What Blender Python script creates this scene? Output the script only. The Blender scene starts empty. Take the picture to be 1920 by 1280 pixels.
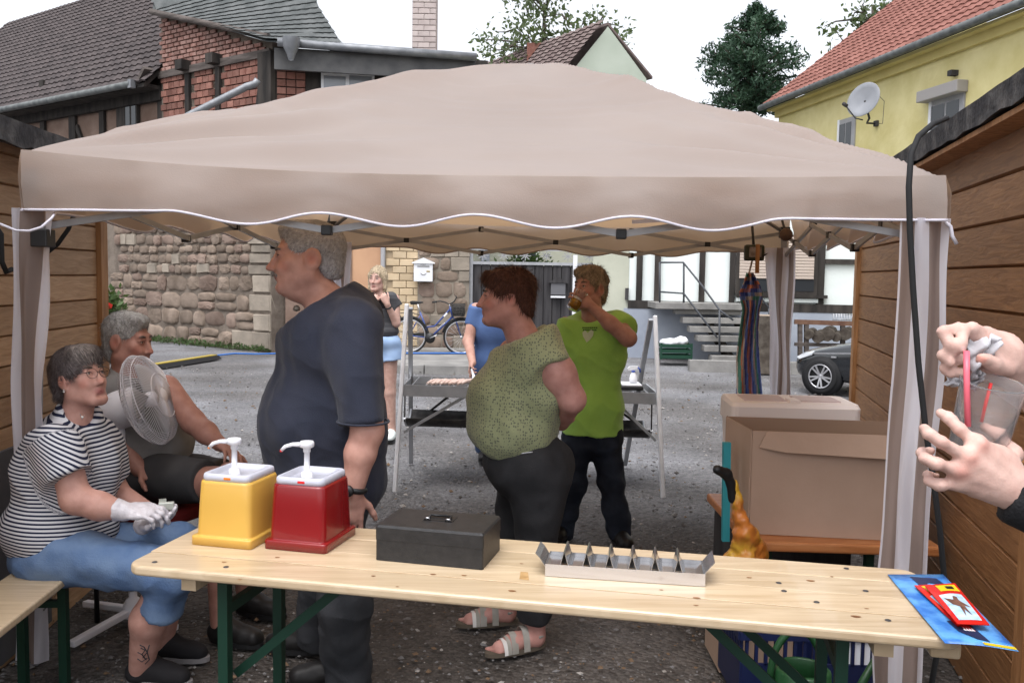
import bpy, bmesh, math, random
import numpy as np
from mathutils import Vector, Matrix
random.seed(7); RNG = np.random.default_rng(7)
scene = bpy.context.scene; COL = scene.collection
R_ = math.radians
# ------------------------------------------------------------------ camera
FPX, PIT, ROL, HC = 1690.0, R_(4.2), R_(0.9), 1.6
cam_d = bpy.data.cameras.new('camera'); cam = bpy.data.objects.new('camera', cam_d); COL.objects.link(cam)
cam_d.sensor_width = 36.0; cam_d.lens = FPX / 1920 * 36.0; cam_d.clip_start = 0.05; cam_d.clip_end = 3000
cam.matrix_world = Matrix.Translation((0, 0, HC)) @ Matrix.Rotation(R_(90) - PIT, 4, 'X') @ Matrix.Rotation(ROL, 4, 'Z')
scene.camera = cam
# ------------------------------------------------------------------ sky, sun, exposure
world = bpy.data.worlds.new('World'); scene.world = world; world.use_nodes = True
wn = world.node_tree.nodes; wl = world.node_tree.links; wn.clear()
sky = wn.new('ShaderNodeTexSky'); sky.sky_type = 'NISHITA'; sky.sun_disc = False
sky.sun_elevation = R_(66); sky.sun_rotation = R_(200); sky.air_density = 1.0; sky.dust_density = 4.0; sky.ozone_density = 1.0
hs = wn.new('ShaderNodeHueSaturation'); hs.inputs['Saturation'].default_value = 0.16
tint = wn.new('ShaderNodeMixRGB'); tint.blend_type = 'MULTIPLY'; tint.inputs[0].default_value = 1.0; tint.inputs[2].default_value = (0.985, 0.99, 1.015, 1)
bg = wn.new('ShaderNodeBackground'); bg.inputs['Strength'].default_value = 0.15
wo = wn.new('ShaderNodeOutputWorld')
wl.new(sky.outputs[0], hs.inputs['Color']); wl.new(hs.outputs[0], tint.inputs[1]); wl.new(tint.outputs[0], bg.inputs['Color']); wl.new(bg.outputs[0], wo.inputs['Surface'])
sun_d = bpy.data.lights.new('sun', 'SUN'); sun_d.energy = 0.5; sun_d.angle = R_(50); sun_d.color = (1.0, 0.96, 0.92)
sun = bpy.data.objects.new('sun', sun_d); COL.objects.link(sun)
az = R_(200); el = R_(66)
sdir = Vector((math.sin(az) * math.cos(el), math.cos(az) * math.cos(el), math.sin(el)))
sun.rotation_euler = sdir.to_track_quat('Z', 'Y').to_euler(); sun.location = sdir * 60
vs = scene.view_settings; vs.view_transform = 'Standard'; vs.look = 'None'; vs.gamma = 1.0; vs.use_curve_mapping = False; vs.exposure = 1.16
scene.render.engine = 'CYCLES'

# ------------------------------------------------------------------ pixel rays (photo is 1920 x 1280): a point of the place at distance y, or on a level z
def ray(px, py):
    a, b = px - 960.0, py - 640.0
    cr, sr = math.cos(ROL), math.sin(ROL)
    X = cr * a + sr * b; Y = -sr * a + cr * b
    c, s = math.cos(PIT), math.sin(PIT)
    return np.array([X / FPX, c - s * Y / FPX, -s - c * Y / FPX])
O3 = np.array([0, 0, HC])
def P(px, py, y): r = ray(px, py); return r * (y / r[1]) + O3
def G(px, py, z=0.0): r = ray(px, py); return r * ((z - HC) / r[2]) + O3
V3 = lambda *a: np.array(a, float)
def nrm(v): v = np.asarray(v, float); return v / (np.linalg.norm(v) + 1e-12)

# ------------------------------------------------------------------ materials
MATS = {}
def mat(name, col, rough=0.7, col2=None, scale=8.0, stretch=(1, 1, 1), metal=0.0, bump=0.0, bscale=None, spec=0.35, rand=0.0,
        detail=4.0, trans=0.0, ior=1.45, coat=0.0, sheen=0.0, translucent=0.0, tcol=None, contrast=(0.35, 0.65), coords='Object', attr=None, alpha=None, distort=0.0, sss=0.0, rotz=0.0):
    if name in MATS: return MATS[name]
    m = bpy.data.materials.new(name); m.use_nodes = True; MATS[name] = m
    nt = m.node_tree; n = nt.nodes; l = nt.links; b = n['Principled BSDF']
    b.inputs['Roughness'].default_value = rough; b.inputs['Metallic'].default_value = metal
    b.inputs['Specular IOR Level'].default_value = spec; b.inputs['IOR'].default_value = ior
    b.inputs['Transmission Weight'].default_value = trans; b.inputs['Coat Weight'].default_value = coat
    b.inputs['Sheen Weight'].default_value = sheen
    if sss: b.inputs['Subsurface Weight'].default_value = sss; b.inputs['Subsurface Radius'].default_value = (0.012, 0.005, 0.003)
    if alpha is not None: b.inputs['Alpha'].default_value = alpha
    c4 = lambda c: (c[0], c[1], c[2], 1)
    if coords == 'World':
        tc = n.new('ShaderNodeNewGeometry').outputs['Position']
    else:
        tc = n.new('ShaderNodeTexCoord').outputs[coords]
    mp = n.new('ShaderNodeMapping'); mp.inputs['Scale'].default_value = stretch; mp.inputs['Rotation'].default_value = (0, 0, rotz); l.new(tc, mp.inputs['Vector'])
    vec = mp.outputs[0]
    if rand:
        oi = n.new('ShaderNodeObjectInfo'); ad = n.new('ShaderNodeVectorMath'); ad.operation = 'MULTIPLY_ADD'
        ad.inputs[1].default_value = (37, 53, 71)
        l.new(oi.outputs['Random'], ad.inputs[0]); l.new(vec, ad.inputs[2]); vec = ad.outputs[0]
    nz = n.new('ShaderNodeTexNoise'); nz.inputs['Scale'].default_value = scale; nz.inputs['Detail'].default_value = detail; nz.inputs['Distortion'].default_value = distort
    l.new(vec, nz.inputs['Vector'])
    out = None
    if col2 is not None:
        rp = n.new('ShaderNodeValToRGB'); rp.color_ramp.elements[0].position = contrast[0]; rp.color_ramp.elements[1].position = contrast[1]
        rp.color_ramp.elements[0].color = c4(col); rp.color_ramp.elements[1].color = c4(col2)
        l.new(nz.outputs['Fac'], rp.inputs[0]); out = rp.outputs[0]
    if attr:
        at = n.new('ShaderNodeVertexColor'); at.layer_name = attr
        if out is None: out = at.outputs[0]
        else:
            mx = n.new('ShaderNodeMixRGB'); mx.blend_type = 'MULTIPLY'; mx.inputs[0].default_value = 1; l.new(out, mx.inputs[1]); l.new(at.outputs[0], mx.inputs[2]); out = mx.outputs[0]
    if rand:
        hv = n.new('ShaderNodeHueSaturation'); mr = n.new('ShaderNodeMapRange'); mr.inputs['To Min'].default_value = 1 - rand; mr.inputs['To Max'].default_value = 1 + rand
        l.new(oi.outputs['Random'], mr.inputs['Value']); l.new(mr.outputs[0], hv.inputs['Value'])
        if out is None: hv.inputs['Color'].default_value = c4(col)
        else: l.new(out, hv.inputs['Color'])
        out = hv.outputs[0]
    if out is None: b.inputs['Base Color'].default_value = c4(col)
    else: l.new(out, b.inputs['Base Color'])
    if bump:
        bp = n.new('ShaderNodeBump'); bp.inputs['Strength'].default_value = bump; bp.inputs['Distance'].default_value = 0.02
        if bscale:
            n2 = n.new('ShaderNodeTexNoise'); n2.inputs['Scale'].default_value = bscale; n2.inputs['Detail'].default_value = 5; l.new(vec, n2.inputs['Vector']); l.new(n2.outputs['Fac'], bp.inputs['Height'])
        else: l.new(nz.outputs['Fac'], bp.inputs['Height'])
        l.new(bp.outputs[0], b.inputs['Normal'])
    if translucent:
        tr = n.new('ShaderNodeBsdfTranslucent'); tr.inputs[0].default_value = c4(tcol or col)
        mx = n.new('ShaderNodeMixShader'); mx.inputs[0].default_value = translucent
        l.new(b.outputs[0], mx.inputs[1]); l.new(tr.outputs[0], mx.inputs[2]); l.new(mx.outputs[0], n['Material Output'].inputs[0])
    return m

# ------------------------------------------------------------------ objects
def tagp(o, label=None, cat=None, group=None, kind=None):
    if label: o['label'] = label
    if cat: o['category'] = cat
    if group: o['group'] = group
    if kind: o['kind'] = kind
    return o
def thing(name, loc, label, cat, group=None):
    o = bpy.data.objects.new(name, None); COL.objects.link(o); o.location = tuple(float(v) for v in loc); o.empty_display_size = 0.1
    return tagp(o, label, cat, group)
def root_loc(o):
    while o.parent is not None: o = o.parent
    return np.array(o.location)
def link(name, me, parent=None, loc=None):
    o = bpy.data.objects.new(name, me)
    COL.objects.link(o)
    if parent is not None: o.parent = parent
    return o
def mesh_np(name, V, Fq, Ft=None, mats=(), midx=None, smooth=True, colors=None):
    me = bpy.data.meshes.new(name)
    V = np.asarray(V, np.float32); nq = 0 if Fq is None else len(Fq); nt_ = 0 if Ft is None else len(Ft)
    loops = []
    if nq: loops.append(np.asarray(Fq, np.int32).ravel())
    if nt_: loops.append(np.asarray(Ft, np.int32).ravel())
    loops = np.concatenate(loops)
    me.vertices.add(len(V)); me.vertices.foreach_set('co', V.ravel())
    me.loops.add(len(loops)); me.loops.foreach_set('vertex_index', loops)
    me.polygons.add(nq + nt_)
    st = np.concatenate([np.arange(nq) * 4, nq * 4 + np.arange(nt_) * 3]).astype(np.int32)
    me.polygons.foreach_set('loop_start', st)
    if midx is not None: me.polygons.foreach_set('material_index', np.asarray(midx, np.int32))
    me.update(calc_edges=True)
    me.polygons.foreach_set('use_smooth', np.full(nq + nt_, smooth))
    for m in mats: me.materials.append(m)
    if colors is not None:
        ca = me.color_attributes.new('Col', 'FLOAT_COLOR', 'POINT')
        c = np.concatenate([np.asarray(colors, np.float32), np.ones((len(V), 1), np.float32)], 1); ca.data.foreach_set('color', c.ravel())
    return me

class MB:
    """collects shapes into one mesh"""
    def __init__(s, M=None): s.v = []; s.f = []; s.mi = []; s.sm = []; s.M = M; s.cur = 0
    def add(s, vs, fs, smooth=False):
        o = len(s.v)
        for p in vs:
            p = Vector([float(c) for c in p])
            if s.M is not None: p = s.M @ p
            s.v.append(tuple(p))
        for f in fs: s.f.append([o + i for i in f]); s.mi.append(s.cur); s.sm.append(smooth)
        return s
    def box(s, c, size, rz=0.0, R=None, taper=1.0, bev=0.0):
        hx, hy, hz = size[0] / 2, size[1] / 2, size[2] / 2
        vs = []
        for z, t in ((-hz, 1), (hz, taper)):
            for x, y in ((-hx, -hy), (hx, -hy), (hx, hy), (-hx, hy)): vs.append(Vector((x * t, y * t, z)))
        if R is None: R = Matrix.Rotation(rz, 3, 'Z')
        vs = [R @ v + Vector([float(q) for q in c]) for v in vs]
        return s.add(vs, [(0, 3, 2, 1), (4, 5, 6, 7), (0, 1, 5, 4), (1, 2, 6, 5), (2, 3, 7, 6), (3, 0, 4, 7)])
    def bar(s, a, b, w, h=None, up=(0, 0, 1)):
        h = h or w; a = Vector([float(q) for q in a]); b = Vector([float(q) for q in b]); d = (b - a); L = d.length; d = d.normalized() if L > 1e-9 else Vector((0, 0, 1))
        u = Vector(up); 
        if abs(d.dot(u)) > 0.99: u = Vector((0, 1, 0))
        x = d.cross(u).normalized(); y = x.cross(d).normalized()
        vs = []
        for p in (a, b):
            for i, j in ((-1, -1), (1, -1), (1, 1), (-1, 1)): vs.append(p + x * (i * w / 2) + y * (j * h / 2))
        return s.add(vs, [(0, 3, 2, 1), (4, 5, 6, 7), (0, 1, 5, 4), (1, 2, 6, 5), (2, 3, 7, 6), (3, 0, 4, 7)])
    def tube(s, pts, r, n=8, cap=True):
        pts = [Vector([float(q) for q in p]) for p in pts]; k = len(pts)
        rs = r if hasattr(r, '__len__') else [r] * k
        vs = []; prev = None
        for i, p in enumerate(pts):
            d = (pts[min(i + 1, k - 1)] - pts[max(i - 1, 0)])
            d = d.normalized() if d.length > 1e-9 else Vector((0, 0, 1))
            if prev is None:
                u = Vector((0, 0, 1)) if abs(d.z) < 0.95 else Vector((1, 0, 0)); x = d.cross(u).normalized()
            else:
                x = (prev - d * prev.dot(d)); x = x.normalized() if x.length > 1e-6 else d.orthogonal().normalized()
            prev = x; y = d.cross(x)
            for j in range(n):
                a = 2 * math.pi * j / n; vs.append(p + x * (math.cos(a) * rs[i]) + y * (math.sin(a) * rs[i]))
        fs = []
        for i in range(k - 1):
            for j in range(n): fs.append((i * n + j, i * n + (j + 1) % n, (i + 1) * n + (j + 1) % n, (i + 1) * n + j))
        s.add(vs, fs, True)
        if cap:
            o = len(s.v) - len(vs)
            s.f.append([o + j for j in range(n)][::-1]); s.f.append([o + (k - 1) * n + j for j in range(n)]); s.mi += [s.cur] * 2; s.sm += [False] * 2
        return s
    def lathe(s, prof, c, axis=(0, 0, 1), n=20, smooth=True):
        ax = Vector(axis).normalized(); u = ax.orthogonal().normalized(); w = ax.cross(u); c = Vector([float(q) for q in c])
        vs = []
        for r, z in prof:
            for j in range(n):
                a = 2 * math.pi * j / n; vs.append(c + ax * z + u * (r * math.cos(a)) + w * (r * math.sin(a)))
        fs = []
        for i in range(len(prof) - 1):
            for j in range(n): fs.append((i * n + j, i * n + (j + 1) % n, (i + 1) * n + (j + 1) % n, (i + 1) * n + j))
        return s.add(vs, fs, smooth)
    def prism(s, pts, off):
        """closed polygon (3-D points) pushed along off"""
        n = len(pts); a = [Vector([float(q) for q in p]) for p in pts]; off = Vector([float(q) for q in off]); vs = a + [p + off for p in a]
        fs = [tuple(range(n))[::-1], tuple(range(n, 2 * n))] + [(i, (i + 1) % n, n + (i + 1) % n, n + i) for i in range(n)]
        return s.add(vs, fs)
    def grid(s, fn, nu, nv, smooth=True):
        vs = [fn(i / nu, j / nv) for j in range(nv + 1) for i in range(nu + 1)]
        fs = [(j * (nu + 1) + i, j * (nu + 1) + i + 1, (j + 1) * (nu + 1) + i + 1, (j + 1) * (nu + 1) + i) for j in range(nv) for i in range(nu)]
        return s.add(vs, fs, smooth)
    def build(s, name, m, parent=None, bevel=0.0, solid=0.0, sub=0, segs=2):
        off = root_loc(parent) if parent is not None else np.zeros(3)
        me = bpy.data.meshes.new(name)
        me.from_pydata([tuple(np.array(p) - off) for p in s.v], [], s.f)
        for mm in (m if isinstance(m, (list, tuple)) else [m]): me.materials.append(mm)
        me.polygons.foreach_set('material_index', s.mi); me.polygons.foreach_set('use_smooth', s.sm)
        bm = bmesh.new(); bm.from_mesh(me); bmesh.ops.recalc_face_normals(bm, faces=bm.faces); bm.to_mesh(me); bm.free(); me.update()
        o = link(name, me, parent)
        if solid:
            md = o.modifiers.new('solid', 'SOLIDIFY'); md.thickness = solid; md.offset = 0
        if bevel:
            md = o.modifiers.new('bevel', 'BEVEL'); md.width = bevel; md.segments = segs; md.limit_method = 'ANGLE'; md.angle_limit = R_(40)
            md.harden_normals = False
        if sub:
            md = o.modifiers.new('sub', 'SUBSURF'); md.levels = sub; md.render_levels = sub
        return o
# unit pieces that share mesh data
_unit = {}
def unit_mesh(key, m, cham=(0.03, 0.1, 0.1), rough=0.0, seed=0):
    k = (key, m.name, seed)
    if k in _unit: return _unit[k]
    bm = bmesh.new(); bmesh.ops.create_cube(bm, size=1.0)
    rnd = random.Random(seed)
    # chamfer the four front (-y) edges by insetting the front face
    front = [f for f in bm.faces if f.normal.y < -0.9]
    r = bmesh.ops.inset_individual(bm, faces=front, thickness=0.0)
    for v in front[0].verts: v.co.x *= 1 - 2 * cham[0]; v.co.z *= 1 - 2 * cham[2]
    back = [v for v in bm.verts if v.co.y < -0.49 and v not in front[0].verts[:]]
    for v in back: v.co.y = -0.5 + cham[1]
    if rough:
        for v in bm.verts:
            v.co += Vector((rnd.uniform(-rough, rough), rnd.uniform(-rough, rough) * 0.6, rnd.uniform(-rough, rough)))
    me = bpy.data.meshes.new(key); bm.to_mesh(me); bm.free(); me.materials.append(m); _unit[k] = me
    return me
def piece(name, me, parent, loc, size, rz=0.0, rot=None):
    """a piece (board, stone, tile) sharing a unit mesh; loc is in the world"""
    o = bpy.data.objects.new(name, me); COL.objects.link(o)
    off = root_loc(parent) if parent is not None else np.zeros(3)
    if parent is not None: o.parent = parent
    o.location = tuple(np.asarray(loc, float) - off); o.scale = tuple(float(q) for q in size)
    o.rotation_euler = rot if rot is not None else (0, 0, rz)
    return o

# ------------------------------------------------------------------ noise and signed-distance modelling (people, cloth, soft things)
_lat = np.random.default_rng(3).random((32, 32, 32)).astype(np.float32)
def vnoise(p, scale=1.0, seed=0):
    q = np.asarray(p) * scale + seed * 7.31
    i = np.floor(q).astype(int); f = q - i; f = f * f * (3 - 2 * f); r = 0
    for a in (0, 1):
        for b in (0, 1):
            for c in (0, 1):
                w = (f[:, 0] if a else 1 - f[:, 0]) * (f[:, 1] if b else 1 - f[:, 1]) * (f[:, 2] if c else 1 - f[:, 2])
                r = r + w * _lat[(i[:, 0] + a) % 32, (i[:, 1] + b) % 32, (i[:, 2] + c) % 32]
    return r - 0.5
from mathutils.bvhtree import BVHTree
def surf_fn(o):
    """where the sight line of a photo pixel meets an object's mesh"""
    off = root_loc(o); me = o.data; V = [tuple(np.array(v.co) + off) for v in me.vertices]
    bv = BVHTree.FromPolygons(V, [tuple(p.vertices) for p in me.polygons])
    def f(px, py, lift=.0015):
        r = nrm(ray(px, py)); h = bv.ray_cast(Vector(O3), Vector(r), 40)
        return None if h[0] is None else np.array(h[0]) - r * lift
    return f
class SDF:
    def __init__(s, lo, hi, h):
        s.lo = np.asarray(lo, float); s.h = h; n = np.ceil((np.asarray(hi) - s.lo) / h).astype(int) + 1
        s.F = np.full(n, 1.0, np.float32); s.n = n
    def _sub(s, lo, hi):
        a = np.clip(np.floor((lo - s.lo) / s.h).astype(int), 0, s.n); b = np.clip(np.ceil((hi - s.lo) / s.h).astype(int) + 1, 0, s.n)
        if np.any(b <= a): return None, None
        sl = tuple(slice(a[i], b[i]) for i in range(3))
        ax = [(s.lo[i] + s.h * np.arange(a[i], b[i])).astype(np.float32) for i in range(3)]
        return sl, (ax[0][:, None, None], ax[1][None, :, None], ax[2][None, None, :])
    def _mix(s, sl, d, k, op):
        a = s.F[sl]; d = d.astype(np.float32)
        if op == 'sub':
            d = -d
            if k <= 0: s.F[sl] = np.maximum(a, d); return
            h = np.clip(0.5 + 0.5 * (a - d) / k, 0, 1)
            s.F[sl] = d * (1 - h) + a * h + k * h * (1 - h); return
        if k <= 0: s.F[sl] = np.minimum(a, d); return
        h = np.clip(0.5 + 0.5 * (d - a) / k, 0, 1)
        s.F[sl] = d * (1 - h) + a * h - k * h * (1 - h)
    def rc(s, a, b, ra, rb, k=0.02, op='add', capa=False, capb=False, flat=None):
        a = np.asarray(a, float); b = np.asarray(b, float); R = max(ra, rb); pad = R + k + 3 * s.h + 0.01
        sl, X = s._sub(np.minimum(a, b) - pad, np.maximum(a, b) + pad)
        if sl is None: return s
        ab = b - a; L2 = max(ab @ ab, 1e-9); L = math.sqrt(L2)
        t = ((X[0] - a[0]) * ab[0] + (X[1] - a[1]) * ab[1] + (X[2] - a[2]) * ab[2]) / L2
        tc = np.clip(t, 0, 1)
        d = np.sqrt((X[0] - a[0] - tc * ab[0]) ** 2 + (X[1] - a[1] - tc * ab[1]) ** 2 + (X[2] - a[2] - tc * ab[2]) ** 2) - (ra + (rb - ra) * tc)
        if capb: d = np.maximum(d, (t - 1) * L)
        if capa: d = np.maximum(d, -t * L)
        s._mix(sl, d, k, op); return s
    def chain(s, pts, rs, k=0.02, op='add', capb=False):
        for i in range(len(pts) - 1): s.rc(pts[i], pts[i + 1], rs[i], rs[i + 1], k, op, capb=capb and i == len(pts) - 2)
        return s
    def ell(s, c, r, R=None, k=0.03, op='add'):
        c = np.asarray(c, float); r = np.asarray(r, float); pad = r.max() + k + 3 * s.h + 0.01
        sl, X = s._sub(c - pad, c + pad)
        if sl is None: return s
        x, y, z = X[0] - c[0], X[1] - c[1], X[2] - c[2]
        if R is None: q = (x, y, z)
        else: q = tuple(x * R[0, i] + y * R[1, i] + z * R[2, i] for i in range(3))
        k0 = np.sqrt((q[0] / r[0]) ** 2 + (q[1] / r[1]) ** 2 + (q[2] / r[2]) ** 2)
        k1 = np.sqrt((q[0] / r[0] ** 2) ** 2 + (q[1] / r[1] ** 2) ** 2 + (q[2] / r[2] ** 2) ** 2) + 1e-6
        s._mix(sl, k0 * (k0 - 1) / k1, k, op); return s
    def cut(s, p, n):
        """remove the side that n points to"""
        n = nrm(n); sl, X = s._sub(s.lo, s.lo + s.h * s.n)
        d = (X[0] - p[0]) * n[0] + (X[1] - p[1]) * n[1] + (X[2] - p[2]) * n[2]
        s.F = np.maximum(s.F, d.astype(np.float32)); return s
    def mesh(s):
        F = s.F; F[0] = F[-1] = 1; F[:, 0] = F[:, -1] = 1; F[:, :, 0] = F[:, :, -1] = 1
        S = F < 0
        c = np.zeros(tuple(n - 1 for n in S.shape), np.int8)
        for i in (0, 1):
            for j in (0, 1):
                for k in (0, 1): c += S[i:S.shape[0] - 1 + i, j:S.shape[1] - 1 + j, k:S.shape[2] - 1 + k]
        act = (c > 0) & (c < 8); I = np.argwhere(act)
        idx = np.full(act.shape, -1, np.int32); idx[act] = np.arange(len(I))
        acc = np.zeros((len(I), 3)); cnt = np.zeros(len(I))
        val = {}
        for i in (0, 1):
            for j in (0, 1):
                for k in (0, 1): val[(i, j, k)] = F[I[:, 0] + i, I[:, 1] + j, I[:, 2] + k]
        for ax in range(3):
            o = [q for q in range(3) if q != ax]
            for a in (0, 1):
                for b in (0, 1):
                    p0 = [0, 0, 0]; p0[o[0]] = a; p0[o[1]] = b; p1 = list(p0); p1[ax] = 1
                    va, vb = val[tuple(p0)], val[tuple(p1)]; m = (va < 0) != (vb < 0)
                    t = va[m] / (va[m] - vb[m]); q = np.tile(np.array(p0, float), (m.sum(), 1)); q[:, ax] = t
                    acc[m] += q; cnt[m] += 1
        V = s.lo + s.h * (I + acc / cnt[:, None])
        Q = []
        for ax in range(3):
            o = [q for q in range(3) if q != ax]
            sa = [slice(None)] * 3; sb = [slice(None)] * 3; sa[ax] = slice(0, -1); sb[ax] = slice(1, None)
            A, B = S[tuple(sa)], S[tuple(sb)]
            E = np.argwhere(A != B); inside = A[tuple(E.T)]
            def cell(d0, d1):
                e = E.copy(); e[:, o[0]] += d0; e[:, o[1]] += d1; return idx[tuple(e.T)]
            q = np.stack([cell(-1, -1), cell(0, -1), cell(0, 0), cell(-1, 0)], 1)
            flip = inside if ax != 1 else ~inside
            q[~flip] = q[~flip][:, ::-1]
            Q.append(q)
        return V, np.concatenate(Q)
def vnormals(V, Q):
    e = np.cross(V[Q[:, 2]] - V[Q[:, 0]], V[Q[:, 3]] - V[Q[:, 1]]); N = np.zeros_like(V)
    for i in range(4): np.add.at(N, Q[:, i], e)
    return N / (np.linalg.norm(N, axis=1, keepdims=True) + 1e-12)
def smooth_v(V, Q, it=1, lam=0.5):
    for _ in range(it):
        A = np.zeros_like(V); C = np.zeros(len(V))
        for i in range(4):
            np.add.at(A, Q[:, i], V[Q[:, (i + 1) % 4]]); np.add.at(A, Q[:, i], V[Q[:, (i + 3) % 4]]); np.add.at(C, Q[:, i], 2)
        V = V + lam * (A / C[:, None] - V)
    return V
def soft(name, S, m, parent, folds=None, paint=None, base=(1, 1, 1), smooth=1, strands=None):
    """mesh of a signed-distance field as an object; folds=[(amp, scale3, seed)], paint=[(centre, radius, colour)]"""
    V, Q = S.mesh()
    if smooth: V = smooth_v(V, Q, smooth)
    N = vnormals(V, Q)
    if folds:
        d = 0
        for amp, sc, seed in folds:
            if seed < 0:            # sharp creases running on a slant
                Vr = V @ np.array([[.8, .0, .45], [.1, 1, -.3], [-.5, .2, .8]]); d = d + amp * 2 * (.22 - np.sqrt(np.abs(vnoise(Vr, np.asarray(sc, float), -seed)) * .35 + 1e-4))
            else: d = d + amp * 2 * vnoise(V, np.asarray(sc, float), seed)
        V = V + N * d[:, None]
    col = None
    if paint is not None:
        col = np.tile(np.array(base, float), (len(V), 1))
        for c, r, cc in paint:
            w = np.clip(1.5 - 1.5 * np.linalg.norm((V - np.asarray(c)) / np.asarray(r), axis=1), 0, 1)[:, None]; col = col * (1 - w) + w * np.array(cc)
    T = None
    if strands:
        V, T, col = strands(V, N, Q, col)
    off = root_loc(parent) if parent is not None else np.zeros(3)
    me = mesh_np(name, V - off, Q, T, mats=[m], colors=col)
    return link(name, me, parent)
# ================================================================== MATERIALS OF THE PLACE
m_stone = mat('sandstone', (0.155, 0.118, 0.090), 0.9, (0.25, 0.195, 0.155), 3.2, rand=0.25, bump=0.6, bscale=14, coords='World', detail=6)
m_stone2 = mat('pale_sandstone', (0.22, 0.19, 0.155), 0.9, (0.31, 0.265, 0.215), 3.0, rand=0.2, bump=0.5, bscale=14, coords='World', detail=6)
m_mortar = mat('mortar', (0.13, 0.105, 0.085), 0.95, (0.20, 0.165, 0.135), 5, bump=0.6, bscale=25, coords='World')
m_brick = mat('clay_brick', (0.175, 0.075, 0.057), 0.9, (0.25, 0.125, 0.098), 4, rand=0.35, bump=0.4, bscale=30, coords='World')
m_brickp = mat('weathered_brick', (0.22, 0.11, 0.088), 0.9, (0.33, 0.205, 0.175), 5, rand=0.3, bump=0.4, bscale=30, coords='World')
m_timber = mat('black_timber', (0.018, 0.016, 0.015), 0.85, (0.05, 0.043, 0.038), 6, stretch=(1, 1, 0.2), bump=0.4, bscale=20, coords='World', rand=0.2)
m_timberg = mat('grey_timber', (0.06, 0.05, 0.045), 0.9, (0.13, 0.11, 0.10), 6, stretch=(.3, .3, 2), bump=0.5, bscale=20, coords='World')
m_plaster_old = mat('old_plaster', (0.16, 0.105, 0.08), 0.95, (0.24, 0.17, 0.135), 1.8, bump=0.5, bscale=12, coords='World', detail=8)
m_pantile = mat('brown_pantile', (0.042, 0.034, 0.034), 0.75, (0.078, 0.063, 0.062), 4, bump=0.3, bscale=20, coords='World', detail=6)
m_slate = mat('grey_slate', (0.07, 0.078, 0.078), 0.75, (0.12, 0.128, 0.128), 3.5, bump=0.3, bscale=20, coords='World', detail=6)
m_redtile = mat('red_roof_tile', (0.17, 0.068, 0.052), 0.85, (0.27, 0.12, 0.096), 3, bump=0.3, bscale=20, coords='World', detail=6)
m_zinc = mat('zinc', (0.20, 0.21, 0.225), 0.55, (0.28, 0.29, 0.305), 6, metal=0.6, coords='World')
m_dgutter = mat('weathered_gutter', (0.10, 0.11, 0.11), 0.6, (0.17, 0.18, 0.18), 6, metal=0.3, coords='World')
m_yellow = mat('yellow_render', (0.63, 0.55, 0.25), 0.95, (0.74, 0.66, 0.345), 1.6, bump=0.5, bscale=9, coords='World', detail=8)
m_yellow2 = mat('yellow_cornice', (0.56, 0.47, 0.19), 0.95, (0.62, 0.53, 0.23), 1.5, coords='World')
m_grey_trim = mat('grey_trim', (0.30, 0.30, 0.31), 0.8, (0.36, 0.36, 0.37), 4, coords='World')
m_glass_d = mat('window_glass', (0.03, 0.035, 0.04), 0.08, spec=0.6)
m_glass_l = mat('pale_window_glass', (0.28, 0.30, 0.33), 0.15, spec=0.6)
m_white = mat('white_paint', (0.72, 0.73, 0.76), 0.55, (0.78, 0.79, 0.82), 5, coords='World')
m_offwhite = mat('limewash_white', (0.72, 0.78, 0.76), 0.9, (0.78, 0.83, 0.81), 1.5, coords='World', bump=.15, bscale=15)
m_plinth = mat('blue_grey_plinth', (0.27, 0.30, 0.36), 0.9, (0.36, 0.39, 0.44), 1.2, coords='World', bump=0.3, bscale=10, detail=8)
m_beige = mat('pale_green_render', (0.42, 0.43, 0.35), 0.95, (0.48, 0.49, 0.40), 1.3, coords='World', bump=0.3, bscale=8)
m_gate = mat('weathered_gate_boards', (0.032, 0.03, 0.032), 0.85, (0.058, 0.055, 0.057), 5, stretch=(3, 3, .3), coords='World', rand=0.08)
m_galv = mat('galvanised_steel', (0.42, 0.43, 0.45), 0.4, (0.52, 0.53, 0.55), 9, metal=0.85)
m_alu = mat('brushed_aluminium', (0.68, 0.69, 0.72), 0.4, (0.78, 0.79, 0.82), 60, stretch=(1, 1, 0.05), metal=0.4)
m_steel_d = mat('sooty_steel', (0.035, 0.034, 0.034), 0.6, (0.09, 0.085, 0.08), 12, metal=0.5, bump=0.2)
m_peach = mat('peach_door', (0.48, 0.28, 0.17), 0.8, (0.55, 0.33, 0.20), 2, coords='World')
m_ytile = mat('cream_brick', (0.50, 0.385, 0.245), 0.85, (0.57, 0.45, 0.30), 4, rand=0.12, coords='World')
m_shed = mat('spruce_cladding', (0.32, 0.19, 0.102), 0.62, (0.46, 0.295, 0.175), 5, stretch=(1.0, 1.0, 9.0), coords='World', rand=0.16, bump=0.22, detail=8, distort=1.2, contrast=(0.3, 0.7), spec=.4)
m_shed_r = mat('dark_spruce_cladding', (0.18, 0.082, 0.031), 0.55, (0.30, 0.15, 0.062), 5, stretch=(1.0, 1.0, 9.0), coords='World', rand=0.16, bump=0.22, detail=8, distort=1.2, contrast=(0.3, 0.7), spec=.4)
m_shedpost = mat('spruce_post', (0.24, 0.11, 0.04), 0.6, (0.38, 0.19, 0.08), 6, stretch=(6, 6, 0.8), coords='World', bump=0.2)
m_felt = mat('roofing_felt', (0.035, 0.034, 0.036), 0.95, (0.13, 0.125, 0.12), 9, coords='World', bump=0.6, bscale=40, detail=8, contrast=(.45, .75))
m_bark = mat('bark', (0.05, 0.04, 0.032), 0.95, (0.10, 0.085, 0.07), 9, bump=0.6)
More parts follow.
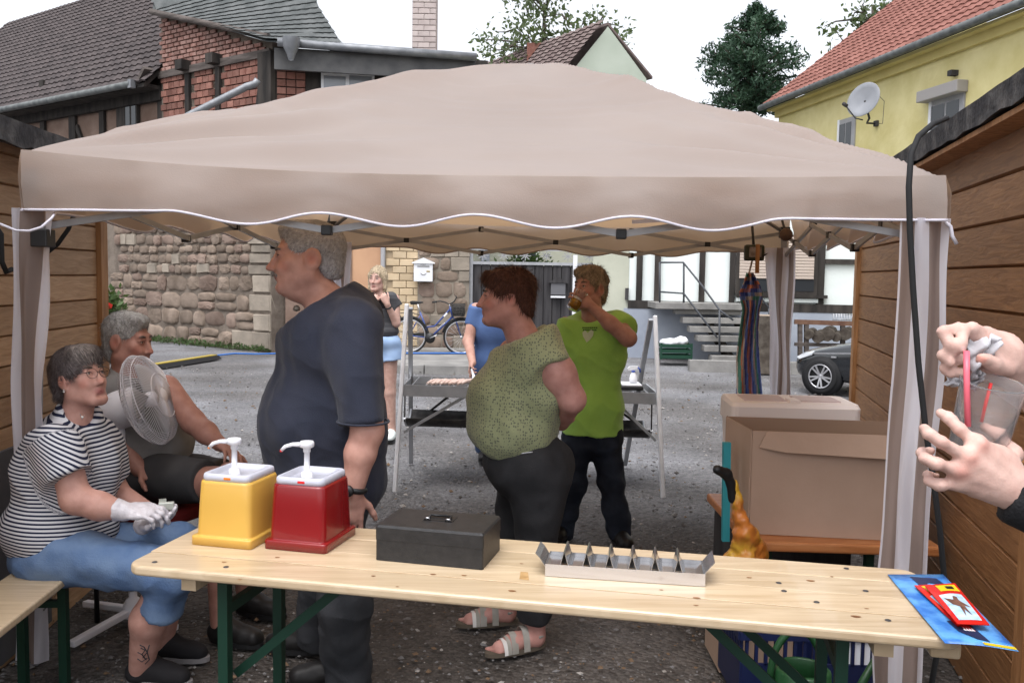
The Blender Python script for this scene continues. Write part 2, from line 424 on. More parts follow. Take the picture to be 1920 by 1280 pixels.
m_leaf = mat('leaf_green', (0.035, 0.065, 0.022), 0.6, (0.07, 0.115, 0.04), 1.2, translucent=0.3, tcol=(0.09, 0.14, 0.03), coords='World', detail=2)
m_leaf_p = mat('thin_leaf', (0.085, 0.115, 0.06), 0.6, (0.14, 0.18, 0.095), 1.2, translucent=0.4, tcol=(0.12, 0.17, 0.05), coords='World', detail=2)
m_needle = mat('conifer_needle', (0.026, 0.058, 0.036), 0.6, (0.058, 0.11, 0.066), 1.4, translucent=0.2, tcol=(0.04, 0.09, 0.04), coords='World', detail=2)
m_conc = mat('concrete', (0.19, 0.185, 0.178), 0.9, (0.28, 0.272, 0.258), 3, coords='World', bump=0.3, bscale=20)
m_black = mat('black_plastic', (0.012, 0.012, 0.013), 0.45, spec=.5)
m_rubber = mat('rubber', (0.016, 0.016, 0.017), 0.75)

# ================================================================== GROUND
def ground():
    m = bpy.data.materials.new('gravel_yard'); m.use_nodes = True; nt = m.node_tree; n = nt.nodes; l = nt.links; b = n['Principled BSDF']
    geo = n.new('ShaderNodeNewGeometry')
    def noise(sc, det=4):
        t = n.new('ShaderNodeTexNoise'); t.inputs['Scale'].default_value = sc; t.inputs['Detail'].default_value = det; l.new(geo.outputs['Position'], t.inputs['Vector']); return t.outputs['Fac']
    def ramp(f, a, b_, ca, cb):
        r = n.new('ShaderNodeValToRGB'); r.color_ramp.elements[0].position = a; r.color_ramp.elements[1].position = b_; r.color_ramp.elements[0].color = (*ca, 1); r.color_ramp.elements[1].color = (*cb, 1); l.new(f, r.inputs[0]); return r.outputs[0]
    def mix(f, a, b_, mode='MIX'):
        x = n.new('ShaderNodeMixRGB'); x.blend_type = mode
        if isinstance(f, float): x.inputs[0].default_value = f
        else: l.new(f, x.inputs[0])
        l.new(a, x.inputs[1]); l.new(b_, x.inputs[2]); return x.outputs[0]
    vo = n.new('ShaderNodeTexVoronoi'); vo.inputs['Scale'].default_value = 42; l.new(geo.outputs['Position'], vo.inputs['Vector'])
    vo2 = n.new('ShaderNodeTexVoronoi'); vo2.inputs['Scale'].default_value = 120; l.new(geo.outputs['Position'], vo2.inputs['Vector'])
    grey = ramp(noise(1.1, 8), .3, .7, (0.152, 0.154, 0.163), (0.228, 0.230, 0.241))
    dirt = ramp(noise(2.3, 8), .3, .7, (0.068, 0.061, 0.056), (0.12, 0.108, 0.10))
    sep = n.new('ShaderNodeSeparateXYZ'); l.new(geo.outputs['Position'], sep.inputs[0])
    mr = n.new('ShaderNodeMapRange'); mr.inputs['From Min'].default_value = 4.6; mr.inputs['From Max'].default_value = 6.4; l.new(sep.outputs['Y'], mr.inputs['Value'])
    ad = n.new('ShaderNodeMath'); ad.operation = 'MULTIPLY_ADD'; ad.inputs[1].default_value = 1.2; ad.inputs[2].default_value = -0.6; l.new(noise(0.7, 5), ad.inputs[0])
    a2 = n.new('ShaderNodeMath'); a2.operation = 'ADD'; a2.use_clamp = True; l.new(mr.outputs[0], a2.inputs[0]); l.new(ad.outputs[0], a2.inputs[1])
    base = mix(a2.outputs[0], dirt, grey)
    hsv = n.new('ShaderNodeSeparateColor'); l.new(vo.outputs['Color'], hsv.inputs[0])
    st = ramp(hsv.outputs[0], 0.0, 1.0, (0.76, 0.76, 0.76), (1.24, 1.23, 1.22))
    hs2 = n.new('ShaderNodeSeparateColor'); l.new(vo2.outputs['Color'], hs2.inputs[0])
    st2 = ramp(hs2.outputs[1], 0.0, 1.0, (0.82, 0.82, 0.82), (1.18, 1.18, 1.18))
    c = mix(1.0, mix(1.0, base, st, 'MULTIPLY'), st2, 'MULTIPLY')
    patch = ramp(noise(.35, 6), .42, .62, (0.72, 0.69, 0.66), (1.06, 1.06, 1.07))
    c = mix(1.0, c, patch, 'MULTIPLY')
    l.new(c, b.inputs['Base Color']); b.inputs['Roughness'].default_value = 0.95; b.inputs['Specular IOR Level'].default_value = 0.2
    bp = n.new('ShaderNodeBump'); bp.inputs['Strength'].default_value = 0.75; bp.inputs['Distance'].default_value = 0.02; bp.invert = True
    l.new(vo.outputs['Distance'], bp.inputs['Height']); l.new(bp.outputs[0], b.inputs['Normal'])
    xs = np.concatenate([[-900, -200, -60], np.arange(-26, 26.01, .5), [60, 200, 900]]); ys = np.concatenate([[-60, -20], np.arange(-4, 26.01, .5), [40, 90, 300, 1500]])
    X, Y = np.meshgrid(xs, ys); Z = np.zeros_like(X)
    pts = np.stack([X.ravel(), Y.ravel(), Z.ravel()], 1)
    near = (np.abs(pts[:, 0]) < 25) & (pts[:, 1] < 25) & (pts[:, 1] > -4)
    z = 0.05 * vnoise(pts, .45, 1) + 0.02 * vnoise(pts, 1.3, 2); z = np.where(near, z - 0.02, -0.02)
    pts[:, 2] = np.minimum(z, 0.004)
    nx = len(xs); i = np.arange(len(ys) - 1)[:, None] * nx + np.arange(nx - 1)[None]; i = i.ravel()
    Q = np.stack([i, i + 1, i + nx + 1, i + nx], 1)
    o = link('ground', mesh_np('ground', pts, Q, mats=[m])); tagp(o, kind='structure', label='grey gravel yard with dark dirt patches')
ground()
def gravel():
    mts = [mat('pebble_grey', (0.17, 0.165, 0.165), 0.9), mat('pebble_dark', (0.10, 0.09, 0.085), 0.9), mat('pebble_pale', (0.33, 0.31, 0.29), 0.9), mat('wood_chip', (0.16, 0.105, 0.065), 0.9)]
    oc = np.array([[1, 0, 0], [0, 1, 0], [-1, 0, 0], [0, -1, 0], [0, 0, 1.0], [0, 0, -1]]); T = np.array([[0, 1, 4], [1, 2, 4], [2, 3, 4], [3, 0, 4], [1, 0, 5], [2, 1, 5], [3, 2, 5], [0, 3, 5]])
    n = 15000; y = 2.6 + 12.5 * RNG.random(n) ** 1.9; x = (RNG.random(n) - .5) * 1.24 * y; s = (0.0045 + 0.010 * RNG.random(n) ** 3) * np.clip(y / 5, .8, 1.25)
    V = []; F = []; mi = []
    for i in range(n):
        a = RNG.random() * 6.28; ca, sa = math.cos(a), math.sin(a); p = oc * (s[i] * (0.7 + .8 * RNG.random(3)) * np.array([1.3, 1, .6])) + RNG.normal(0, .12, (6, 3)) * s[i]
        p = np.stack([p[:, 0] * ca - p[:, 1] * sa, p[:, 0] * sa + p[:, 1] * ca, p[:, 2]], 1) + [x[i], y[i], s[i] * .15]
        V.append(p); F.append(T + 6 * i); r = RNG.random(); mi += [0 if r < .5 else 1 if r < .78 else 2 if r < (.9 if y[i] > 5 else .84) else 3] * 8
    V = np.concatenate(V)
    o = link('gravel', mesh_np('gravel', V, None, np.concatenate(F), mats=mts, midx=mi, smooth=False)); tagp(o, 'loose grey gravel and chips strewn over the yard', 'gravel', kind='stuff')
gravel()

# ================================================================== FACADES
class Face:
    """vertical plane; u runs to the right as seen from the camera, w stands out of the wall, z up"""
    def __init__(s, A, d):
        s.A = np.array([A[0], A[1], 0.0]); s.d = nrm((d[0], d[1], 0)); s.n = np.array([s.d[1], -s.d[0], 0]); s.ang = math.atan2(s.d[1], s.d[0])
        s.M = Matrix.Translation(s.A) @ Matrix.Rotation(s.ang, 4, 'Z')      # local x = u, local y = -w
    def uz(s, px, py, w=0.0):
        r = ray(px, py); a = s.A + s.n * w; t = ((a - O3) @ s.n) / (r @ s.n); p = O3 + r * t
        return float((p - s.A) @ s.d), float(p[2])
    def pt(s, u, z, w=0.0): return s.A + s.d * u + s.n * w + np.array([0, 0, z])
    def box(s, mb, u0, u1, z0, z1, w0, w1): mb.M = s.M; mb.box(((u0 + u1) / 2, -(w0 + w1) / 2, (z0 + z1) / 2), (abs(u1 - u0), abs(w1 - w0), abs(z1 - z0))); return mb
    def bar(s, mb, a, b, wd, w0, w1):
        mb.M = s.M; mb.bar((a[0], -(w0 + w1) / 2, a[1]), (b[0], -(w0 + w1) / 2, b[1]), abs(w1 - w0), wd, up=(0, 0, 1) if abs(b[0] - a[0]) > 1e-3 else (1, 0, 0)); return mb
    def piece(s, name, me, parent, u, z, w, size): return piece(name, me, parent, s.pt(u, z, w), size, s.ang)
def part(face, name, m, parent, u0, u1, z0, z1, w0, w1, bevel=0.0): return face.box(MB(), u0, u1, z0, z1, w0, w1).build(name, m, parent, bevel=bevel)
def pxpart(face, name, m, parent, x0, y0, x1, y1, w0, w1, bevel=0.0):
    u0, z0 = face.uz(x0, (y0 + y1) / 2, w1)[0], face.uz((x0 + x1) / 2, y0, w1)[1]; u1, z1 = face.uz(x1, (y0 + y1) / 2, w1)[0], face.uz((x0 + x1) / 2, y1, w1)[1]
    return part(face, name, m, parent, u0, u1, z1, z0, w0, w1, bevel)
def tiles(name, m, parent, p0, e, up, nE, nU, wave=0.03, step=0.03, seg=4, stagger=False, kind='stuff', flip=False, clip=None):
    """tiled roof: p0 lower left eave corner, e eave vector, up slope vector; rows step down, columns roll"""
    p0, e, up = map(lambda q: np.array(q, float), (p0, e, up)); nn = nrm(np.cross(e, up))
    if nn[2] < 0: nn = -nn
    V = []; F = []
    us = np.linspace(0, 1, nE * seg + 1); ph = np.arange(nE * seg + 1) % seg / seg
    prof = wave * (0.5 - 0.5 * np.cos(2 * math.pi * ph)) if wave else np.zeros(len(us))
    for r in range(nU):
        sh = (0.5 / nE if stagger and r % 2 else 0); u = np.clip(us - sh, 0, 1)
        jit = 0.006 * (RNG.random(len(us)) - .5)
        for v, hgt in ((r / nU, step), ((r + 1.12) / nU, 0.0)):
            v = min(v, 1.0)
            V.append(p0 + np.outer(u, e) + up * v + np.outer(prof + hgt + jit, nn))
        b = 2 * r * len(us)
        i = np.arange(len(us) - 1); F.append(np.stack([b + i, b + i + 1, b + len(us) + i + 1, b + len(us) + i], 1))
    V = np.concatenate(V); F = np.concatenate(F)
    # front lip of each row
    L = []
    V2 = []
    base = len(V)
    for r in range(nU):
        b = 2 * r * len(us); row = V[b:b + len(us)]; V2.append(row - nn * (step + .012)); i = np.arange(len(us) - 1)
        L.append(np.stack([b + i, base + r * len(us) + i, base + r * len(us) + i + 1, b + i + 1], 1))
    V = np.concatenate([V] + V2); F = np.concatenate([F] + L)
    if clip is not None:
        cen = V[F].mean(1); keep = clip(cen); F = F[keep]
    off = root_loc(parent)
    o = link(name, mesh_np(name, V - off, F, mats=[m], smooth=False), parent); o['kind'] = kind
    return o
def slab(name, m, parent, pts, off): return MB().prism(pts, off).build(name, m, parent)

C0 = (-4.8, 18.1)
LF = Face(C0, (0.81, -0.586))          # left face: u from -15 (far left) to 0 (corner)
RF = Face(C0, (3.9, 0.8))              # right face
# ---- old barn on the left
barn = thing('barn', LF.pt(-9, 0, 0), 'long half timbered barn with brown pantile roof at far left', 'barn')
ub = LF.uz(303, 150)[0]                # where brick gable ends and barn begins
part(LF, 'wall', m_plaster_old, barn, -19, ub - .01, 3.0, 6.0, -0.5, -0.12)
def post(face, par, x0, x1, ytop, ybot, w=0.03, m=m_timber):
    xm = (x0 + x1) / 2
    return pxpart(face, 'timber_post', m, par, x0, ytop, x1, ybot, -0.10, w)
for x0, x1 in ((74, 82), (128, 140), (185, 194), (218, 235), (295, 304)): post(LF, barn, x0, x1, 150, 300, -0.04)
LF.bar(MB(), LF.uz(138, 235), LF.uz(152, 275), 0.12, -0.1, -0.05).build('timber_brace', m_timber, barn)
z_e = LF.uz(200, 168, .4)[1]
part(LF, 'eave_beam', m_timber, barn, -19, ub - .02, z_e - .32, z_e - .1, -0.1, 0.03)
part(LF, 'soffit', m_timber, barn, -19, ub - .02, z_e - .1, z_e - .02, -0.1, 0.42)
w0 = pxpart(LF, 'window', m_timber, barn, 230, 180, 257, 260, -0.1, -0.03)
pxpart(LF, 'pane', m_glass_d, w0, 235, 184, 243, 256, -0.04, -0.02); pxpart(LF, 'pane', m_glass_d, w0, 246, 184, 254, 256, -0.04, -0.02)
inw = -LF.n
tiles('roof_tiles', m_pantile, barn, LF.pt(-19, z_e, .45), LF.d * (19 + ub + .1), inw * 4.4 + V3(0, 0, 4.5), 62, 24, .035, .035)
slab('roof_deck', m_timber, barn, [LF.pt(-19, z_e - .04, .43), LF.pt(ub, z_e - .04, .43), LF.pt(ub, z_e + 4.44, -3.95), LF.pt(-19, z_e + 4.44, -3.95)], inw * .05 + V3(0, 0, -.06))
MB().tube([LF.pt(-19, z_e - .03, .52), LF.pt(ub - .35, z_e - .03, .52)], .075, 10).build('gutter', m_dgutter, barn)
MB().box(LF.pt(ub - .33, z_e - .03, .52), (.12, .12, .18), LF.ang).build('gutter_end', m_zinc, barn)
LF.bar(MB(), (ub - .35, z_e - .05), (ub + .02, z_e + .3), .08, .2, .44).build('verge_board', m_timberg, barn)
# ---- stone wall below (barn's base)
sw = thing('stone_wall', LF.pt(-2.5, 0, 0), 'rough sandstone rubble wall under the barn, left of the standing man', 'wall')
part(LF, 'mortar_core', m_mortar, sw, -8.5, -0.02, -0.1, 3.9, -0.6, 0.035)
def stone_mesh(seed, m):
    r = random.Random(seed); n = 12; vs = []; fs = []
    ang = [(i + r.uniform(-.3, .3)) * 6.2832 / n for i in range(n)]
    def se(a, k): c, s = math.cos(a), math.sin(a); q = (abs(c) ** 5 + abs(s) ** 5) ** (-1 / 5); return c * q * k, s * q * k
    ks = [.5 * r.uniform(.88, 1.03) for _ in ang]
    for y, f in ((.5, 1.0), (-.05, 1.0), (-.38, .92), (-.47, .6)):
        for a, k in zip(ang, ks): x, z = se(a, k * f); vs.append((x, y + r.uniform(-.05, .05) * (y < 0), z))
    vs.append((0, -.5 + r.uniform(-.04, .06), 0))
    for b in range(3):
        for i in range(n): j = (i + 1) % n; fs.append((b * n + i, b * n + j, (b + 1) * n + j, (b + 1) * n + i))
    fs += [(3 * n + i, 3 * n + (i + 1) % n, 4 * n) for i in range(n)]
    me = bpy.data.meshes.new('stone'); me.from_pydata(vs, [], fs); me.materials.append(m); me.update()
    bm = bmesh.new(); bm.from_mesh(me); bmesh.ops.recalc_face_normals(bm, faces=bm.faces); bm.to_mesh(me); bm.free()
    me.polygons.foreach_set('use_smooth', [seed % 3 != 0] * len(me.polygons)); return me
m_stone3 = mat('reddish_sandstone', (0.155, 0.108, 0.085), 0.9, (0.235, 0.175, 0.142), 3.2, rand=0.25, bump=0.6, bscale=14, coords='World', detail=6)
stones = [stone_mesh(k, m_stone if k % 4 else m_stone3) for k in range(18)]
quoins = [unit_mesh('stone', m_stone2, (0.04, .2, 0.06), 0.03, k + 20) for k in range(4)]
rs = random.Random(5); z = 0.0
while z < 2.95:
    h = rs.choice([.18, .22, .27, .32, .38]); u = -0.02; first = True
    while u > -5.4:
        w = rs.uniform(.5, .75) if first else rs.uniform(.7, 1.9) * h + .05
        if first: h2 = h
        else: h2 = h * rs.uniform(.82, 1.04)
        me = rs.choice(quoins if first or rs.random() < .06 else stones)
        if not first and h > .28 and rs.random() < .3:
            for q in (0, 1): LF.piece('stone', rs.choice(stones), sw, u - w / 2, z + h * (.25 + .5 * q), rs.uniform(-.01, .03), (w, .16, h * .5))
        else:
            o = LF.piece('stone', me, sw, u - w / 2, z + h / 2 + rs.uniform(-.02, .02), rs.uniform(-.01, .03), (w - .0, .16, h2 + .0) if not first else (w - .03, .16, h2 - .03))
            if not first: o.rotation_euler = (rs.uniform(-.05, .05), rs.uniform(-.06, .06), LF.ang + rs.uniform(-.12, .12))
        u -= w; first = False
    z += h
# ---- brick corner house with slate roof
house = thing('brick_house', LF.pt(0, 0, 0), 'brick and black timber corner house with grey slate roof', 'house')
part(LF, 'wall', m_mortar, house, ub, -.02, 3.0, 5.5, -.5, 0.0)
part(RF, 'wall', m_timber, house, 0.0, 4.3, 2.6, 6.0, -.5, 0.0)
vl = [LF.uz(303, 28), LF.uz(400, 50), LF.uz(490, 76), (0.0, LF.uz(500, 80)[1])]
gz = [(ub, 5.4)] + [(ub, vl[0][1])] + vl[1:] + [(0, 5.4)]
slab('gable_wall', m_mortar, house, [LF.pt(u, z, 0.0) for u, z in gz], -LF.n * .4)
bme = unit_mesh('brick', m_brick, (.05, .2, .05), .015, 1); bmp = unit_mesh('brick', m_brickp, (.04, .2, .08), .03, 2)
def topz(u):
    for (a, za), (b, zb) in zip(vl[:-1], vl[1:]):
        if a <= u <= b: return za + (zb - za) * (u - a) / (b - a)
    return vl[0][1]
zb0, zb1 = LF.uz(310, 143)[1], LF.uz(470, 108)[1]; zb = (zb0 + zb1) / 2
z = zb + .08; r = 0
while z < vl[0][1] - .03:
    u = ub + .1 + (.1 if r % 2 else 0)
    while u < -.25:
        if z < topz(u) - .12: LF.piece('brick', bmp, house, u + rs.uniform(-.01, .01), z + .04, .012 + rs.uniform(0, .015), (.20 + rs.uniform(-.02, .005), .06, .075))
        u += .225
    z += .095; r += 1
z = 3.9; r = 0
posts_u = [LF.uz(356, 180)[0], LF.uz(413, 160)[0]]
while z < zb - .16:
    u = ub + .12 + (.09 if r % 2 else 0)
    while u < -.3:
        if all(abs(u - q) > .15 for q in posts_u): LF.piece('brick', bme, house, u, z + .06, .012 + rs.uniform(0, .012), (.185, .06, .128))
        u += .205
    z += .15; r += 1
LF.bar(MB(), (ub, zb), (0, zb + .02), .15, -.02, .09).build('timber_beam', m_timberg, house)
for q in posts_u: LF.bar(MB(), (q, 3.4), (q, zb - .07), .13, -.02, .08).build('timber_post', m_timber, house)
for q in posts_u: LF.box(MB(), q - .12, q + .12, zb - .02, zb + .18, 0.0, .28).build('beam_end', m_timber, house)
part(LF, 'corner_post', m_timber, house, -.34, .06, 3.2, LF.uz(500, 80)[1] - .2, -.02, .10)
slab('timber_brace', m_timber, house, [LF.pt(-.34, zb - .6, .02), LF.pt(-.34, 3.4, .02), LF.pt(-.75, 3.4, .02)], LF.n * .07)
# right face: brick panel, window, fascia
u0, zt = RF.uz(520, 118); u1, _ = RF.uz(574, 118)
z = zt - 1.2
while z < zt - .05:
    u = u0 + .08
    while u < u1: RF.piece('brick', bme, house, u, z + .06, .012, (.17, .06, .13)); u += .185
    z += .15
win = pxpart(RF, 'window', m_white, house, 602, 138, 702, 190, -.02, .05)
for a, b in ((607, 648), (655, 697)): pxpart(RF, 'pane', m_glass_l, win, a, 143, b, 186, .045, .056)
ze = RF.uz(560, 80, .5)[1]
uR = RF.uz(893, 122, .5)[0]
part(RF, 'fascia', mat('grey_fascia', (.075, .075, .078), .8, (.12, .12, .12), 3, coords='World'), house, 0.05, uR, ze - .5, ze - .1, .3, .38)
part(RF, 'flat_roof', m_zinc, house, 1.1, uR, ze - .08, ze + .0, -4, .45)
MB().tube([RF.pt(.12, ze - .02, .5), RF.pt(uR, ze - .06, .5)], .08, 10).build('gutter', m_zinc, house)
MB().lathe([(.05, -.32), (.09, -.2), (.16, -.06), (.17, .1)], RF.pt(.38, ze - .05, .62), n=8).build('rain_hopper', m_zinc, house)
dpx = [P(548, 103, 17.6), P(545, 118, 17.6), P(480, 158, 17.3), P(465, 165, 17.2), P(360, 215, 16.9), P(300, 250, 16.7)]
MB().tube([P(484, 150, 17.4), P(478, 158, 17.4), P(462, 163, 17.4), P(360, 214, 17.4), P(300, 248, 17.4)], .07, 10).build('downpipe', m_zinc, house)
# slate roof: eave along the right face, rising to the back left
evL = RF.pt(-.15, ze + .02, .5); gable_dir = LF.pt(ub, vl[0][1] + .12, .25) - LF.pt(0, LF.uz(500, 80)[1] + .1, .25)
back = np.array([gable_dir[0], gable_dir[1], 0]); 
upv = np.array([back[0], back[1], 0]) * 1.15 + V3(0, 0, 4.6)
hipx = RF.uz(640, 85, .5)[0]
def clip_slate(c):
    uu = (c - RF.A) @ RF.d; return (uu < hipx - (c[:, 2] - ze) * .30)
ev = RF.d * (hipx + 3.0)
# verge runs flat first and then steepens (bell-cast eave)
vpts = [LF.pt(0.15, LF.uz(500, 80)[1] + .05, .22), LF.pt(vl[1][0], vl[1][1] + .06, .22), LF.pt(ub - .02, vl[0][1] + .06, .22)]
# slates as a lofted surface between the verge and the hip
def slate_fn():
    vg = [np.array(p) for p in vpts]; vg.append(vg[-1] + (vg[-1] - vg[-2]) * .25 + V3(.2, .9, 3.2))
    hp = [RF.pt(hipx, ze + .03, .5), RF.pt(hipx - .45, ze + .9, -.2), RF.pt(hipx - .75, ze + 1.9, -.9), RF.pt(hipx - 1.4, ze + 4.3, -2.6)]
    ev0 = [RF.pt(-.1, ze + .02, .5)]
    def lerp(L, t):
        t = t * (len(L) - 1); i = min(int(t), len(L) - 2); return L[i] + (L[i + 1] - L[i]) * (t - i)
    nr, nc = 22, 26; V = []; F = []
    vg[0] = ev0[0]
    for r in range(nr):
        for q, hh in ((r / nr, .03), (min(1, (r + 1.3) / nr), 0.0)):
            a, b = lerp(vg, q), lerp(hp, q)
            for c in range(nc * 2 + 1):
                t = c / (nc * 2); sag = (.035 * abs(((c + (2 if r % 2 else 0)) % 4) - 2) / 2 if hh else 0)
                V.append(a + (b - a) * t + V3(-.1, -.5, .8) * hh - (lerp(vg, min(1, q + .02)) - lerp(vg, q)) * sag * 8)
        k = (nc * 2 + 1); o = 2 * r * k
        for c in range(nc * 2): F.append([o + c, o + c + 1, o + k + c + 1, o + k + c])
    deck = [lerp(vg, i / 6) for i in range(7)] + [lerp(hp, i / 6) for i in range(7)]
    link('roof_deck', mesh_np('roof_deck', np.array(deck) - root_loc(house) - V3(-.02, -.02, .04), np.array([[i, 7 + i, 8 + i, i + 1] for i in range(6)]), mats=[m_slate], smooth=False), house)
    o = link('slate_roof', mesh_np('slate_roof', np.array(V) - root_loc(house), np.array(F), mats=[m_slate], smooth=False), house); o['kind'] = 'stuff'
slate_fn()
MB().tube([p + V3(0, 0, -.04) for p in vpts], .07, 6).build('verge_board', m_timberg, house)
chm = thing('tall_chimney', P(797, 110, 21), 'tall pale brick chimney stack rising above the flat roof', 'chimney')
cw = .27
MB().box(P(797, 104, 21) + V3(0, 0, -.3), (.78, .78, .5)).build('base_flashing', m_zinc, chm)
m_palebrick = mat('pale_brick', (.42, .355, .335), .9, (.50, .435, .41), 4, rand=.12, coords='World')
zc = P(797, 104, 21)[2]; pb = unit_mesh('brick', m_palebrick, (.03, .1, .08), .01, 3)
MB().box(P(797, 104, 21) + V3(0, 0, 1.3), (.52, .52, 2.7)).build('core', m_palebrick, chm)
for r in range(20):
    for sx in (-1, 1):
        xo = .135 * sx if r % 2 == 0 else (.2 * sx)
        ww = .262 if r % 2 == 0 else .13
        for face_y in (-1,):
            piece('brick', pb, chm, P(797, 104, 21) + V3(xo if r % 2 == 0 else .2 * sx, -.268, .03 + r * .125), (ww, .05, .11))
    if r % 2: piece('brick', pb, chm, P(797, 104, 21) + V3(0, -.268, .03 + r * .125), (.255, .05, .11))

# ---- street front right of the corner: door panel, cream brick, rubble pier with mailbox
SF = Face((-4.6, 18.25), (3.9, .55))
lowf = thing('ground_floor_front', SF.pt(2, 0), 'cream brick and peach panel house front behind the blonde woman', 'house front')
part(SF, 'wall', m_plaster_old, lowf, 0, SF.uz(660, 560)[0], 0, 3.2, -.3, 0)
pxpart(SF, 'door_panel', m_peach, lowf, 655, 380, 716, 662, -.2, -.02)
MB().tube([SF.pt(SF.uz(718, 500)[0], 0.1, .06), SF.pt(SF.uz(718, 500)[0], 3.2, .06)], .05, 8).build('downpipe', m_grey_trim, lowf)
ua, uc = SF.uz(721, 560)[0], SF.uz(795, 560)[0]
part(SF, 'brick_core', mat('brick_joint', (.40, .315, .215), .95), lowf, ua, uc, 0, 3.2, -.3, -.01)
cb = unit_mesh('brick', m_ytile, (.03, .15, .06), .008, 4); z = .1; r = 0
while z < 2.5:
    u = ua + (.16 if r % 2 == 0 else .02)
    while u < uc - .05: SF.piece('brick', cb, lowf, u + .14, z + .075, .005, (.27, .05, .135)); u += .285
    z += .15; r += 1
pier = thing('stone_pier', SF.pt(SF.uz(838, 600)[0], 0), 'rubble stone wall pier behind the bicycle', 'wall')
pu0, pu1 = SF.uz(783, 560, .1)[0], SF.uz(880, 560, .1)[0]
part(SF, 'mortar_core', m_stone2, pier, pu0, pu1, -.05, 2.95, -.3, .05)
z = 0.05
while z < 2.8:
    h = rs.choice([.22, .28, .34]); u = pu0 + rs.uniform(-.02, .05)
    while u < pu1 - .12:
        w = min(rs.uniform(.2, .48), pu1 - u)
        SF.piece('stone', rs.choice(stones if rs.random() < .55 else quoins), pier, u + w / 2, z + h / 2, .02 + rs.uniform(0, .02), (w - .0, .12, h - .0)); u += w
    z += h
# mailbox
mbx = thing('mailbox', SF.pt(SF.uz(794, 505)[0], 1.5), 'white house shaped mailbox with post horn on the stone pier', 'mailbox')
b0, zt = SF.uz(776, 492, .2); b1, zb_ = SF.uz(811, 528, .2)
b0_mb, b1_mb, zt_mb = b0, b1, zt
part(SF, 'box', m_white, mbx, b0, b1, zb_, zt, .1, .26, bevel=.008)
slab('roof', m_white, mbx, [SF.pt(b0 - .04, zt, .09), SF.pt((b0 + b1) / 2, zt + .1, .09), SF.pt(b1 + .04, zt, .09), SF.pt(b1 + .04, zt - .02, .09), SF.pt(b0 - .04, zt - .02, .09)], SF.n * .2)
part(SF, 'slot_flap', m_grey_trim, mbx, b0 + .07, b1 - .07, zt - .09, zt - .06, .255, .268)
part(SF, 'name_plate', mat('brass', (.45, .33, .12), .4, metal=.7), mbx, b1 - .13, b1 - .06, zt - .19, zt - .165, .255, .266)
MB().tube([SF.pt((b0 + b1) / 2 + .05 * math.cos(a), zt - .21 + .035 * math.sin(a), .265) for a in np.linspace(math.pi, 2 * math.pi, 9)], .008, 6).build('post_horn', m_grey_trim, mbx)

# ---- kerb and raised path
kx0 = G(738, 684, .14)[0]
pave = MB().box((-1.42, 16.6, .02), (1.75, 3.6, .16)).build('pavement', m_conc, None); tagp(pave, 'raised concrete pavement under the bicycle', kind='structure')
for i in range(2):
    MB().box((-1.87 + .88 * i, 14.74, .02), (.865, .14, .18)).build('kerb_stone', m_conc, pave, bevel=.01)

# ---- grey gate with lattice above
GF = Face((-.95, 18.9), (1, -.03))
gate = thing('yard_gate', GF.pt(1.6, 0), 'dark grey boarded yard gate with steel frame and ornamental lattice', 'gate')
g0, g1 = GF.uz(886, 560)[0], GF.uz(1152, 560)[0]; gzt = GF.uz(1000, 497)[1]
nb = 16
gme = unit_mesh('board', m_gate, (.04, .2, .0), .0, 5)
for i in range(nb): GF.piece('board', gme, gate, g0 + (i + .5) * (g1 - g0) / nb, gzt / 2 + .03, 0, ((g1 - g0) / nb - .012, .04, gzt - .06))
part(GF, 'backing', m_gate, gate, g0, g1, .05, gzt - .02, -.08, -.03)
for a, b in ((878, 886), (1152, 1164)): pxpart(GF, 'post', m_galv, gate, a, 440, b, 660, -.06, .06)
part(GF, 'top_rail', m_galv, gate, g0, g1, gzt, gzt + .06, -.05, .05)
pxpart(GF, 'white_post', m_white, gate, 1073, 478, 1081, 662, .06, .12)
z1 = GF.uz(1000, 470)[1]
part(GF, 'lattice_rail', m_galv, gate, g0, g1, z1, z1 + .03, -.02, .02)
for px in range(905, 1150, 40):
    uu = GF.uz(px, 480)[0]; zc_ = (gzt + z1) / 2 + .04
    mb = MB(GF.M)
    for k in range(4):
        a = k * math.pi / 4; mb.bar((uu - .12 * math.cos(a), 0, zc_ - .1 * math.sin(a)), (uu + .12 * math.cos(a), 0, zc_ + .1 * math.sin(a)), .018, .018)
    mb.build('lattice_star', m_grey_trim, gate)
# letterbox on the gate
lb = thing('gate_letterbox', GF.pt(GF.uz(1046, 540)[0], 1.4), 'small grey house shaped letterbox hanging on the gate', 'mailbox')
l0, lt = GF.uz(1033, 530, .1); l1, lb_ = GF.uz(1060, 553, .1)
part(GF, 'box', mat('dark_grey_metal', (.13, .13, .14), .6), lb, l0, l1, lb_, lt, .03, .16, bevel=.006)
slab('roof', m_gate, lb, [GF.pt(l0 - .05, lt, .03), GF.pt((l0 + l1) / 2, lt + .12, .03), GF.pt(l1 + .05, lt, .03)], GF.n * .16)
part(GF, 'newspaper_tray', m_white, lb, l0, l1, lb_ - .06, lb_ - .02, .03, .15)
# house behind gate
bh = thing('rear_house', (.8, 24, 0), 'pale green rendered house wall seen above the grey gate', 'house')
MB().box((1.2, 24, 2.2), (6.5, .4, 4.4)).build('wall', m_beige, bh)
BF = Face((-1, 23.78), (1, 0))
wq = pxpart(BF, 'window', m_white, bh, 965, 458, 1010, 492, -.01, .05); pxpart(BF, 'pane', m_glass_d, wq, 970, 462, 985, 488, .045, .06); pxpart(BF, 'pane', m_glass_d, wq, 990, 462, 1005, 488, .045, .06)
pxpart(BF, 'pilaster', m_plinth, bh, 902, 400, 918, 540, -.01, .06)
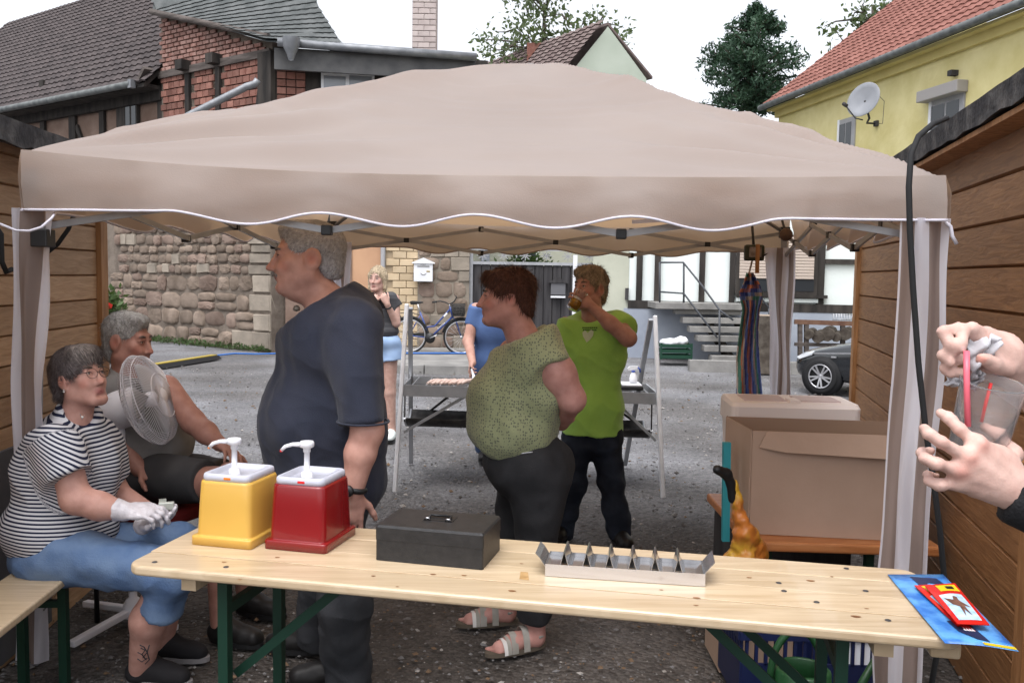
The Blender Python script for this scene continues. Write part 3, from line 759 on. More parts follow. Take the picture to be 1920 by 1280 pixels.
# potted shrub on sill
def leafmesh(name, centers, size, m, parent, seed=0, flat=0.5):
    r = np.random.default_rng(seed); n = len(centers); a = r.normal(size=(n, 3)); a /= np.linalg.norm(a, axis=1, keepdims=True); b = np.cross(a, r.normal(size=(n, 3))); b /= np.linalg.norm(b, axis=1, keepdims=True)
    s = size * (0.6 + .8 * r.random((n, 1)))
    V = np.stack([centers - a * s, centers + b * s * flat, centers + a * s, centers - b * s * flat], 1).reshape(-1, 3)
    Q = np.arange(4 * n).reshape(-1, 4)
    return link(name, mesh_np(name, V - (root_loc(parent) if parent else 0), Q, mats=[m], smooth=False), parent)
sh = thing('hanging_plant', P(988, 487, 23.6), 'dark leafy plant at the window above the gate', 'plant')
cc = P(988, 487, 23.5) + np.random.default_rng(1).normal(size=(260, 3)) * [.3, .1, .12]
leafmesh('foliage', cc, .07, m_leaf, sh, 2)
MB().lathe([(.1, -.2), (.16, 0), (.17, .02)], P(988, 495, 23.5), n=12).build('pot', m_gate, sh)

# ---- white half-timbered house on the right with plinth
WF = Face((2.35, 18.2), (1, -.25))
wh = thing('white_half_timbered_house', WF.pt(3, 0), 'white half timbered house on a blue grey plinth behind the stairs', 'house')
wb = WF.uz(1300, 571)[1]
part(WF, 'plinth', m_plinth, wh, -.1, 7.5, -.05, wb - .1, -.4, .04)
part(WF, 'infill', m_offwhite, wh, -.05, 7.5, wb - .1, 3.6, -.4, -.04)
part(WF, 'side_strip', m_beige, wh, -.75, -.02, wb - .35, 3.6, -.45, -.02)
part(WF, 'side_plinth', m_plinth, wh, -.75, -.1, -.05, wb - .35, -.45, 0)
part(WF, 'sill_beam', m_timber, wh, -.02, 7.5, wb - .1, wb + .06, -.05, .05)
for x0, x1 in ((1194, 1205), (1228, 1239), (1312, 1323), (1369, 1380), (1534, 1548)): pxpart(WF, 'timber_post', m_timber, wh, x0, 380, x1, 572, -.05, .045)
pxpart(WF, 'timber_rail', m_timber, wh, 1548, 486, 1606, 495, -.05, .044)
for (xa, xb, ys) in ((1380, 1534, 540),):
    o = pxpart(WF, 'window', m_timber, wh, xa, 440, xb, 552, -.05, .06)
    pxpart(WF, 'pane', m_glass_d, o, xa + 8, 518, (xa + xb) / 2 - 4, 546, .05, .066); pxpart(WF, 'pane', m_glass_d, o, (xa + xb) / 2 + 4, 518, xb - 8, 546, .05, .066)
    u0, z0 = WF.uz(xa + 6, 522); u1, z1 = WF.uz(xb - 6, 445); n = 14
    sl = unit_mesh('slat', mat('shutter_slat', (.50, .42, .36), .7, rand=.04), (0, .3, .15), 0, 6)
    for i in range(n): WF.piece('shutter_slat', sl, o, (u0 + u1) / 2, z0 + (i + .5) * (z1 - z0) / n, .075, (u1 - u0, .03, (z1 - z0) / n - .006))
    pxpart(WF, 'sill_strip', m_offwhite, wh, xa, 559, xb, 566, -.04, .052)
for a, b in ((1380, 1552),): pxpart(WF, 'window_sill', m_timber, wh, a, 552, b, 558, .0, .12)
lampw = pxpart(WF, 'wall_intercom', m_gate, wh, 1172, 540, 1178, 562, -.02, .05)
# stairs
st = thing('outdoor_stairs', P(1300, 640, 16.8), 'concrete outdoor stairs with thin steel railing up to the white house', 'stairs')
stp = [(1225, 1385, 565, 578)]
tl = [(1265, 583, 17.25), (1279, 600, 17.1), (1292, 617, 16.95), (1306, 634, 16.8), (1319, 653, 16.65), (1333, 672, 16.5)]
pL = P(1222, 571, 17.7); MB().box(pL + V3(.85, -.1, 0), (1.75, 1.1, .12)).build('landing', m_conc, st, bevel=.01)
for x, y, Z in tl:
    p = P(x, y, Z); MB().box(p + V3(.63, 0.1, 0), (1.25, .32, .11)).build('step', m_conc, st, bevel=.008)
ba, bb_ = P(1345, 590, 17.1) , P(1420, 672, 16.4)
MB().bar(P(1290, 590, 17.3) + V3(.35, 0, -.1), P(1345, 680, 16.5) + V3(.35, 0, -.1), .1, .16).build('stringer', m_timber, st)
MB().bar(P(1290, 590, 17.3) + V3(.95, 0, -.1), P(1345, 680, 16.5) + V3(.95, 0, -.1), .1, .16).build('stringer', m_timber, st)
m_rail = mat('painted_rail', (.07, .075, .085), .5)
Zr = 16.9
def rail(name, pts, r=.02): return MB().tube([P(*q) for q in pts], r, 6).build(name, m_rail, st)
rail('top_rail', [(1237, 492, 17.1), (1281, 492, 17.1), (1316, 535, 16.9), (1350, 582, 16.6), (1375, 600, 16.5)]); rail('mid_rail', [(1237, 547, 17.1), (1282, 550, 17.1), (1345, 633, 16.6)])
for q in ((1282, 492, 572, 17.1), (1349, 582, 660, 16.6), (1237, 492, 570, 17.1)): rail('baluster', [(q[0], q[1], q[3]), (q[0], q[2], q[3])])
rail('top_rail', [(1318, 497, 17.9), (1374, 497, 17.9), (1445, 580, 17.3)]); rail('mid_rail', [(1318, 552, 17.9), (1374, 553, 17.9), (1440, 620, 17.3)])
for q in ((1374, 497, 575, 17.9), (1442, 578, 650, 17.3)): rail('baluster', [(q[0], q[1], q[3]), (q[0], q[2], q[3])])
# step kerb at the foot of the house
kb = MB().box((5.2, 15.6, .06), (4.2, .25, .22), -.06).build('kerb', m_conc); tagp(kb, 'low concrete kerb in front of the white house', kind='structure')

# ---- yellow house on the right
YF = Face((7.1, 24.7), (1.33, -7.5))
yh = thing('yellow_house', YF.pt(4, 0), 'yellow rendered house with red tiled roof at upper right', 'house')
zY = 6.28
part(YF, 'wall', m_yellow, yh, 0, 13, 0, zY - .1, -.4, 0)
part(YF, 'end_wall', m_yellow, yh, 0, .3, 0, zY - .15, -6, -.4)
part(YF, 'cornice', m_yellow2, yh, -.05, 13, zY - .34, zY - .16, 0, .10)
sl_ = .80
part(YF, 'soffit', m_yellow2, yh, -.15, 13, zY - .16, zY - .1, -.1, .28)
tiles('roof_tiles', m_redtile, yh, YF.pt(-.25, zY, .38), YF.d * 13.3, -YF.n * 5 + V3(0, 0, 5 * sl_), 58, 20, .03, .03)
slab('roof_deck', m_timber, yh, [YF.pt(-.22, zY - .05, .3), YF.pt(13, zY - .05, .3), YF.pt(13, zY + 4 - .1, -4.6), YF.pt(-.22, zY + 4 - .1, -4.6)], V3(0, 0, -.05))
slab('gable_wall', m_yellow, yh, [YF.pt(.02, zY - .2, -.1), YF.pt(.02, zY + 3.6, -4.6), YF.pt(.02, zY - .2, -9)], YF.d * .25)
MB().tube([YF.pt(-.25, zY - .06, .44), YF.pt(13, zY - .06, .44)], .075, 10).build('gutter', m_dgutter, yh)
def ywin(x0, y0, x1, y1, shutter):
    o = pxpart(YF, 'window', m_grey_trim, yh, x0, y0, x1, y1, -.05, .03)
    uu0, zz1 = YF.uz(x0, (y0 + y1) / 2)[0], YF.uz((x0 + x1) / 2, y0)[1]; uu1, zz0 = YF.uz(x1, (y0 + y1) / 2)[0], YF.uz((x0 + x1) / 2, y1)[1]
    wdt = uu1 - uu0
    part(YF, 'pane', m_glass_d, o, uu0 + .1, uu0 + wdt * .48, zz0 + .1, zz1 - .12, .02, .037); part(YF, 'pane', m_glass_d, o, uu0 + wdt * .54, uu1 - .1, zz0 + .1, zz1 - .12, .02, .037)
    part(YF, 'reveal', m_white, o, uu0 + .02, uu0 + .1, zz0, zz1, .0, .05)
    if shutter: part(YF, 'shutter_box', mat('shutter_box_grey', (.33, .31, .30), .6), o, uu0 - .12, uu1 + .1, zz1 - .02, zz1 + .2, .0, .24, bevel=.015)
ywin(1572, 222, 1602, 285, False); ywin(1743, 182, 1806, 262, True)
lp = pxpart(YF, 'wall_lamp', m_gate, yh, 1776, 132, 1784, 142, .0, .15)
# satellite dish
dc = P(1619, 187, 17.4)
dish = thing('satellite_dish', dc, 'grey satellite dish mounted on the yellow wall', 'satellite dish')
ax = nrm(V3(-.85, -.62, .28))
MB().lathe([(0.0, -.07), (.12, -.058), (.25, -.026), (.335, .0), (.343, .008), (.335, .014), (.25, -.014), (.12, -.046), (0.0, -.058)], dc, axis=ax, n=28).build('reflector', mat('dish_grey', (.22, .23, .25), .6, (.27, .28, .30), 3), dish)
lnb = P(1585, 197, 16.85)
MB().tube([dc + V3(0, 0, -.38), P(1604, 222, 17.1), lnb + V3(.02, 0, -.03)], .012, 6).build('arm', m_gate, dish)
MB().lathe([(.0, -.06), (.035, -.06), (.035, .04), (.0, .04)], lnb, axis=-ax, n=10).build('receiver', m_gate, dish)
wq_ = YF.uz(1645, 232); wpt = YF.pt(wq_[0], wq_[1], 0)
MB().tube([dc - ax * .05, P(1630, 222, 17.55), wpt + YF.n * .25, wpt], .022, 6).build('bracket', m_gate, dish)
MB().tube([P(1645, 232, 17.5), P(1655, 232, 17.6), P(1658, 190, 17.7), P(1640, 172, 17.7)], .006, 4).build('cable', m_gate, dish)
MB().box(wpt, (.12, .12, .12), YF.ang).build('wall_plate', m_gate, dish)

# ---- small gabled house far behind
sg = thing('distant_gable_house', P(1100, 400, 30), 'distant small house with pale green gable and brown tiles', 'house')
apx = P(1140, 47, 30); gl = P(1060, 118, 30); gr = P(1212, 148, 30)
mt_g = mat('distant_render', (.38, .43, .36), .95, (.44, .49, .42), 1.0, coords='World')
s_ = (apx[2] - gr[2]) / (gr[0] - apx[0])
gl2 = V3(apx[0] - (gr[0] - apx[0]), 30, gr[2])
slab('gable_wall', mt_g, sg, [apx + V3(0, 0, -.05), gr, gr * [1, 1, 0], gl2 * [1, 1, 0], gl2], V3(0, .3, 0))
rl = V3(-4.2, 6.5, 0)
tiles('roof_tiles', mat('distant_tile', (.13, .095, .09), .85, (.19, .15, .14), 4, coords='World'), sg, gl2 + V3(-.25, -.15, .0) + rl, -rl, apx - gl2 + V3(.1, 0, .1), 20, 12, .05, .05)
slab('rear_roof', MATS['distant_tile'], sg, [apx, apx + rl, gr + rl + V3(.2, 0, 0), gr + V3(.2, 0, 0)], V3(0, 0, .08))
cq = P(1004, 108, 33)
MB().box(cq + V3(0, 0, -.1), (.62, .5, 1.1)).build('chimney', m_brick, sg)

# ================================================================== TREES
def tree_branches(parent, base, top, n, spread, r0, seed, m=m_bark):
    r = random.Random(seed); tips = []
    base = np.array(base); top = np.array(top)
    tr = [base + (top - base) * t + V3(r.uniform(-.1, .1), r.uniform(-.1, .1), 0) * (t > 0) for t in np.linspace(0, 1, 7)]
    MB().tube(tr, [r0 * (1 - .8 * t) for t in np.linspace(0, 1, 7)], 8).build('trunk', m, parent)
    mb = MB()
    for i in range(n):
        t = r.uniform(.35, 1.0); p = base + (top - base) * t; a = r.uniform(0, 6.28); L = spread * r.uniform(.5, 1.0) * (1.1 - .4 * t)
        q = [p]; d = V3(math.cos(a), math.sin(a), r.uniform(.3, 1.0))
        for k in range(4): d = d + V3(r.uniform(-.3, .3), r.uniform(-.3, .3), r.uniform(-.1, .3)); q.append(q[-1] + nrm(d) * L / 4)
        mb.tube(q, [r0 * .35 * (1 - t * .4) * (1 - .22 * k) for k in range(5)], 5)
        tips += [q[2], q[3], q[4]]
        for k in range(2):
            d2 = nrm(V3(r.uniform(-1, 1), r.uniform(-1, 1), r.uniform(-.2, 1))); w = q[2 + k] + d2 * L * .4; mb.tube([q[2 + k], w], [r0 * .12, r0 * .05], 4); tips.append(w)
    mb.build('limbs', m, parent)
    return np.array(tips)
def decid(px, pyb, pyt, Z, wpx, label, nl, seed, clusters, leaf=.11, m=m_leaf_p):
    b = P(px, pyb, Z); b[2] = 0; tp = P(px, pyt, Z); W = wpx / FPX * Z
    t = thing('deciduous_tree', b, label, 'tree')
    tips = tree_branches(t, b, tp, 26, W * .55, .22, seed)
    r = np.random.default_rng(seed)
    cl = np.array([P(x, y, Z + r.uniform(-W * .3, W * .3)) for x, y in clusters]); 
    # twigs out to the clusters
    mb = MB()
    for c in cl:
        k = np.argmin(np.linalg.norm(tips - c, axis=1)); mid = (tips[k] + c) / 2 + r.normal(size=3) * .1; mb.tube([tips[k], mid, c], [.035, .025, .01], 4)
    tw = mb.build('twigs', m_bark, t); tw['kind'] = 'stuff'
    cen = np.concatenate([cl, tips[tips[:, 2] > P(px, (pyt + 140), Z)[2]]]) if len(cl) else tips
    k = r.integers(0, len(cen), nl); off = r.normal(size=(nl, 3)) * W * .045
    leafmesh('crown', cen[k] + off, leaf, m, t, seed)
decid(1025, 300, 5, 34, 260, 'thin crowned deciduous tree behind the distant gable house', 1700, 11,
      [(900, 75), (915, 95), (930, 60), (945, 85), (960, 100), (975, 75), (990, 60), (940, 110), (1000, 35), (1020, 15), (1030, 45), (1040, 70), (1055, 25), (1065, 50), (1085, 60), (1100, 35), (1120, 25), (1090, 85), (1150, 55), (1165, 75), (1170, 52), (905, 110), (1010, 80), (1035, 5), (985, 12), (1128, 40), (960, 5)])
decid(1640, 300, 10, 30, 180, 'thin leafed tree peeping over the red tiled roof', 1300, 12, [(1545, 50), (1565, 55), (1600, 20), (1610, 45), (1625, 30), (1600, 60), (1640, 60), (1660, 15), (1670, 5), (1590, 95), (1560, 90), (1575, 110), (1620, 5), (1595, 40)], .10)
def conifer():
    Z = 30; b = P(1395, 300, Z); b[2] = 0; tp = P(1418, 12, Z); t = thing('conifer_tree', b, 'dark green conifer with broad layered crown left of the yellow house', 'tree')
    axis = [b + (tp - b) * q for q in np.linspace(0, 1, 8)]
    MB().tube(axis, [.3 * (1 - .9 * q) + .02 for q in np.linspace(0, 1, 8)], 8).build('trunk', m_bark, t)
    r = np.random.default_rng(4); mb = MB(); C = []
    z0 = P(1395, 215, Z)[2]
    prof = [(0.0, 1.45), (.18, 1.75), (.4, 1.72), (.6, 1.45), (.76, 1.05), (.87, .5), (.94, .28), (1.0, .1)]
    for i in range(105):
        q = r.random() ** .95; zz = z0 + (tp[2] - z0) * q; c = b + (tp - b) * ((zz - b[2]) / (tp[2] - b[2])); a = r.random() * 6.283
        R = np.interp(q, [p[0] for p in prof], [p[1] for p in prof]) * r.uniform(.75, 1.12); up = r.uniform(.0, .45)
        e = c + V3(math.cos(a) * R, math.sin(a) * R, R * up); mid = (c + e) / 2 + V3(0, 0, -.05)
        mb.tube([c, mid, e], [.05, .03, .01], 4)
        nn = int(55 + 110 * R / 1.7); s = r.random(nn) ** .7; pts = c + (e - c) * s[:, None]; side = nrm(np.cross(e - c, V3(0, 0, 1)))
        pts = pts + side * (r.normal(size=(nn, 1)) * .16 * (1.1 - .3 * s[:, None])) * R * .8 + V3(0, 0, 1) * r.normal(size=(nn, 1)) * .10 - V3(0, 0, .08) * s[:, None]
        C.append(pts)
    mb.build('limbs', m_bark, t); leafmesh('crown', np.concatenate(C), .085, m_needle, t, 5, .35)
conifer()
# red geranium bush by the stone wall, weeds at its foot
gb = thing('geranium_bush', P(195, 600, 15.5) * [1, 1, 0], 'dark green bush with red flowers behind the left shed', 'bush')
r = np.random.default_rng(9)
cc = np.array([P(x, y, 15.5 + r.uniform(-.3, .3)) for x, y in zip(r.normal(195, 16, 1500), r.normal(590, 22, 1500))]); cc[:, 2] = np.clip(cc[:, 2], .1, None)
leafmesh('foliage', cc, .06, m_leaf, gb, 3); leafmesh('flowers', np.array([P(x, y, 15.2) for x, y in ((195, 618), (196, 620), (193, 616), (205, 575), (206, 573), (190, 566), (212, 590), (202, 600))]), .045, mat('red_flower', (.55, .03, .02), .6), gb, 4, .9)
MB().tube([P(195, 600, 15.5) * [1, 1, 0], P(195, 600, 15.5)], .03, 6).build('stem', m_bark, gb)
wd = []
for i in range(900):
    u = -r.random() * 5.2; wd.append(LF.pt(u, .02 + .10 * r.random() ** 2, .1 + .35 * r.random() ** 2))
we = leafmesh('weeds', np.array(wd), .05, m_leaf, None, 8, .25); tagp(we, 'green weeds growing along the foot of the stone wall', 'weeds', kind='stuff')
# ================================================================== SHEDS
def shed(name, label, A, B, m, post_px, z_top, board_h, roof_over, roof_z, near_end=True, side=1):
    F = Face(A[:2], (B[0] - A[0], B[1] - A[1])); L = float(np.hypot(B[0] - A[0], B[1] - A[1]))
    t = thing(name, F.pt(L / 2, 0), label, 'shed'); me = unit_mesh('board', m, (0.002, .4, .05), 0, 31)
    z = -0.02
    while z < z_top:
        F.piece('board', me, t, L / 2, z + board_h / 2, -.02, (L, .045, board_h)); z += board_h
    part(F, 'inner_wall', m_timber, t, .02, L - .02, 0, z_top, -.1, -.046)
    return F, L, t
# right shed: wall runs from the far corner towards the camera
RA, RB = (2.53, 6.6), (1.615, 2.5)
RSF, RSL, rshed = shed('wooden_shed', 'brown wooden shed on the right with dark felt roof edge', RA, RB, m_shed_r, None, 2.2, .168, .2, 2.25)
part(RSF, 'corner_post', m_shedpost, rshed, -.06, .05, 0, 2.2, -.08, .03)
part(RSF, 'door_post', m_shedpost, rshed, RSL - .38, RSL - .29, 0, 1.02, .003, .04); part(RSF, 'door_rail', m_shedpost, rshed, RSL - .95, RSL - .385, .93, 1.02, .003, .035)
BK = Face(RA, (1, .2)); 
part(BK, 'back_wall', m_shed_r, rshed, .02, 2.2, 0, 2.2, -.06, -.01)
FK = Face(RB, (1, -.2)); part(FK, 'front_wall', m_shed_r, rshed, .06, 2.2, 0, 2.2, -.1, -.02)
# roof edge, along the same line, sloping up inward
def felt_roof(F, L, t, zE, over, run, rise, back=False, nearover=.3, faro=.1, thick=.085):
    n = 40; r = np.random.default_rng(3)
    V = []; u = np.linspace(-faro, L + nearover, n + 1)
    jag = .016 * (r.random(n + 1) - .5)
    rows = [(over - .0, zE - thick, 1), (over + .01, zE, 0), (-run, zE + rise, 0), (-run, zE + rise - .05, 0), (over - .05, zE - thick + .02, 1)]
    for w, z, j in rows:
        for i in range(n + 1): V.append(F.pt(u[i], z + (jag[i] if j else .2 * jag[i]), w))
    k = n + 1; Q = []
    for a in range(len(rows)):
        b = (a + 1) % len(rows)
        for i in range(n): Q.append([a * k + i, a * k + i + 1, b * k + i + 1, b * k + i])
    link('felt_roof', mesh_np('felt_roof', np.array(V) - root_loc(t), np.array(Q), mats=[m_felt], smooth=False), t)
felt_roof(RSF, RSL, rshed, 2.25, .13, 1.2, .22)
part(RSF, 'soffit_board', m_shedpost, rshed, -.05, RSL + .2, 2.14, 2.16, -.02, .11)
MB().bar(RSF.pt(RSL + .25, 2.0, .02), RSF.pt(RSL + .25, 2.62, .02), .05, .07).build('ridge_bracket', m_felt, rshed)
# left shed
LA, LB = (-1.93, 2.2), (-2.12, 4.62)
LSF, LSL, lshed = shed('wooden_shed', 'light brown wooden shed on the left behind the seated woman', LA, LB, m_shed, None, 2.1, .122, .2, 2.1)
part(LSF, 'corner_post', m_shedpost, lshed, LSL - .035, LSL + .055, 0, 2.1, -.08, .028)
BK2 = Face(LB, (-1, .1)); part(BK2, 'back_wall', m_shed, lshed, .08, 2.2, 0, 2.1, .02, .07)
part(Face(LA, (-1, 0.0)), 'front_wall', m_shed, lshed, .02, 1.8, 0, 2.1, -.06, 0)
felt_roof(LSF, LSL, lshed, 2.125, .22, 1.2, .25, nearover=.12, faro=.3)
part(LSF, 'dark_panel', mat('grey_panel', (.10, .10, .11), .7), lshed, 1.05, 1.75, .02, .87, .003, .02)

# ================================================================== PARTY TENT
TC = np.array([0.07, 4.45, 0]); TY = R_(-3.0); TW = 1.495
tex = V3(math.cos(TY), math.sin(TY), 0); tey = V3(.14, .99, 0)          # the frame stands a little racked
def T(u, v, z): return TC + tex * u + tey * v + V3(0, 0, z)
tent = thing('party_tent', TC, 'beige pop up party tent with scalloped valance over the stall', 'tent')
m_canvas = mat('beige_canvas', (0.35, 0.30, 0.277), 0.8, (0.382, 0.33, 0.305), 1.5, sheen=0.2, translucent=0.36, tcol=(0.70, 0.46, 0.27), coords='World', bump=0.12, bscale=220, spec=.2)
m_canvas_u = m_canvas
m_piping = mat('white_piping', (0.58, 0.56, 0.63), 0.6)
m_tube = mat('tent_tube', (0.30, 0.30, 0.31), 0.45, (0.36, 0.36, 0.37), 8, metal=0.5)
ZE, ZA = 1.985, 2.665
def eave_z(s, side=0):
    # eave sags between the legs; the front right corner hangs lower
    return ZE - .07 * (1 - (abs(s) / TW) ** 2.2) - (.055 * max(0, s / TW) ** 2 if side == 0 else .055 * max(0, -s / TW) ** 2 if side == 1 else 0)
def roof_z(u, v):
    m = max(abs(u), abs(v)); t = 1 - m / TW
    s = u if abs(v) >= abs(u) else v
    sd = (0 if v < 0 else 2) if abs(v) >= abs(u) else (1 if u > 0 else 3)
    sr = s / max(m, 1e-6) * TW
    # across each panel the cloth hangs a little below the hips
    h = t ** 0.90
    ze = eave_z(sr, sd)
    hip = (abs(s) / max(m, 1e-6))
    belly = -.05 * (1 - hip ** 2) * 4 * t * (1 - t)
    return ze + (ZA - ze) * h + belly
def canopy():
    N = 200; V = []; g = np.linspace(-TW, TW, N + 1)
    X, Y = np.meshgrid(g, g); U = X.ravel(); W = Y.ravel()
    Z = np.array([roof_z(a, b) for a, b in zip(U, W)])
    p = np.stack([U, W, Z], 1)
    m = np.maximum(np.abs(U), np.abs(W)) / TW
    # round the peak
    rr = np.hypot(U, W); Z = Z - .035 * np.exp(-(rr / .16) ** 2)
    # stretched wrinkles: fine creases along the eave and rays out of the corners
    wr = np.zeros(len(U))
    for cx in (-TW, TW):
        for cy in (-TW, TW):
            dx, dy = U - cx, W - cy; d = np.hypot(dx, dy); a = np.arctan2(np.abs(dy), np.abs(dx))
            amp = (.020 if cy < 0 else .012) * np.exp(-((d - .6) / .55) ** 2)
            wr += amp * (np.sin(a * 34 + 2.2 * np.sin(d * 3) + cx * 3 + cy) * .6 + np.sin(a * 19 + cy * 2))
    wr += .018 * vnoise(p, np.array([1.2, 9.0, 1]), 3) * (m > .25) + .010 * vnoise(p, np.array([3, 22, 1]), 5) * (m > .3) + .010 * vnoise(p, np.array([22, 3, 1]), 6) * (np.abs(U) > np.abs(W)) + .03 * vnoise(p, np.array([1.6, 2.4, 1]), 4)
    wr += .02 * vnoise(p, np.array([5, 5, 1]), 9) * np.exp(-(rr / .5) ** 2)
    # bumps where the frame props the cloth near the peak
    for bx, by in ((-.42, .0), (.42, .0), (0, -.42), (0, .42), (-.5, -.45), (.52, -.45)): wr += .03 * np.exp(-(((U - bx) ** 2 + (W - by) ** 2) / .02))
    Z = Z + wr * np.clip((1 - m) * 8, 0, 1)
    P3 = TC + np.outer(U, tex) + np.outer(W, tey) + np.outer(Z, V3(0, 0, 1))
    k = N + 1; i = (np.arange(N)[:, None] * k + np.arange(N)[None]).ravel(); Q = np.stack([i, i + 1, i + k + 1, i + k], 1)
    link('canopy', mesh_np('canopy', P3 - TC, Q, mats=[m_canvas]), tent)
canopy()
SIDES = [(lambda s: (s, -TW - .012)), (lambda s: (TW + .012, s)), (lambda s: (-s, TW + .012)), (lambda s: (-TW - .012, -s))]
def bottom_z(s, side):
    a = abs(s) / TW
    w = np.clip((.72 - a) / .1, 0, 1)
    return 1.785 - (.0 if side == 0 else .018 if side == 2 else 0) + .0 * a - w * .012 + w * .019 * math.cos((s - .02) / .505 * 2 * math.pi) + (1 - w) * .008
for k, sd in enumerate(SIDES):
    n = 150; V = []; rows = 7
    S_ = np.linspace(-TW - .01, TW + .01, n + 1)
    mb = MB()
    def pv(i, j, out=0.0):
        s = S_[i]; u, v = sd(s); zt = eave_z(max(-TW, min(s, TW)), k) + .006; zb_ = bottom_z(s, k); q = j / rows; z = zt + (zb_ - zt) * q
        nout = (np.array([0, -1]), np.array([1, 0]), np.array([0, 1]), np.array([-1, 0]))[k]
        wv = .014 * math.sin(s * 5.1 + k) * q + .008 * math.sin(s * 13 + 2 * k) * q + .012 * q + .010 * math.sin(q * 3.1)
        wv += .012 * q * float(vnoise(np.array([[s * 4, k * 3., q * 2]]), 1.0, 5)[0]) * 2 + .006 * float(vnoise(np.array([[s * 14, k * 3., q * 9]]), 1.0, 6)[0])
        wv += .02 * q * math.cos((s) / .505 * 2 * math.pi) * (abs(s) < 1.1)
        return T(u + nout[0] * (wv + out), v + nout[1] * (wv + out), z)
    V = [pv(i, j) - TC for j in range(rows + 1) for i in range(n + 1)]
    kk = n + 1; i = (np.arange(rows)[:, None] * kk + np.arange(n)[None]).ravel(); Q = np.stack([i, i + kk, i + kk + 1, i + 1], 1)
    va = link('valance', mesh_np('valance', np.array(V), Q, mats=[m_canvas]), tent)
    MB().tube([pv(i, rows, .001) for i in range(n + 1)], .0048, 6).build('piping', m_piping if k != 2 else m_canvas, va)
# frame: legs, scissor trusses, brackets
legs = [(-1, -1), (1, -1), (1, 1), (-1, 1)]
LI = TW - .03
for a, b in legs:
    lean = V3(-.34, .50, 0) if (a, b) == (-1, -1) else V3(0, 0, 0)
    MB().bar(T(a * LI, b * LI, 0) + lean, T(a * LI, b * LI, 1.93), .032).build('leg', m_tube, tent)
    MB().box(T(a * LI, b * LI, 1.90), (.06, .06, .07), TY).build('leg_bracket', m_black, tent, bevel=.004)
    MB().box(T(a * LI, b * LI, 1.70), (.058, .058, .06), TY).build('slider', m_black, tent, bevel=.004)
    MB().box(T(a * LI, b * LI, .005) + lean, (.09, .09, .01), TY).build('foot_plate', m_tube, tent)
    MB().tube([T(a * LI, b * LI, 1.9), T(a * .45, b * .45, 2.36), T(0, 0, 2.6)], .012, 6).build('roof_strut', m_tube, tent)
MB().bar(T(0, 0, 2.15), T(0, 0, 2.62), .03).build('peak_post', m_tube, tent)
for k in range(4):
    a, b = legs[k], legs[(k + 1) % 4]
    pa, pb = V3(*a) * LI, V3(*b) * LI
    nu = 3
    for i in range(nu):
        q0, q1 = i / nu, (i + 1) / nu
        A0, A1 = pa + (pb - pa) * q0, pa + (pb - pa) * q1; zt, zb_ = 1.895, 1.74
        inn = nrm(np.array([-(pa + pb)[0], -(pa + pb)[1]])) * .012
        MB().bar(T(A0[0], A0[1], zt), T(A1[0], A1[1], zb_), .012, .022).build('truss_bar', m_tube, tent)
        MB().bar(T(A0[0] + inn[0], A0[1] + inn[1], zb_), T(A1[0] + inn[0], A1[1] + inn[1], zt), .012, .022).build('truss_bar', m_tube, tent)
        M_ = (A0 + A1) / 2
        MB().box(T(M_[0] + inn[0] / 2, M_[1] + inn[1] / 2, (zt + zb_) / 2), (.034, .034, .03), TY).build('joint', m_black, tent)
        if i < nu - 1:
            for z in (zt, zb_): MB().box(T(A1[0], A1[1], z), (.034, .034, .034), TY).build('joint', m_black, tent, bevel=.004)
# gathered striped curtains at the legs
m_stripew = mat('curtain_white', (0.78, 0.76, 0.82), 0.75, (0.82, 0.80, 0.86), 3, translucent=.6, coords='World')
m_stripet = mat('curtain_taupe', (0.24, 0.182, 0.16), 0.8, (0.275, 0.21, 0.187), 3, translucent=.45, tcol=(.42, .35, .32), coords='World')
def curtain(a, b, cu, prof, stripes, seed, ztop=1.80, zbot=.02, amp=.022, lean=V3(0, 0, 0)):
    """prof: list of (z, left, right) horizontal reach along the camera's x, measured from the leg; stripes: (fraction end, material index)"""
    base = T(a * LI, b * LI, 0) + np.array(cu); n = 48; rows = 44; r = np.random.default_rng(seed); ph = r.random(4) * 6
    V = []; zs = np.linspace(ztop, zbot, rows + 1)
    pz = np.array([p[0] for p in prof])[::-1]; pl = np.array([p[1] for p in prof])[::-1]; pr_ = np.array([p[2] for p in prof])[::-1]
    for z in zs:
        l_, r_ = np.interp(z, pz, pl), np.interp(z, pz, pr_)
        for i in range(n + 1):
            q = i / n; dep = amp * (math.sin(q * 11 + ph[0] + 2.2 * z) + .5 * math.sin(q * 21 + ph[1] - 3 * z)) + .012 * math.sin(z * 9 + q * 6 + ph[2])
            xx = l_ + (r_ - l_) * q + .006 * math.sin(z * 8 + ph[3] + q * 4)
            V.append(base + tex * xx + tey * (dep - .05) + V3(0, 0, z) + lean * (1 - z / 1.93))
    k = n + 1; Q = []; mi = []
    for j in range(rows):
        for i in range(n):
            Q.append([j * k + i, (j + 1) * k + i, (j + 1) * k + i + 1, j * k + i + 1]); q = (i + .5) / n
            mi.append(next(m for e, m in stripes if q <= e))
    o = link('leg_curtain', mesh_np('leg_curtain', np.array(V) - TC, np.array(Q), mats=[m_stripew, m_stripet], midx=mi), tent)
    return o
curtain(-1, -1, (-.04, 0, 0), [(1.8, -.03, .135), (1.65, -.025, .115), (1.2, -.02, .105), (.6, .0, .12), (0.02, .0, .13)], [(.2, 0), (.66, 1), (1.01, 0)], 1, amp=.010, lean=V3(-.34, .50, 0))
curtain(1, -1, (0, 0, 0), [(1.8, -.10, .06), (1.3, -.10, .06), (.9, -.115, .05), (.5, -.12, .04), (.02, -.10, .05)], [(.05, 0), (.32, 1), (.60, 0), (.88, 1), (1.01, 0)], 2, amp=.009)
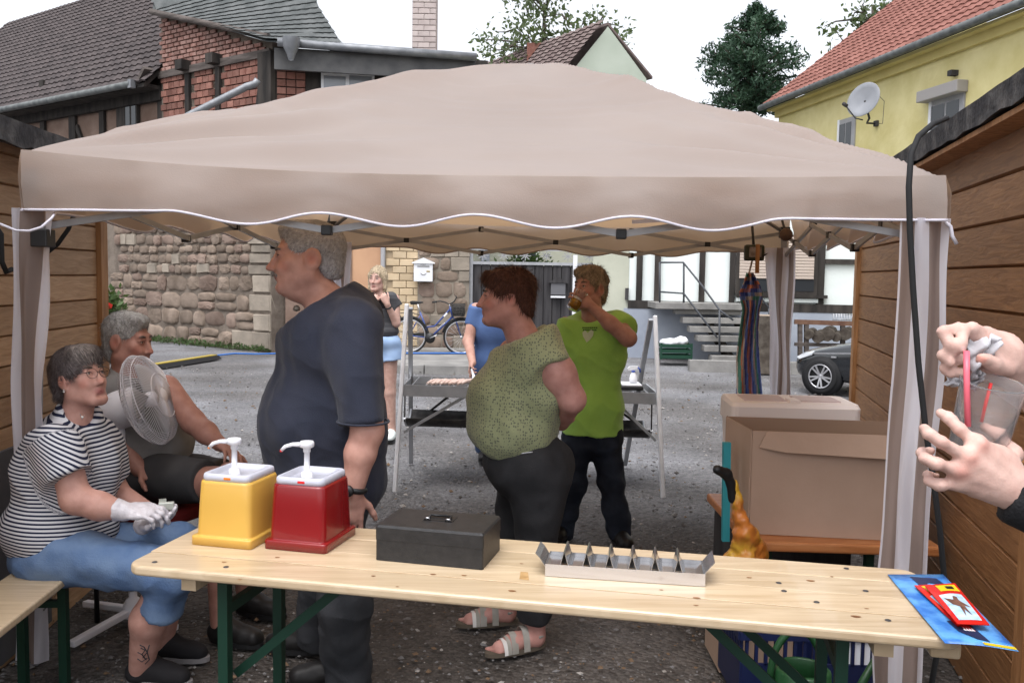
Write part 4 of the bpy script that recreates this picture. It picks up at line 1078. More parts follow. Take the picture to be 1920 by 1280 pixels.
curtain(1, 1, (.04, -.02, 0), [(1.78, -.165, .02), (1.3, -.13, .02), (.9, -.10, .02), (.02, -.03, .03)], [(.36, 0), (.55, 1), (.76, 0), (.93, 1), (1.01, 0)], 3, amp=.012)
curtain(-1, 1, (0, 0, 0), [(1.78, .0, .13), (1.3, .0, .11), (.02, .0, .06)], [(.5, 0), (.8, 1), (1.01, 0)], 4)
MB().tube([T(TW + .01, -TW - .02, 1.79), T(TW + .03, -TW - .02, 1.775), T(TW + .035, -TW - .025, 1.745), T(TW + .05, -TW - .025, 1.72)], .006, 6).build('tie_strap', m_piping, tent)
MB().bar(P(1185, 416, 2.97), P(1335, 408, 2.95), .008, .012).build('edge_tube', m_piping, tent)

# ================================================================== TABLE AND BENCH
m_pine = mat('varnished_pine', (0.44, 0.325, 0.20), 0.30, (0.58, 0.46, 0.315), 3.0, stretch=(1.2, 16, 4), bump=0.06, detail=8, distort=.8, contrast=(.3, .7), coat=.25, spec=.5, rand=.06, rotz=.2, coords='World')
m_knot = mat('pine_knot', (0.16, 0.07, 0.03), .45, (0.25, 0.12, 0.05), 30)
m_gsteel = mat('green_steel', (0.007, 0.032, 0.02), .45, spec=.4)
TBY = R_(-11.7); tbc = np.array([0.045, 2.52, 0.0]); bx = V3(math.cos(TBY), math.sin(TBY), 0); by = V3(-math.sin(TBY), math.cos(TBY), 0)
def TB(u, v, z=.77): return tbc + bx * u + by * v + V3(0, 0, z)
tbl = thing('beer_table', TB(0, 0, 0), 'long varnished pine folding table with green steel legs in front', 'table')
L2, W2 = 1.1, .262; nbd = 4; wbd = 2 * W2 / nbd
def tabletop():
    # glued pine boards, each with its own grain; rounded ends
    for i in range(nbd):
        v0 = -W2 + i * wbd; mb = MB()
        rc_ = .05; pts = []
        n0, n1 = (i == 0), (i == nbd - 1)
        def corner(cx, cy, a0, a1): return [(cx + rc_ * math.cos(a), cy + rc_ * math.sin(a)) for a in np.linspace(a0, a1, 6)]
        pts += corner(-L2 + rc_, v0 + rc_, math.pi, 1.5 * math.pi) if n0 else [(-L2, v0)]
        pts += corner(L2 - rc_, v0 + rc_, 1.5 * math.pi, 2 * math.pi) if n0 else [(L2, v0)]
        pts += corner(L2 - rc_, v0 + wbd - rc_, 0, .5 * math.pi) if n1 else [(L2, v0 + wbd)]
        pts += corner(-L2 + rc_, v0 + wbd - rc_, .5 * math.pi, math.pi) if n1 else [(-L2, v0 + wbd)]
        mb.prism([TB(u, v + (0.0004 if not n0 and v < v0 + .01 else 0), .74) for u, v in pts], (0, 0, .03)); mb.build('board', m_pine, tbl, bevel=.009 if (n0 or n1) else .0008, segs=3)
tabletop()
rk = random.Random(3)
for px, py, s in ((700, 1079, .007), (960, 1107, .011), (812, 1076, .009), (978, 1056, .006), (1306, 1120, .010), (1305, 1134, .007), (1520, 1088, .012), (1605, 1155, .013), (520, 1044, .008), (745, 1099, .005), (1560, 1080, .005), (420, 1053, .008), (450, 1086, .006), (870, 1078, .008), (1240, 1105, .006), (1625, 1140, .006), (1405, 1082, .008)):
    s = s * .72; p = G(px, py, .7708); c, s_ = math.cos(TBY), math.sin(TBY)
    MB().add([p + bx * (s * (1 + .2 * math.sin(3 * a)) * 1.3 * math.cos(a)) + by * (s * .8 * math.sin(a)) for a in np.linspace(0, 6.283, 12, endpoint=False)], [tuple(range(12))]).build('knot', m_knot, tbl)
m_bolt = mat('bolt_head', (.10, .095, .10), .4, metal=.6)
for px, py in ((1587, 1065), (1470, 1107), (1531, 1128), (1623, 1107), (1665, 1162), (1460, 1092), (424, 1062), (290, 1053)):
    MB().lathe([(0, .0015), (.006, .0015), (.008, 0)], G(px, py, .771), n=10).build('bolt', m_bolt, tbl)
MB().add([G(x, y, .7709) for x, y in ((976, 1071), (990, 1072), (992, 1087), (974, 1085))], [(0, 1, 2, 3)]).build('wood_patch', mat('wood_patch', (.34, .2, .08), .4, (.5, .32, .15), 40), tbl)
for e in (-1, 1):
    MB().bar(TB(e * .93, -.21, .715), TB(e * .93, .23, .715), .045, .045).build('cross_batten', m_pine, tbl)
    u = e * .84
    for v in (-.17, .17): MB().bar(TB(u, v, 0), TB(u, v, .735), .03, .03, up=bx).build('leg', m_gsteel, tbl)
    for z in (.63, .12): MB().bar(TB(u, -.17, z), TB(u, .17, z), .022, .03).build('leg_stretcher', m_gsteel, tbl)
    for v in (-.12, .12): MB().bar(TB(u - e * .005, v, .42), TB(u - e * .36, v, .73), .008, .026).build('folding_brace', m_gsteel, tbl)
MB().box(TB(1.07, -.16, .72), (.07, .10, .04), TBY).build('end_block', m_pine, tbl, bevel=.008)
# bench along the left side
bn = thing('beer_bench', (-1.72, 2.6, 0), 'pine bench on the left under the seated woman', 'bench')
b1, b0 = G(112, 1092, .47), G(0, 1180, .47); bd = nrm((b0 - b1) * [1, 1, 0]); bl = V3(bd[1], -bd[0], 0)
if bl[0] > 0: bl = -bl
e0 = b1 - bd * .42
mb = MB(); mb.prism([e0 + V3(0, 0, -.03), e0 + bd * 2.2 + V3(0, 0, -.03), e0 + bd * 2.2 + bl * .225 + V3(0, 0, -.03), e0 + bl * .225 + V3(0, 0, -.03)], (0, 0, .03)); mb.build('seat_board', m_pine, bn, bevel=.008, segs=3)
for q in (.3, 1.9):
    for w in (.04, .19): MB().bar(e0 + bd * q + bl * w + V3(0, 0, -.47), e0 + bd * q + bl * w + V3(0, 0, -.03), .03).build('leg', m_gsteel, bn)
    MB().bar(e0 + bd * q + bl * .04 + V3(0, 0, -.12), e0 + bd * q + bl * .19 + V3(0, 0, -.12), .025).build('leg_stretcher', m_gsteel, bn)

# ================================================================== ON THE TABLE
def rbox_pts(w, d, r, z, n=5):
    pts = []
    for sx, sy, a0 in ((1, 1, 0), (-1, 1, .5), (-1, -1, 1), (1, -1, 1.5)):
        for a in np.linspace(a0 * math.pi, (a0 + .5) * math.pi, n): pts.append((sx * (w / 2 - r) + r * math.cos(a), sy * (d / 2 - r) + r * math.sin(a), z))
    return pts
def loft(mb, rings, M, cap0=True, cap1=True, smooth=True):
    n = len(rings[0]); vs = [M @ Vector(p) for rg in rings for p in rg]
    fs = [(i * n + j, i * n + (j + 1) % n, (i + 1) * n + (j + 1) % n, (i + 1) * n + j) for i in range(len(rings) - 1) for j in range(n)]
    mb.add(vs, fs, smooth)
    o = len(mb.v) - len(vs)
    if cap0: mb.f.append([o + j for j in range(n)][::-1]); mb.mi.append(mb.cur); mb.sm.append(False)
    if cap1: mb.f.append([o + (len(rings) - 1) * n + j for j in range(n)]); mb.mi.append(mb.cur); mb.sm.append(False)
    return mb
m_lid = mat('milky_lid', (0.62, 0.64, 0.74), 0.35, spec=.5, trans=.25)
m_pump = mat('white_plastic', (0.74, 0.75, 0.80), 0.35, spec=.5)
def dispenser(label, pc, yaw, m, m_tab, ang_spout, hscale=1.0):
    t = thing('sauce_dispenser', pc, label, 'dispenser', 'sauce dispensers on the table'); M = Matrix.Translation(Vector(pc)) @ Matrix.Rotation(yaw, 4, 'Z')
    mb = MB(); loft(mb, [rbox_pts(.203, .225, .012, 0), rbox_pts(.203, .225, .012, .022), rbox_pts(.203, .225, .012, .0235), rbox_pts(.2, .222, .012, .0265), rbox_pts(.198, .220, .012, .027), rbox_pts(.184, .207, .02, .027), rbox_pts(.1825, .2055, .02, .0275), rbox_pts(.182, .205, .02, .032), rbox_pts(.177, .196, .022, .12), rbox_pts(.172, .188, .024, .185), rbox_pts(.168, .184, .024, .192), rbox_pts(.155, .17, .022, .194)], M); mb.build('body', m, t)
    mb = MB(); loft(mb, [rbox_pts(.158, .176, .02, .193), rbox_pts(.160, .178, .022, .203), rbox_pts(.158, .176, .022, .212), rbox_pts(.15, .168, .02, .215), rbox_pts(.124, .142, .02, .215), rbox_pts(.12, .138, .02, .203), rbox_pts(.116, .134, .02, .202)], M); mb.build('lid', m_lid, t)
    MB(M).box((0.01, -.084, .203), (.024, .012, .008)).build('date_tab', m_tab, t, bevel=.002)
    p0 = Vector((.0, -.03, 0))
    mb = MB(M); mb.lathe([(0, .198), (.019, .198), (.019, .205), (.0165, .207), (.0165, .222), (.012, .223), (.0085, .224), (.0085, .283), (.011, .284), (.0115, .300)], (p0.x, p0.y, 0), n=16); pst = mb.build('pump', m_pump, t)
    mb = MB(M); mb.lathe([(0, .296), (.013, .296), (.0215, .300), (.022, .313), (.019, .317), (0, .318)], (p0.x, p0.y, 0), n=18)
    d = Vector((math.cos(ang_spout), math.sin(ang_spout), 0)); q = Vector((p0.x, p0.y, .306))
    mb.tube([q + d * .012, q + d * .045 + Vector((0, 0, -.001)), q + d * .068 + Vector((0, 0, -.008)), q + d * .08 + Vector((0, 0, -.02))], [.008, .0062, .0058, .0052], 10); mb.build('spout', m_pump, t)
    MB(M).lathe([(0, -.003), (.0045, -.003), (.0045, .002), (0, .002)], q + d * .081 + Vector((0, 0, -.022)), n=8).build('spout_tip', m_tab, t)
    return t
m_mustard = mat('yellow_plastic', (0.58, 0.34, 0.065), 0.32, (0.62, 0.37, 0.075), 3, spec=.5, coat=.2); m_ketchup = mat('red_plastic', (0.19, 0.004, 0.006), 0.25, (0.21, 0.006, 0.008), 3, spec=.5, coat=.3)
m_orange = mat('orange_plastic', (.75, .2, .02), .4); m_redtab = mat('bright_red_plastic', (.65, .02, .02), .4)
yw = TBY + R_(-2)
dispenser('yellow mustard dispenser with white pump on the table', (G(347, 1022, .771) + G(482, 1030, .771)) / 2 + by * .116, yw, m_mustard, m_orange, R_(187))
dispenser('red ketchup dispenser with white pump on the table', (G(485, 1030, .771) + G(622, 1038, .771)) / 2 + by * .116, yw, m_ketchup, m_redtab, R_(187))
# cash box
cbx = thing('cash_box', (G(704, 1049, .771) + G(907, 1068, .771)) / 2, 'black metal cash box with folding handle on the table', 'cash box')
A_, B_ = G(704, 1049, .771), G(905, 1068, .771); cw_ = float(np.linalg.norm(B_ - A_)); ca = math.atan2(B_[1] - A_[1], B_[0] - A_[0]); dp = .20
Mc = Matrix.Translation(Vector((A_ + B_) / 2)) @ Matrix.Rotation(ca, 4, 'Z') @ Matrix.Translation((0, dp / 2, 0))
m_cash = mat('black_hammered_metal', (0.020, 0.020, 0.021), 0.42, (0.030, 0.029, 0.030), 40, bump=.15, bscale=350, spec=.5, metal=.2)
mb = MB(); loft(mb, [rbox_pts(cw_, dp, .006, 0, 3), rbox_pts(cw_, dp, .006, .060, 3)], Mc, smooth=False); mb.build('tray_body', m_cash, cbx)
mb = MB(); loft(mb, [rbox_pts(cw_ + .0025, dp + .0025, .007, .0605, 3), rbox_pts(cw_ + .0025, dp + .0025, .007, .097, 3), rbox_pts(cw_ - .004, dp - .004, .007, .104, 3), rbox_pts(cw_ - .03, dp - .03, .007, .105, 3)], Mc, smooth=False); lid = mb.build('lid', m_cash, cbx)
MB(Mc).box((.0, .01, .1055), (.09, .055, .0025)).build('handle_recess', m_black, lid); m_chrome = mat('chrome', (.75, .75, .78), .15, metal=1)
MB(Mc).tube([(-.032, -.012, .108), (-.032, .018, .113), (.032, .018, .113), (.032, -.012, .108)], .004, 6).build('handle', m_black, lid)
for sx in (-1, 1): MB(Mc).tube([(sx * .032 - .008, -.016, .107), (sx * .032 - .006, -.022, .114), (sx * .032 + .006, -.022, .114), (sx * .032 + .008, -.016, .107)], .0025, 6).build('handle_clip', m_chrome, lid)
# metal holder with folded pockets
hd = thing('metal_food_holder', (G(1022, 1078, .771) + G(1322, 1098, .771)) / 2, 'folded steel holder with zigzag pockets for rolls on the table', 'food holder')
A_, B_ = G(1022, 1079, .771), G(1322, 1099, .771); hw = float(np.linalg.norm(B_ - A_)); ha = math.atan2(B_[1] - A_[1], B_[0] - A_[0])
Mh = Matrix.Translation(Vector(A_)) @ Matrix.Rotation(ha, 4, 'Z')
m_inox = mat('stainless_sheet', (.36, .36, .37), .2, (.46, .46, .47), 20, stretch=(1, .1, 1), metal=.85)
m_inox_l = mat('bright_aluminium_front', (.66, .67, .72), .22, metal=1.0)
hd_d = .115
np_ = 7; pit = hw / np_; prof = [(-.028, .062), (-.016, .050), (0.0, .026)]
for i in range(np_):
    a = i * pit
    prof += [(a + .010, .022), (a + pit * .62, .022)]
    if i < np_ - 1: prof += [(a + pit * .80, .066), (a + pit * .85, .068), (a + pit * .98, .040)]
prof += [(hw - .005, .03), (hw + .012, .052), (hw + .024, .066)]
mb = MB(Mh); mb.add([(x, y, z) for y in (0.002, hd_d) for x, z in prof], [(i, i + 1, len(prof) + i + 1, len(prof) + i) for i in range(len(prof) - 1)]); mb.build('folded_sheet', m_inox, hd, solid=.0018)
MB(Mh).box((hw / 2, 0, .0175), (hw, .0022, .034)).build('front_panel', m_inox_l, hd)
MB(Mh).box((hw / 2, hd_d + .002, .0175), (hw, .0022, .034)).build('rear_panel', m_inox, hd)
for e in (0.001, hw - .001): MB(Mh).box((e, hd_d / 2, .0175), (.002, hd_d - .003, .034)).build('side_panel', m_inox, hd)
# picture card with two red packets hanging over the right end
m_card = mat('blue_printed_card', (.03, .16, .52), .25, (.12, .36, .72), 14, coords='World', contrast=(.4, .6), spec=.5)
card = thing('picture_card', G(1760, 1140, .775), 'blue glossy picture card lying over the right table end', 'card')
cq = [G(1664, 1077, .773), G(1768, 1077, .774), G(1910, 1222, .775), G(1772, 1206, .775)]
cu = [np.array(p) for p in cq]
def cardpt(a, b): return (cu[0] * (1 - a) + cu[1] * a) * (1 - b) + (cu[3] * (1 - a) + cu[2] * a) * b
mb = MB(); mb.grid(lambda a, b: cardpt(a, b) + V3(0, 0, .001 + .004 * math.sin(a * 3) * b), 10, 10); mb.build('sheet', m_card, card, solid=.0012)
def decal(name, m, par, a0, a1, b0, b1, h, fn=cardpt, pts=None):
    pts = pts or [(a0, b0), (a1, b0), (a1, b1), (a0, b1)]
    return MB().add([fn(a, b) + V3(0, 0, h + .004 * math.sin(a * 3) * b) for a, b in pts], [tuple(range(len(pts)))]).build(name, m, par)
m_navy = mat('dark_print', (.02, .03, .08), .3); m_ylw = mat('yellow_print', (.75, .55, .02), .3); m_redp = mat('red_packet', (.62, .015, .012), .25, spec=.5, coat=.3); m_sky = mat('pale_blue_print', (.28, .48, .72), .3, (.6, .72, .8), 30, coords='World'); m_ltxt = mat('white_print', (.8, .8, .82), .3)
decal('print_edge', m_ylw, card, .55, .99, .965, .995, .0035)
decal('print_shape', m_navy, card, 0, 0, 0, 0, .0035, pts=[(.35, .05), (.8, .08), (.85, .2), (.6, .15), (.4, .22)])
decal('print_shape', m_navy, card, 0, 0, 0, 0, .0036, pts=[(.30, .72), (.6, .70), (.68, .95), (.52, .93), (.34, .85)])
decal('print_teeth', m_redtab, card, 0, 0, 0, 0, .0042, pts=[(.42, .76), (.58, .77), (.60, .84), (.46, .83)])
for i in range(4): decal('print_tooth', m_ltxt, card, 0, 0, 0, 0, .0048, pts=[(.43 + .04 * i, .84), (.455 + .04 * i, .80), (.47 + .04 * i, .845)])
def packet(name, label, q, yellow_px, dz):
    t = thing(name, q[0], label, 'packet', 'red packets on the blue card'); qs = [np.array(p) for p in q]
    fn = lambda a, b: (qs[0] * (1 - a) + qs[1] * a) * (1 - b) + (qs[3] * (1 - a) + qs[2] * a) * b
    mb = MB(); mb.grid(lambda a, b: fn(a, b) + V3(0, 0, dz + .008 * math.sin(math.pi * a) * math.sin(math.pi * b)), 12, 12); mb.grid(lambda a, b: fn(a, b) + V3(0, 0, dz - .0015), 2, 2); mb.build('pouch', m_redp, t)
    sp = lambda a, b: fn(a, b) + V3(0, 0, dz + .0007 + .008 * math.sin(math.pi * a) * math.sin(math.pi * b))
    def pr(name, m, a0, a1, b0, b1, up=0.0): 
        mb = MB(); mb.grid(lambda a, b: sp(a0 + (a1 - a0) * a, b0 + (b1 - b0) * b) + V3(0, 0, up), 6, 6); mb.build(name, m, t)
    pr('yellow_banner', m_ylw, .30, .92, .05, .24); pr('banner_print', m_black, .55, .8, .10, .19, .0005); pr('picture', m_sky, .14, .86, .33, .92); MB().add([sp(a, b) + V3(0, 0, .0008) for a, b in ((.2, .42), (.42, .5), (.5, .40), (.6, .43), (.58, .52), (.82, .66), (.62, .64), (.66, .84), (.54, .72), (.44, .86), (.46, .66), (.3, .6))], [tuple(range(12))]).build('picture_print', mat('brown_print', (.10, .045, .03), .4, (.2, .1, .07), 40), t)
packet('red_packet', 'lower red sweet packet half under the other on the card', [G(1714, 1098, .782), G(1745, 1096, .782), G(1835, 1170, .782), G(1795, 1174, .782)], None, .002)
packet('red_packet', 'upper red sweet packet with yellow banner lying on top', [G(1733, 1099, .792), G(1790, 1095, .792), G(1856, 1174, .792), G(1795, 1172, .792)], None, .004)
# ================================================================== GRILL
gr = thing('charcoal_grill', (.13, 6.9, 0), 'long steel charcoal grill on folding legs behind the woman', 'grill')
gl_, gr_ = P(763, 570, 6.75), P(1228, 592, 6.75)
MB().bar(gl_, G(740, 922), .045, .03, up=(1, 0, 0)).build('front_leg', m_alu, gr, bevel=.006); MB().bar(gr_, G(1243, 933), .045, .03, up=(1, 0, 0)).build('front_leg', m_alu, gr, bevel=.006)
MB().bar(gl_ + V3(.02, .05, -.03), V3(-.84, 7.55, 0), .035, .025).build('rear_leg', m_galv, gr); MB().bar(gr_ + V3(-.02, .05, -.03), V3(.98, 7.6, 0), .035, .025).build('rear_leg', m_galv, gr)
gz = .755
A_, B_ = V3(-.80, 6.66, gz), V3(1.09, 6.66, gz - .035)
def GP(a, b, c=0): return A_ + (B_ - A_) * a + V3(0, .58 * b, c)
MB().prism([GP(0, 0, -.05), GP(1, 0, -.05), GP(1, 1, -.05), GP(0, 1, -.05)], (0, 0, .01)).build('pan', m_steel_d, gr)
for a, b, c, d in ((0, 0, 1, 0), (0, 1, 1, 1), (0, 0, 0, 1), (1, 0, 1, 1)): MB().bar(GP(a, b, -.02), GP(c, d, -.02), .012, .085).build('pan_rim', m_galv, gr)
for i in range(18): MB().bar(GP(.03 + i * .055, .02, .012), GP(.03 + i * .055, .98, .012), .008, .008).build('grate_bar', m_galv, gr)
for e, f in ((.0, .24), (1.0, .72)):
    MB().bar(GP(e + (.24 if e == 0 else -.16), .1, -.06), GP(e, .05, -.34), .02, .02).build('brace', m_galv, gr); MB().bar(GP(e + (.20 if e == 0 else -.22), .9, -.06), GP(e + .01, .9, -.36), .018, .018).build('brace', m_steel_d, gr)
def trough(u0, u1, z):
    mb = MB(); mb.grid(lambda a, b: GP(u0 + (u1 - u0) * a, .12 + .76 * b, z - .09 * math.sin(math.pi * b) ** .7), 12, 10); mb.build('ash_trough', m_steel_d, gr, solid=.006)
    for q in (u0, u1): MB().tube([GP(q, .12 + .76 * b, z - .09 * math.sin(math.pi * b) ** .7) for b in np.linspace(0, 1, 9)], .01, 6).build('trough_rim', m_galv, gr)
trough(.0, .30, -.24); trough(.78, .985, -.27)
for q in (.985, .78, .0, .30): MB().tube([GP(q, .15, -.05), GP(q, .14, -.15), GP(q, .13, -.27)], .006, 5).build('chain', m_steel_d, gr)
# sausages and things on the grill
m_saus = mat('raw_sausage', (.58, .42, .36), .45, (.66, .52, .46), 20)
rr = random.Random(2)
for i in range(9):
    p = P(815 + i * 8, 717 + (i % 2), 6.86); a = rr.uniform(.7, 1.3)
    o = MB().tube([p + V3(-.05, -.07, 0), p + V3(-.02, -.02, .012), p + V3(.02, .05, .012), p + V3(.05, .09, 0)], [.010, .016, .016, .010], 8).build('sausage', m_saus)
    tagp(o, 'pale raw sausage, %s from the left on the grill' % ('first second third fourth fifth sixth seventh eighth ninth'.split()[i]), 'sausage', 'sausages on the grill')
tr_ = thing('serving_tray', P(1182, 722, 6.95), 'dark tray with white paper on the right end of the grill', 'tray')
q = P(1182, 722, 6.95); MB().box(q + V3(0, 0, -.01), (.17, .25, .03)).build('tray', m_black, tr_, bevel=.008); MB().box(q + V3(0, 0, .012), (.15, .22, .008)).build('paper', m_white, tr_)
sb = thing('spray_bottle', P(1186, 715, 6.95), 'small white spray bottle with blue trigger on the grill', 'bottle')
q = P(1187, 716, 6.95); m_blue = mat('blue_plastic', (.03, .07, .35), .35, spec=.5)
MB().lathe([(0, 0), (.03, 0), (.031, .03), (.022, .06), (.012, .075), (.012, .085)], q, n=12).build('bottle', m_white, sb); MB().lathe([(.015, .078), (.015, .09), (0, .09)], q, n=10).build('collar', m_blue, sb)
MB().prism([q + V3(-.035, 0, .088), q + V3(.03, 0, .105), q + V3(.035, 0, .125), q + V3(-.03, 0, .12), q + V3(-.045, 0, .105)], (0, .02, 0)).build('spray_head', m_white, sb); MB().tube([q + V3(.032, .01, .115), q + V3(.05, .01, .1), q + V3(.055, .01, .075)], .007, 6).build('trigger', m_blue, sb)

# ================================================================== BICYCLE
def BQ(cx, cy, Z=17.3): return P(680 + cx / 4.742, 450 + cy / 4.742, Z)
bk = thing('bicycle', BQ(640, 1010), 'blue step through bicycle with front basket leaning on the pier', 'bicycle')
m_bblue = mat('blue_bike_paint', (.03, .06, .22), .3, spec=.5, coat=.3); m_rim = mat('bike_rim', (.55, .55, .57), .3, metal=.8)
for c in ((415, 848), (876, 862)):
    cc = BQ(*c); R0 = .33
    t_ = MB().tube([cc + V3(R0 * math.cos(a), 0, R0 * math.sin(a)) for a in np.linspace(0, 6.2832, 37)], .019, 6, cap=False).build('tyre', m_rubber, bk)
    w_ = MB().tube([cc + V3((R0 - .028) * math.cos(a), 0, (R0 - .028) * math.sin(a)) for a in np.linspace(0, 6.2832, 37)], .013, 6, cap=False).build('rim', m_rim, bk)
    mb = MB()
    for i in range(18): a = i * 6.2832 / 18; mb.tube([cc + V3(.02 * math.cos(a + .8), (-1) ** i * .02, .02 * math.sin(a + .8)), cc + V3((R0 - .03) * math.cos(a), 0, (R0 - .03) * math.sin(a))], .0025, 3)
    s_ = mb.build('spokes', m_rim, bk); s_['kind'] = 'stuff'
    MB().lathe([(0, -.035), (.025, -.035), (.025, .035), (0, .035)], cc, axis=(0, 1, 0), n=10).build('hub', m_rim, bk)
    MB().tube([cc + V3((R0 + .035) * math.cos(a), 0, (R0 + .035) * math.sin(a)) for a in np.linspace(.5 if c[0] > 500 else -.3, 2.9, 20)], .022, 6).build('mudguard', m_black, bk)
BBp = BQ(600, 870); hT, hB = BQ(775, 590), BQ(800, 680)
def bt(n, pts, r=.018, m=m_bblue): return MB().tube(pts, r, 8).build(n, m, bk)
bt('seat_tube', [BBp, BQ(510, 640)], .017); bt('seat_post', [BQ(510, 640), BQ(490, 570)], .013, m_rim); bt('down_tube', [BBp, hB], .02); bt('top_tube', [BQ(562, 775), BQ(640, 765), BQ(700, 700), BQ(778, 612)], .017); bt('head_tube', [hT, hB], .021)
bt('fork', [hB, BQ(830, 720), BQ(876, 862)], .014); bt('chain_stay', [BBp, BQ(415, 848)], .012); bt('seat_stay', [BQ(515, 660), BQ(415, 848)], .011); bt('handlebar', [BQ(620, 553), BQ(690, 542), BQ(740, 555), BQ(770, 572), BQ(812, 548), BQ(835, 510), BQ(828, 495)], .012, m_black); bt('stem', [hT, BQ(770, 572)], .012, m_rim)
bt('grip', [BQ(618, 553), BQ(660, 548)], .018, m_black); bt('rear_rack', [BQ(515, 670), BQ(420, 640), BQ(330, 650), BQ(330, 665), BQ(415, 848)], .008, m_gate)
MB().prism([BQ(418, 545), BQ(440, 540), BQ(535, 548), BQ(535, 560), BQ(480, 572), BQ(425, 575)], (0, .12, 0)).build('saddle', m_black, bk, bevel=.02)
MB().lathe([(0, -.006), (.1, -.006), (.1, .006), (0, .006)], BBp + V3(0, -.03, 0), axis=(0, 1, 0), n=20).build('chain_guard', m_black, bk); bt('crank', [BBp + V3(0, -.05, 0), BQ(680, 835) + V3(0, -.05, 0)], .01, m_rim); MB().box(BQ(685, 828) + V3(0, -.09, 0), (.09, .07, .025)).build('pedal', m_black, bk)
MB().prism([BQ(400, 825), BQ(600, 825), BQ(600, 860), BQ(400, 855)], (0, .015, 0)).build('chain_case', m_black, bk)
MB().lathe([(0, 0), (.025, 0), (.025, .01), (0, .01)], BQ(432, 925) + V3(0, -.02, 0), axis=(0, 1, 0), n=8).build('reflector', m_orange, bk); MB().box(BQ(296, 790), (.05, .03, .035)).build('rear_reflector', m_orange, bk)
m_basket = mat('black_wicker', (.03, .028, .026), .7, (.09, .085, .08), 60, bump=.5)
ba, bb_ = BQ(790, 568), BQ(908, 568); bc, bdn = BQ(903, 675), BQ(808, 672)
mb = MB()
for t_ in np.linspace(0, 1, 9):
    l_, r_ = ba + (bdn - ba) * t_, bb_ + (bc - bb_) * t_
    mb.tube([l_ + V3(0, -.13, 0), r_ + V3(0, -.13, 0), r_ + V3(0, .13, 0), l_ + V3(0, .13, 0), l_ + V3(0, -.13, 0)], .007, 4)
for t_ in np.linspace(0, 1, 9):
    for s_ in (-.13, .13): mb.tube([ba + (bb_ - ba) * t_ + V3(0, s_, 0), bdn + (bc - bdn) * t_ + V3(0, s_, 0)], .006, 4)
bs = mb.build('basket', m_basket, bk); bs['kind'] = 'stuff'
MB().box((ba + bc) / 2 + V3(0.01, 0, -.02), (.2, .2, .16)).build('basket_liner', m_black, bk)
for i in range(6): MB().box(BQ(672 + i * 11, 782 - i * 9) + V3(0, -.022, 0), (.012, .004, .018)).build('frame_letter', m_ltxt, bk)
MB().bar(BQ(722, 678) + V3(0, -.02, 0), BQ(752, 648) + V3(0, -.02, 0), .004, .03).build('frame_sticker', m_ltxt, bk)

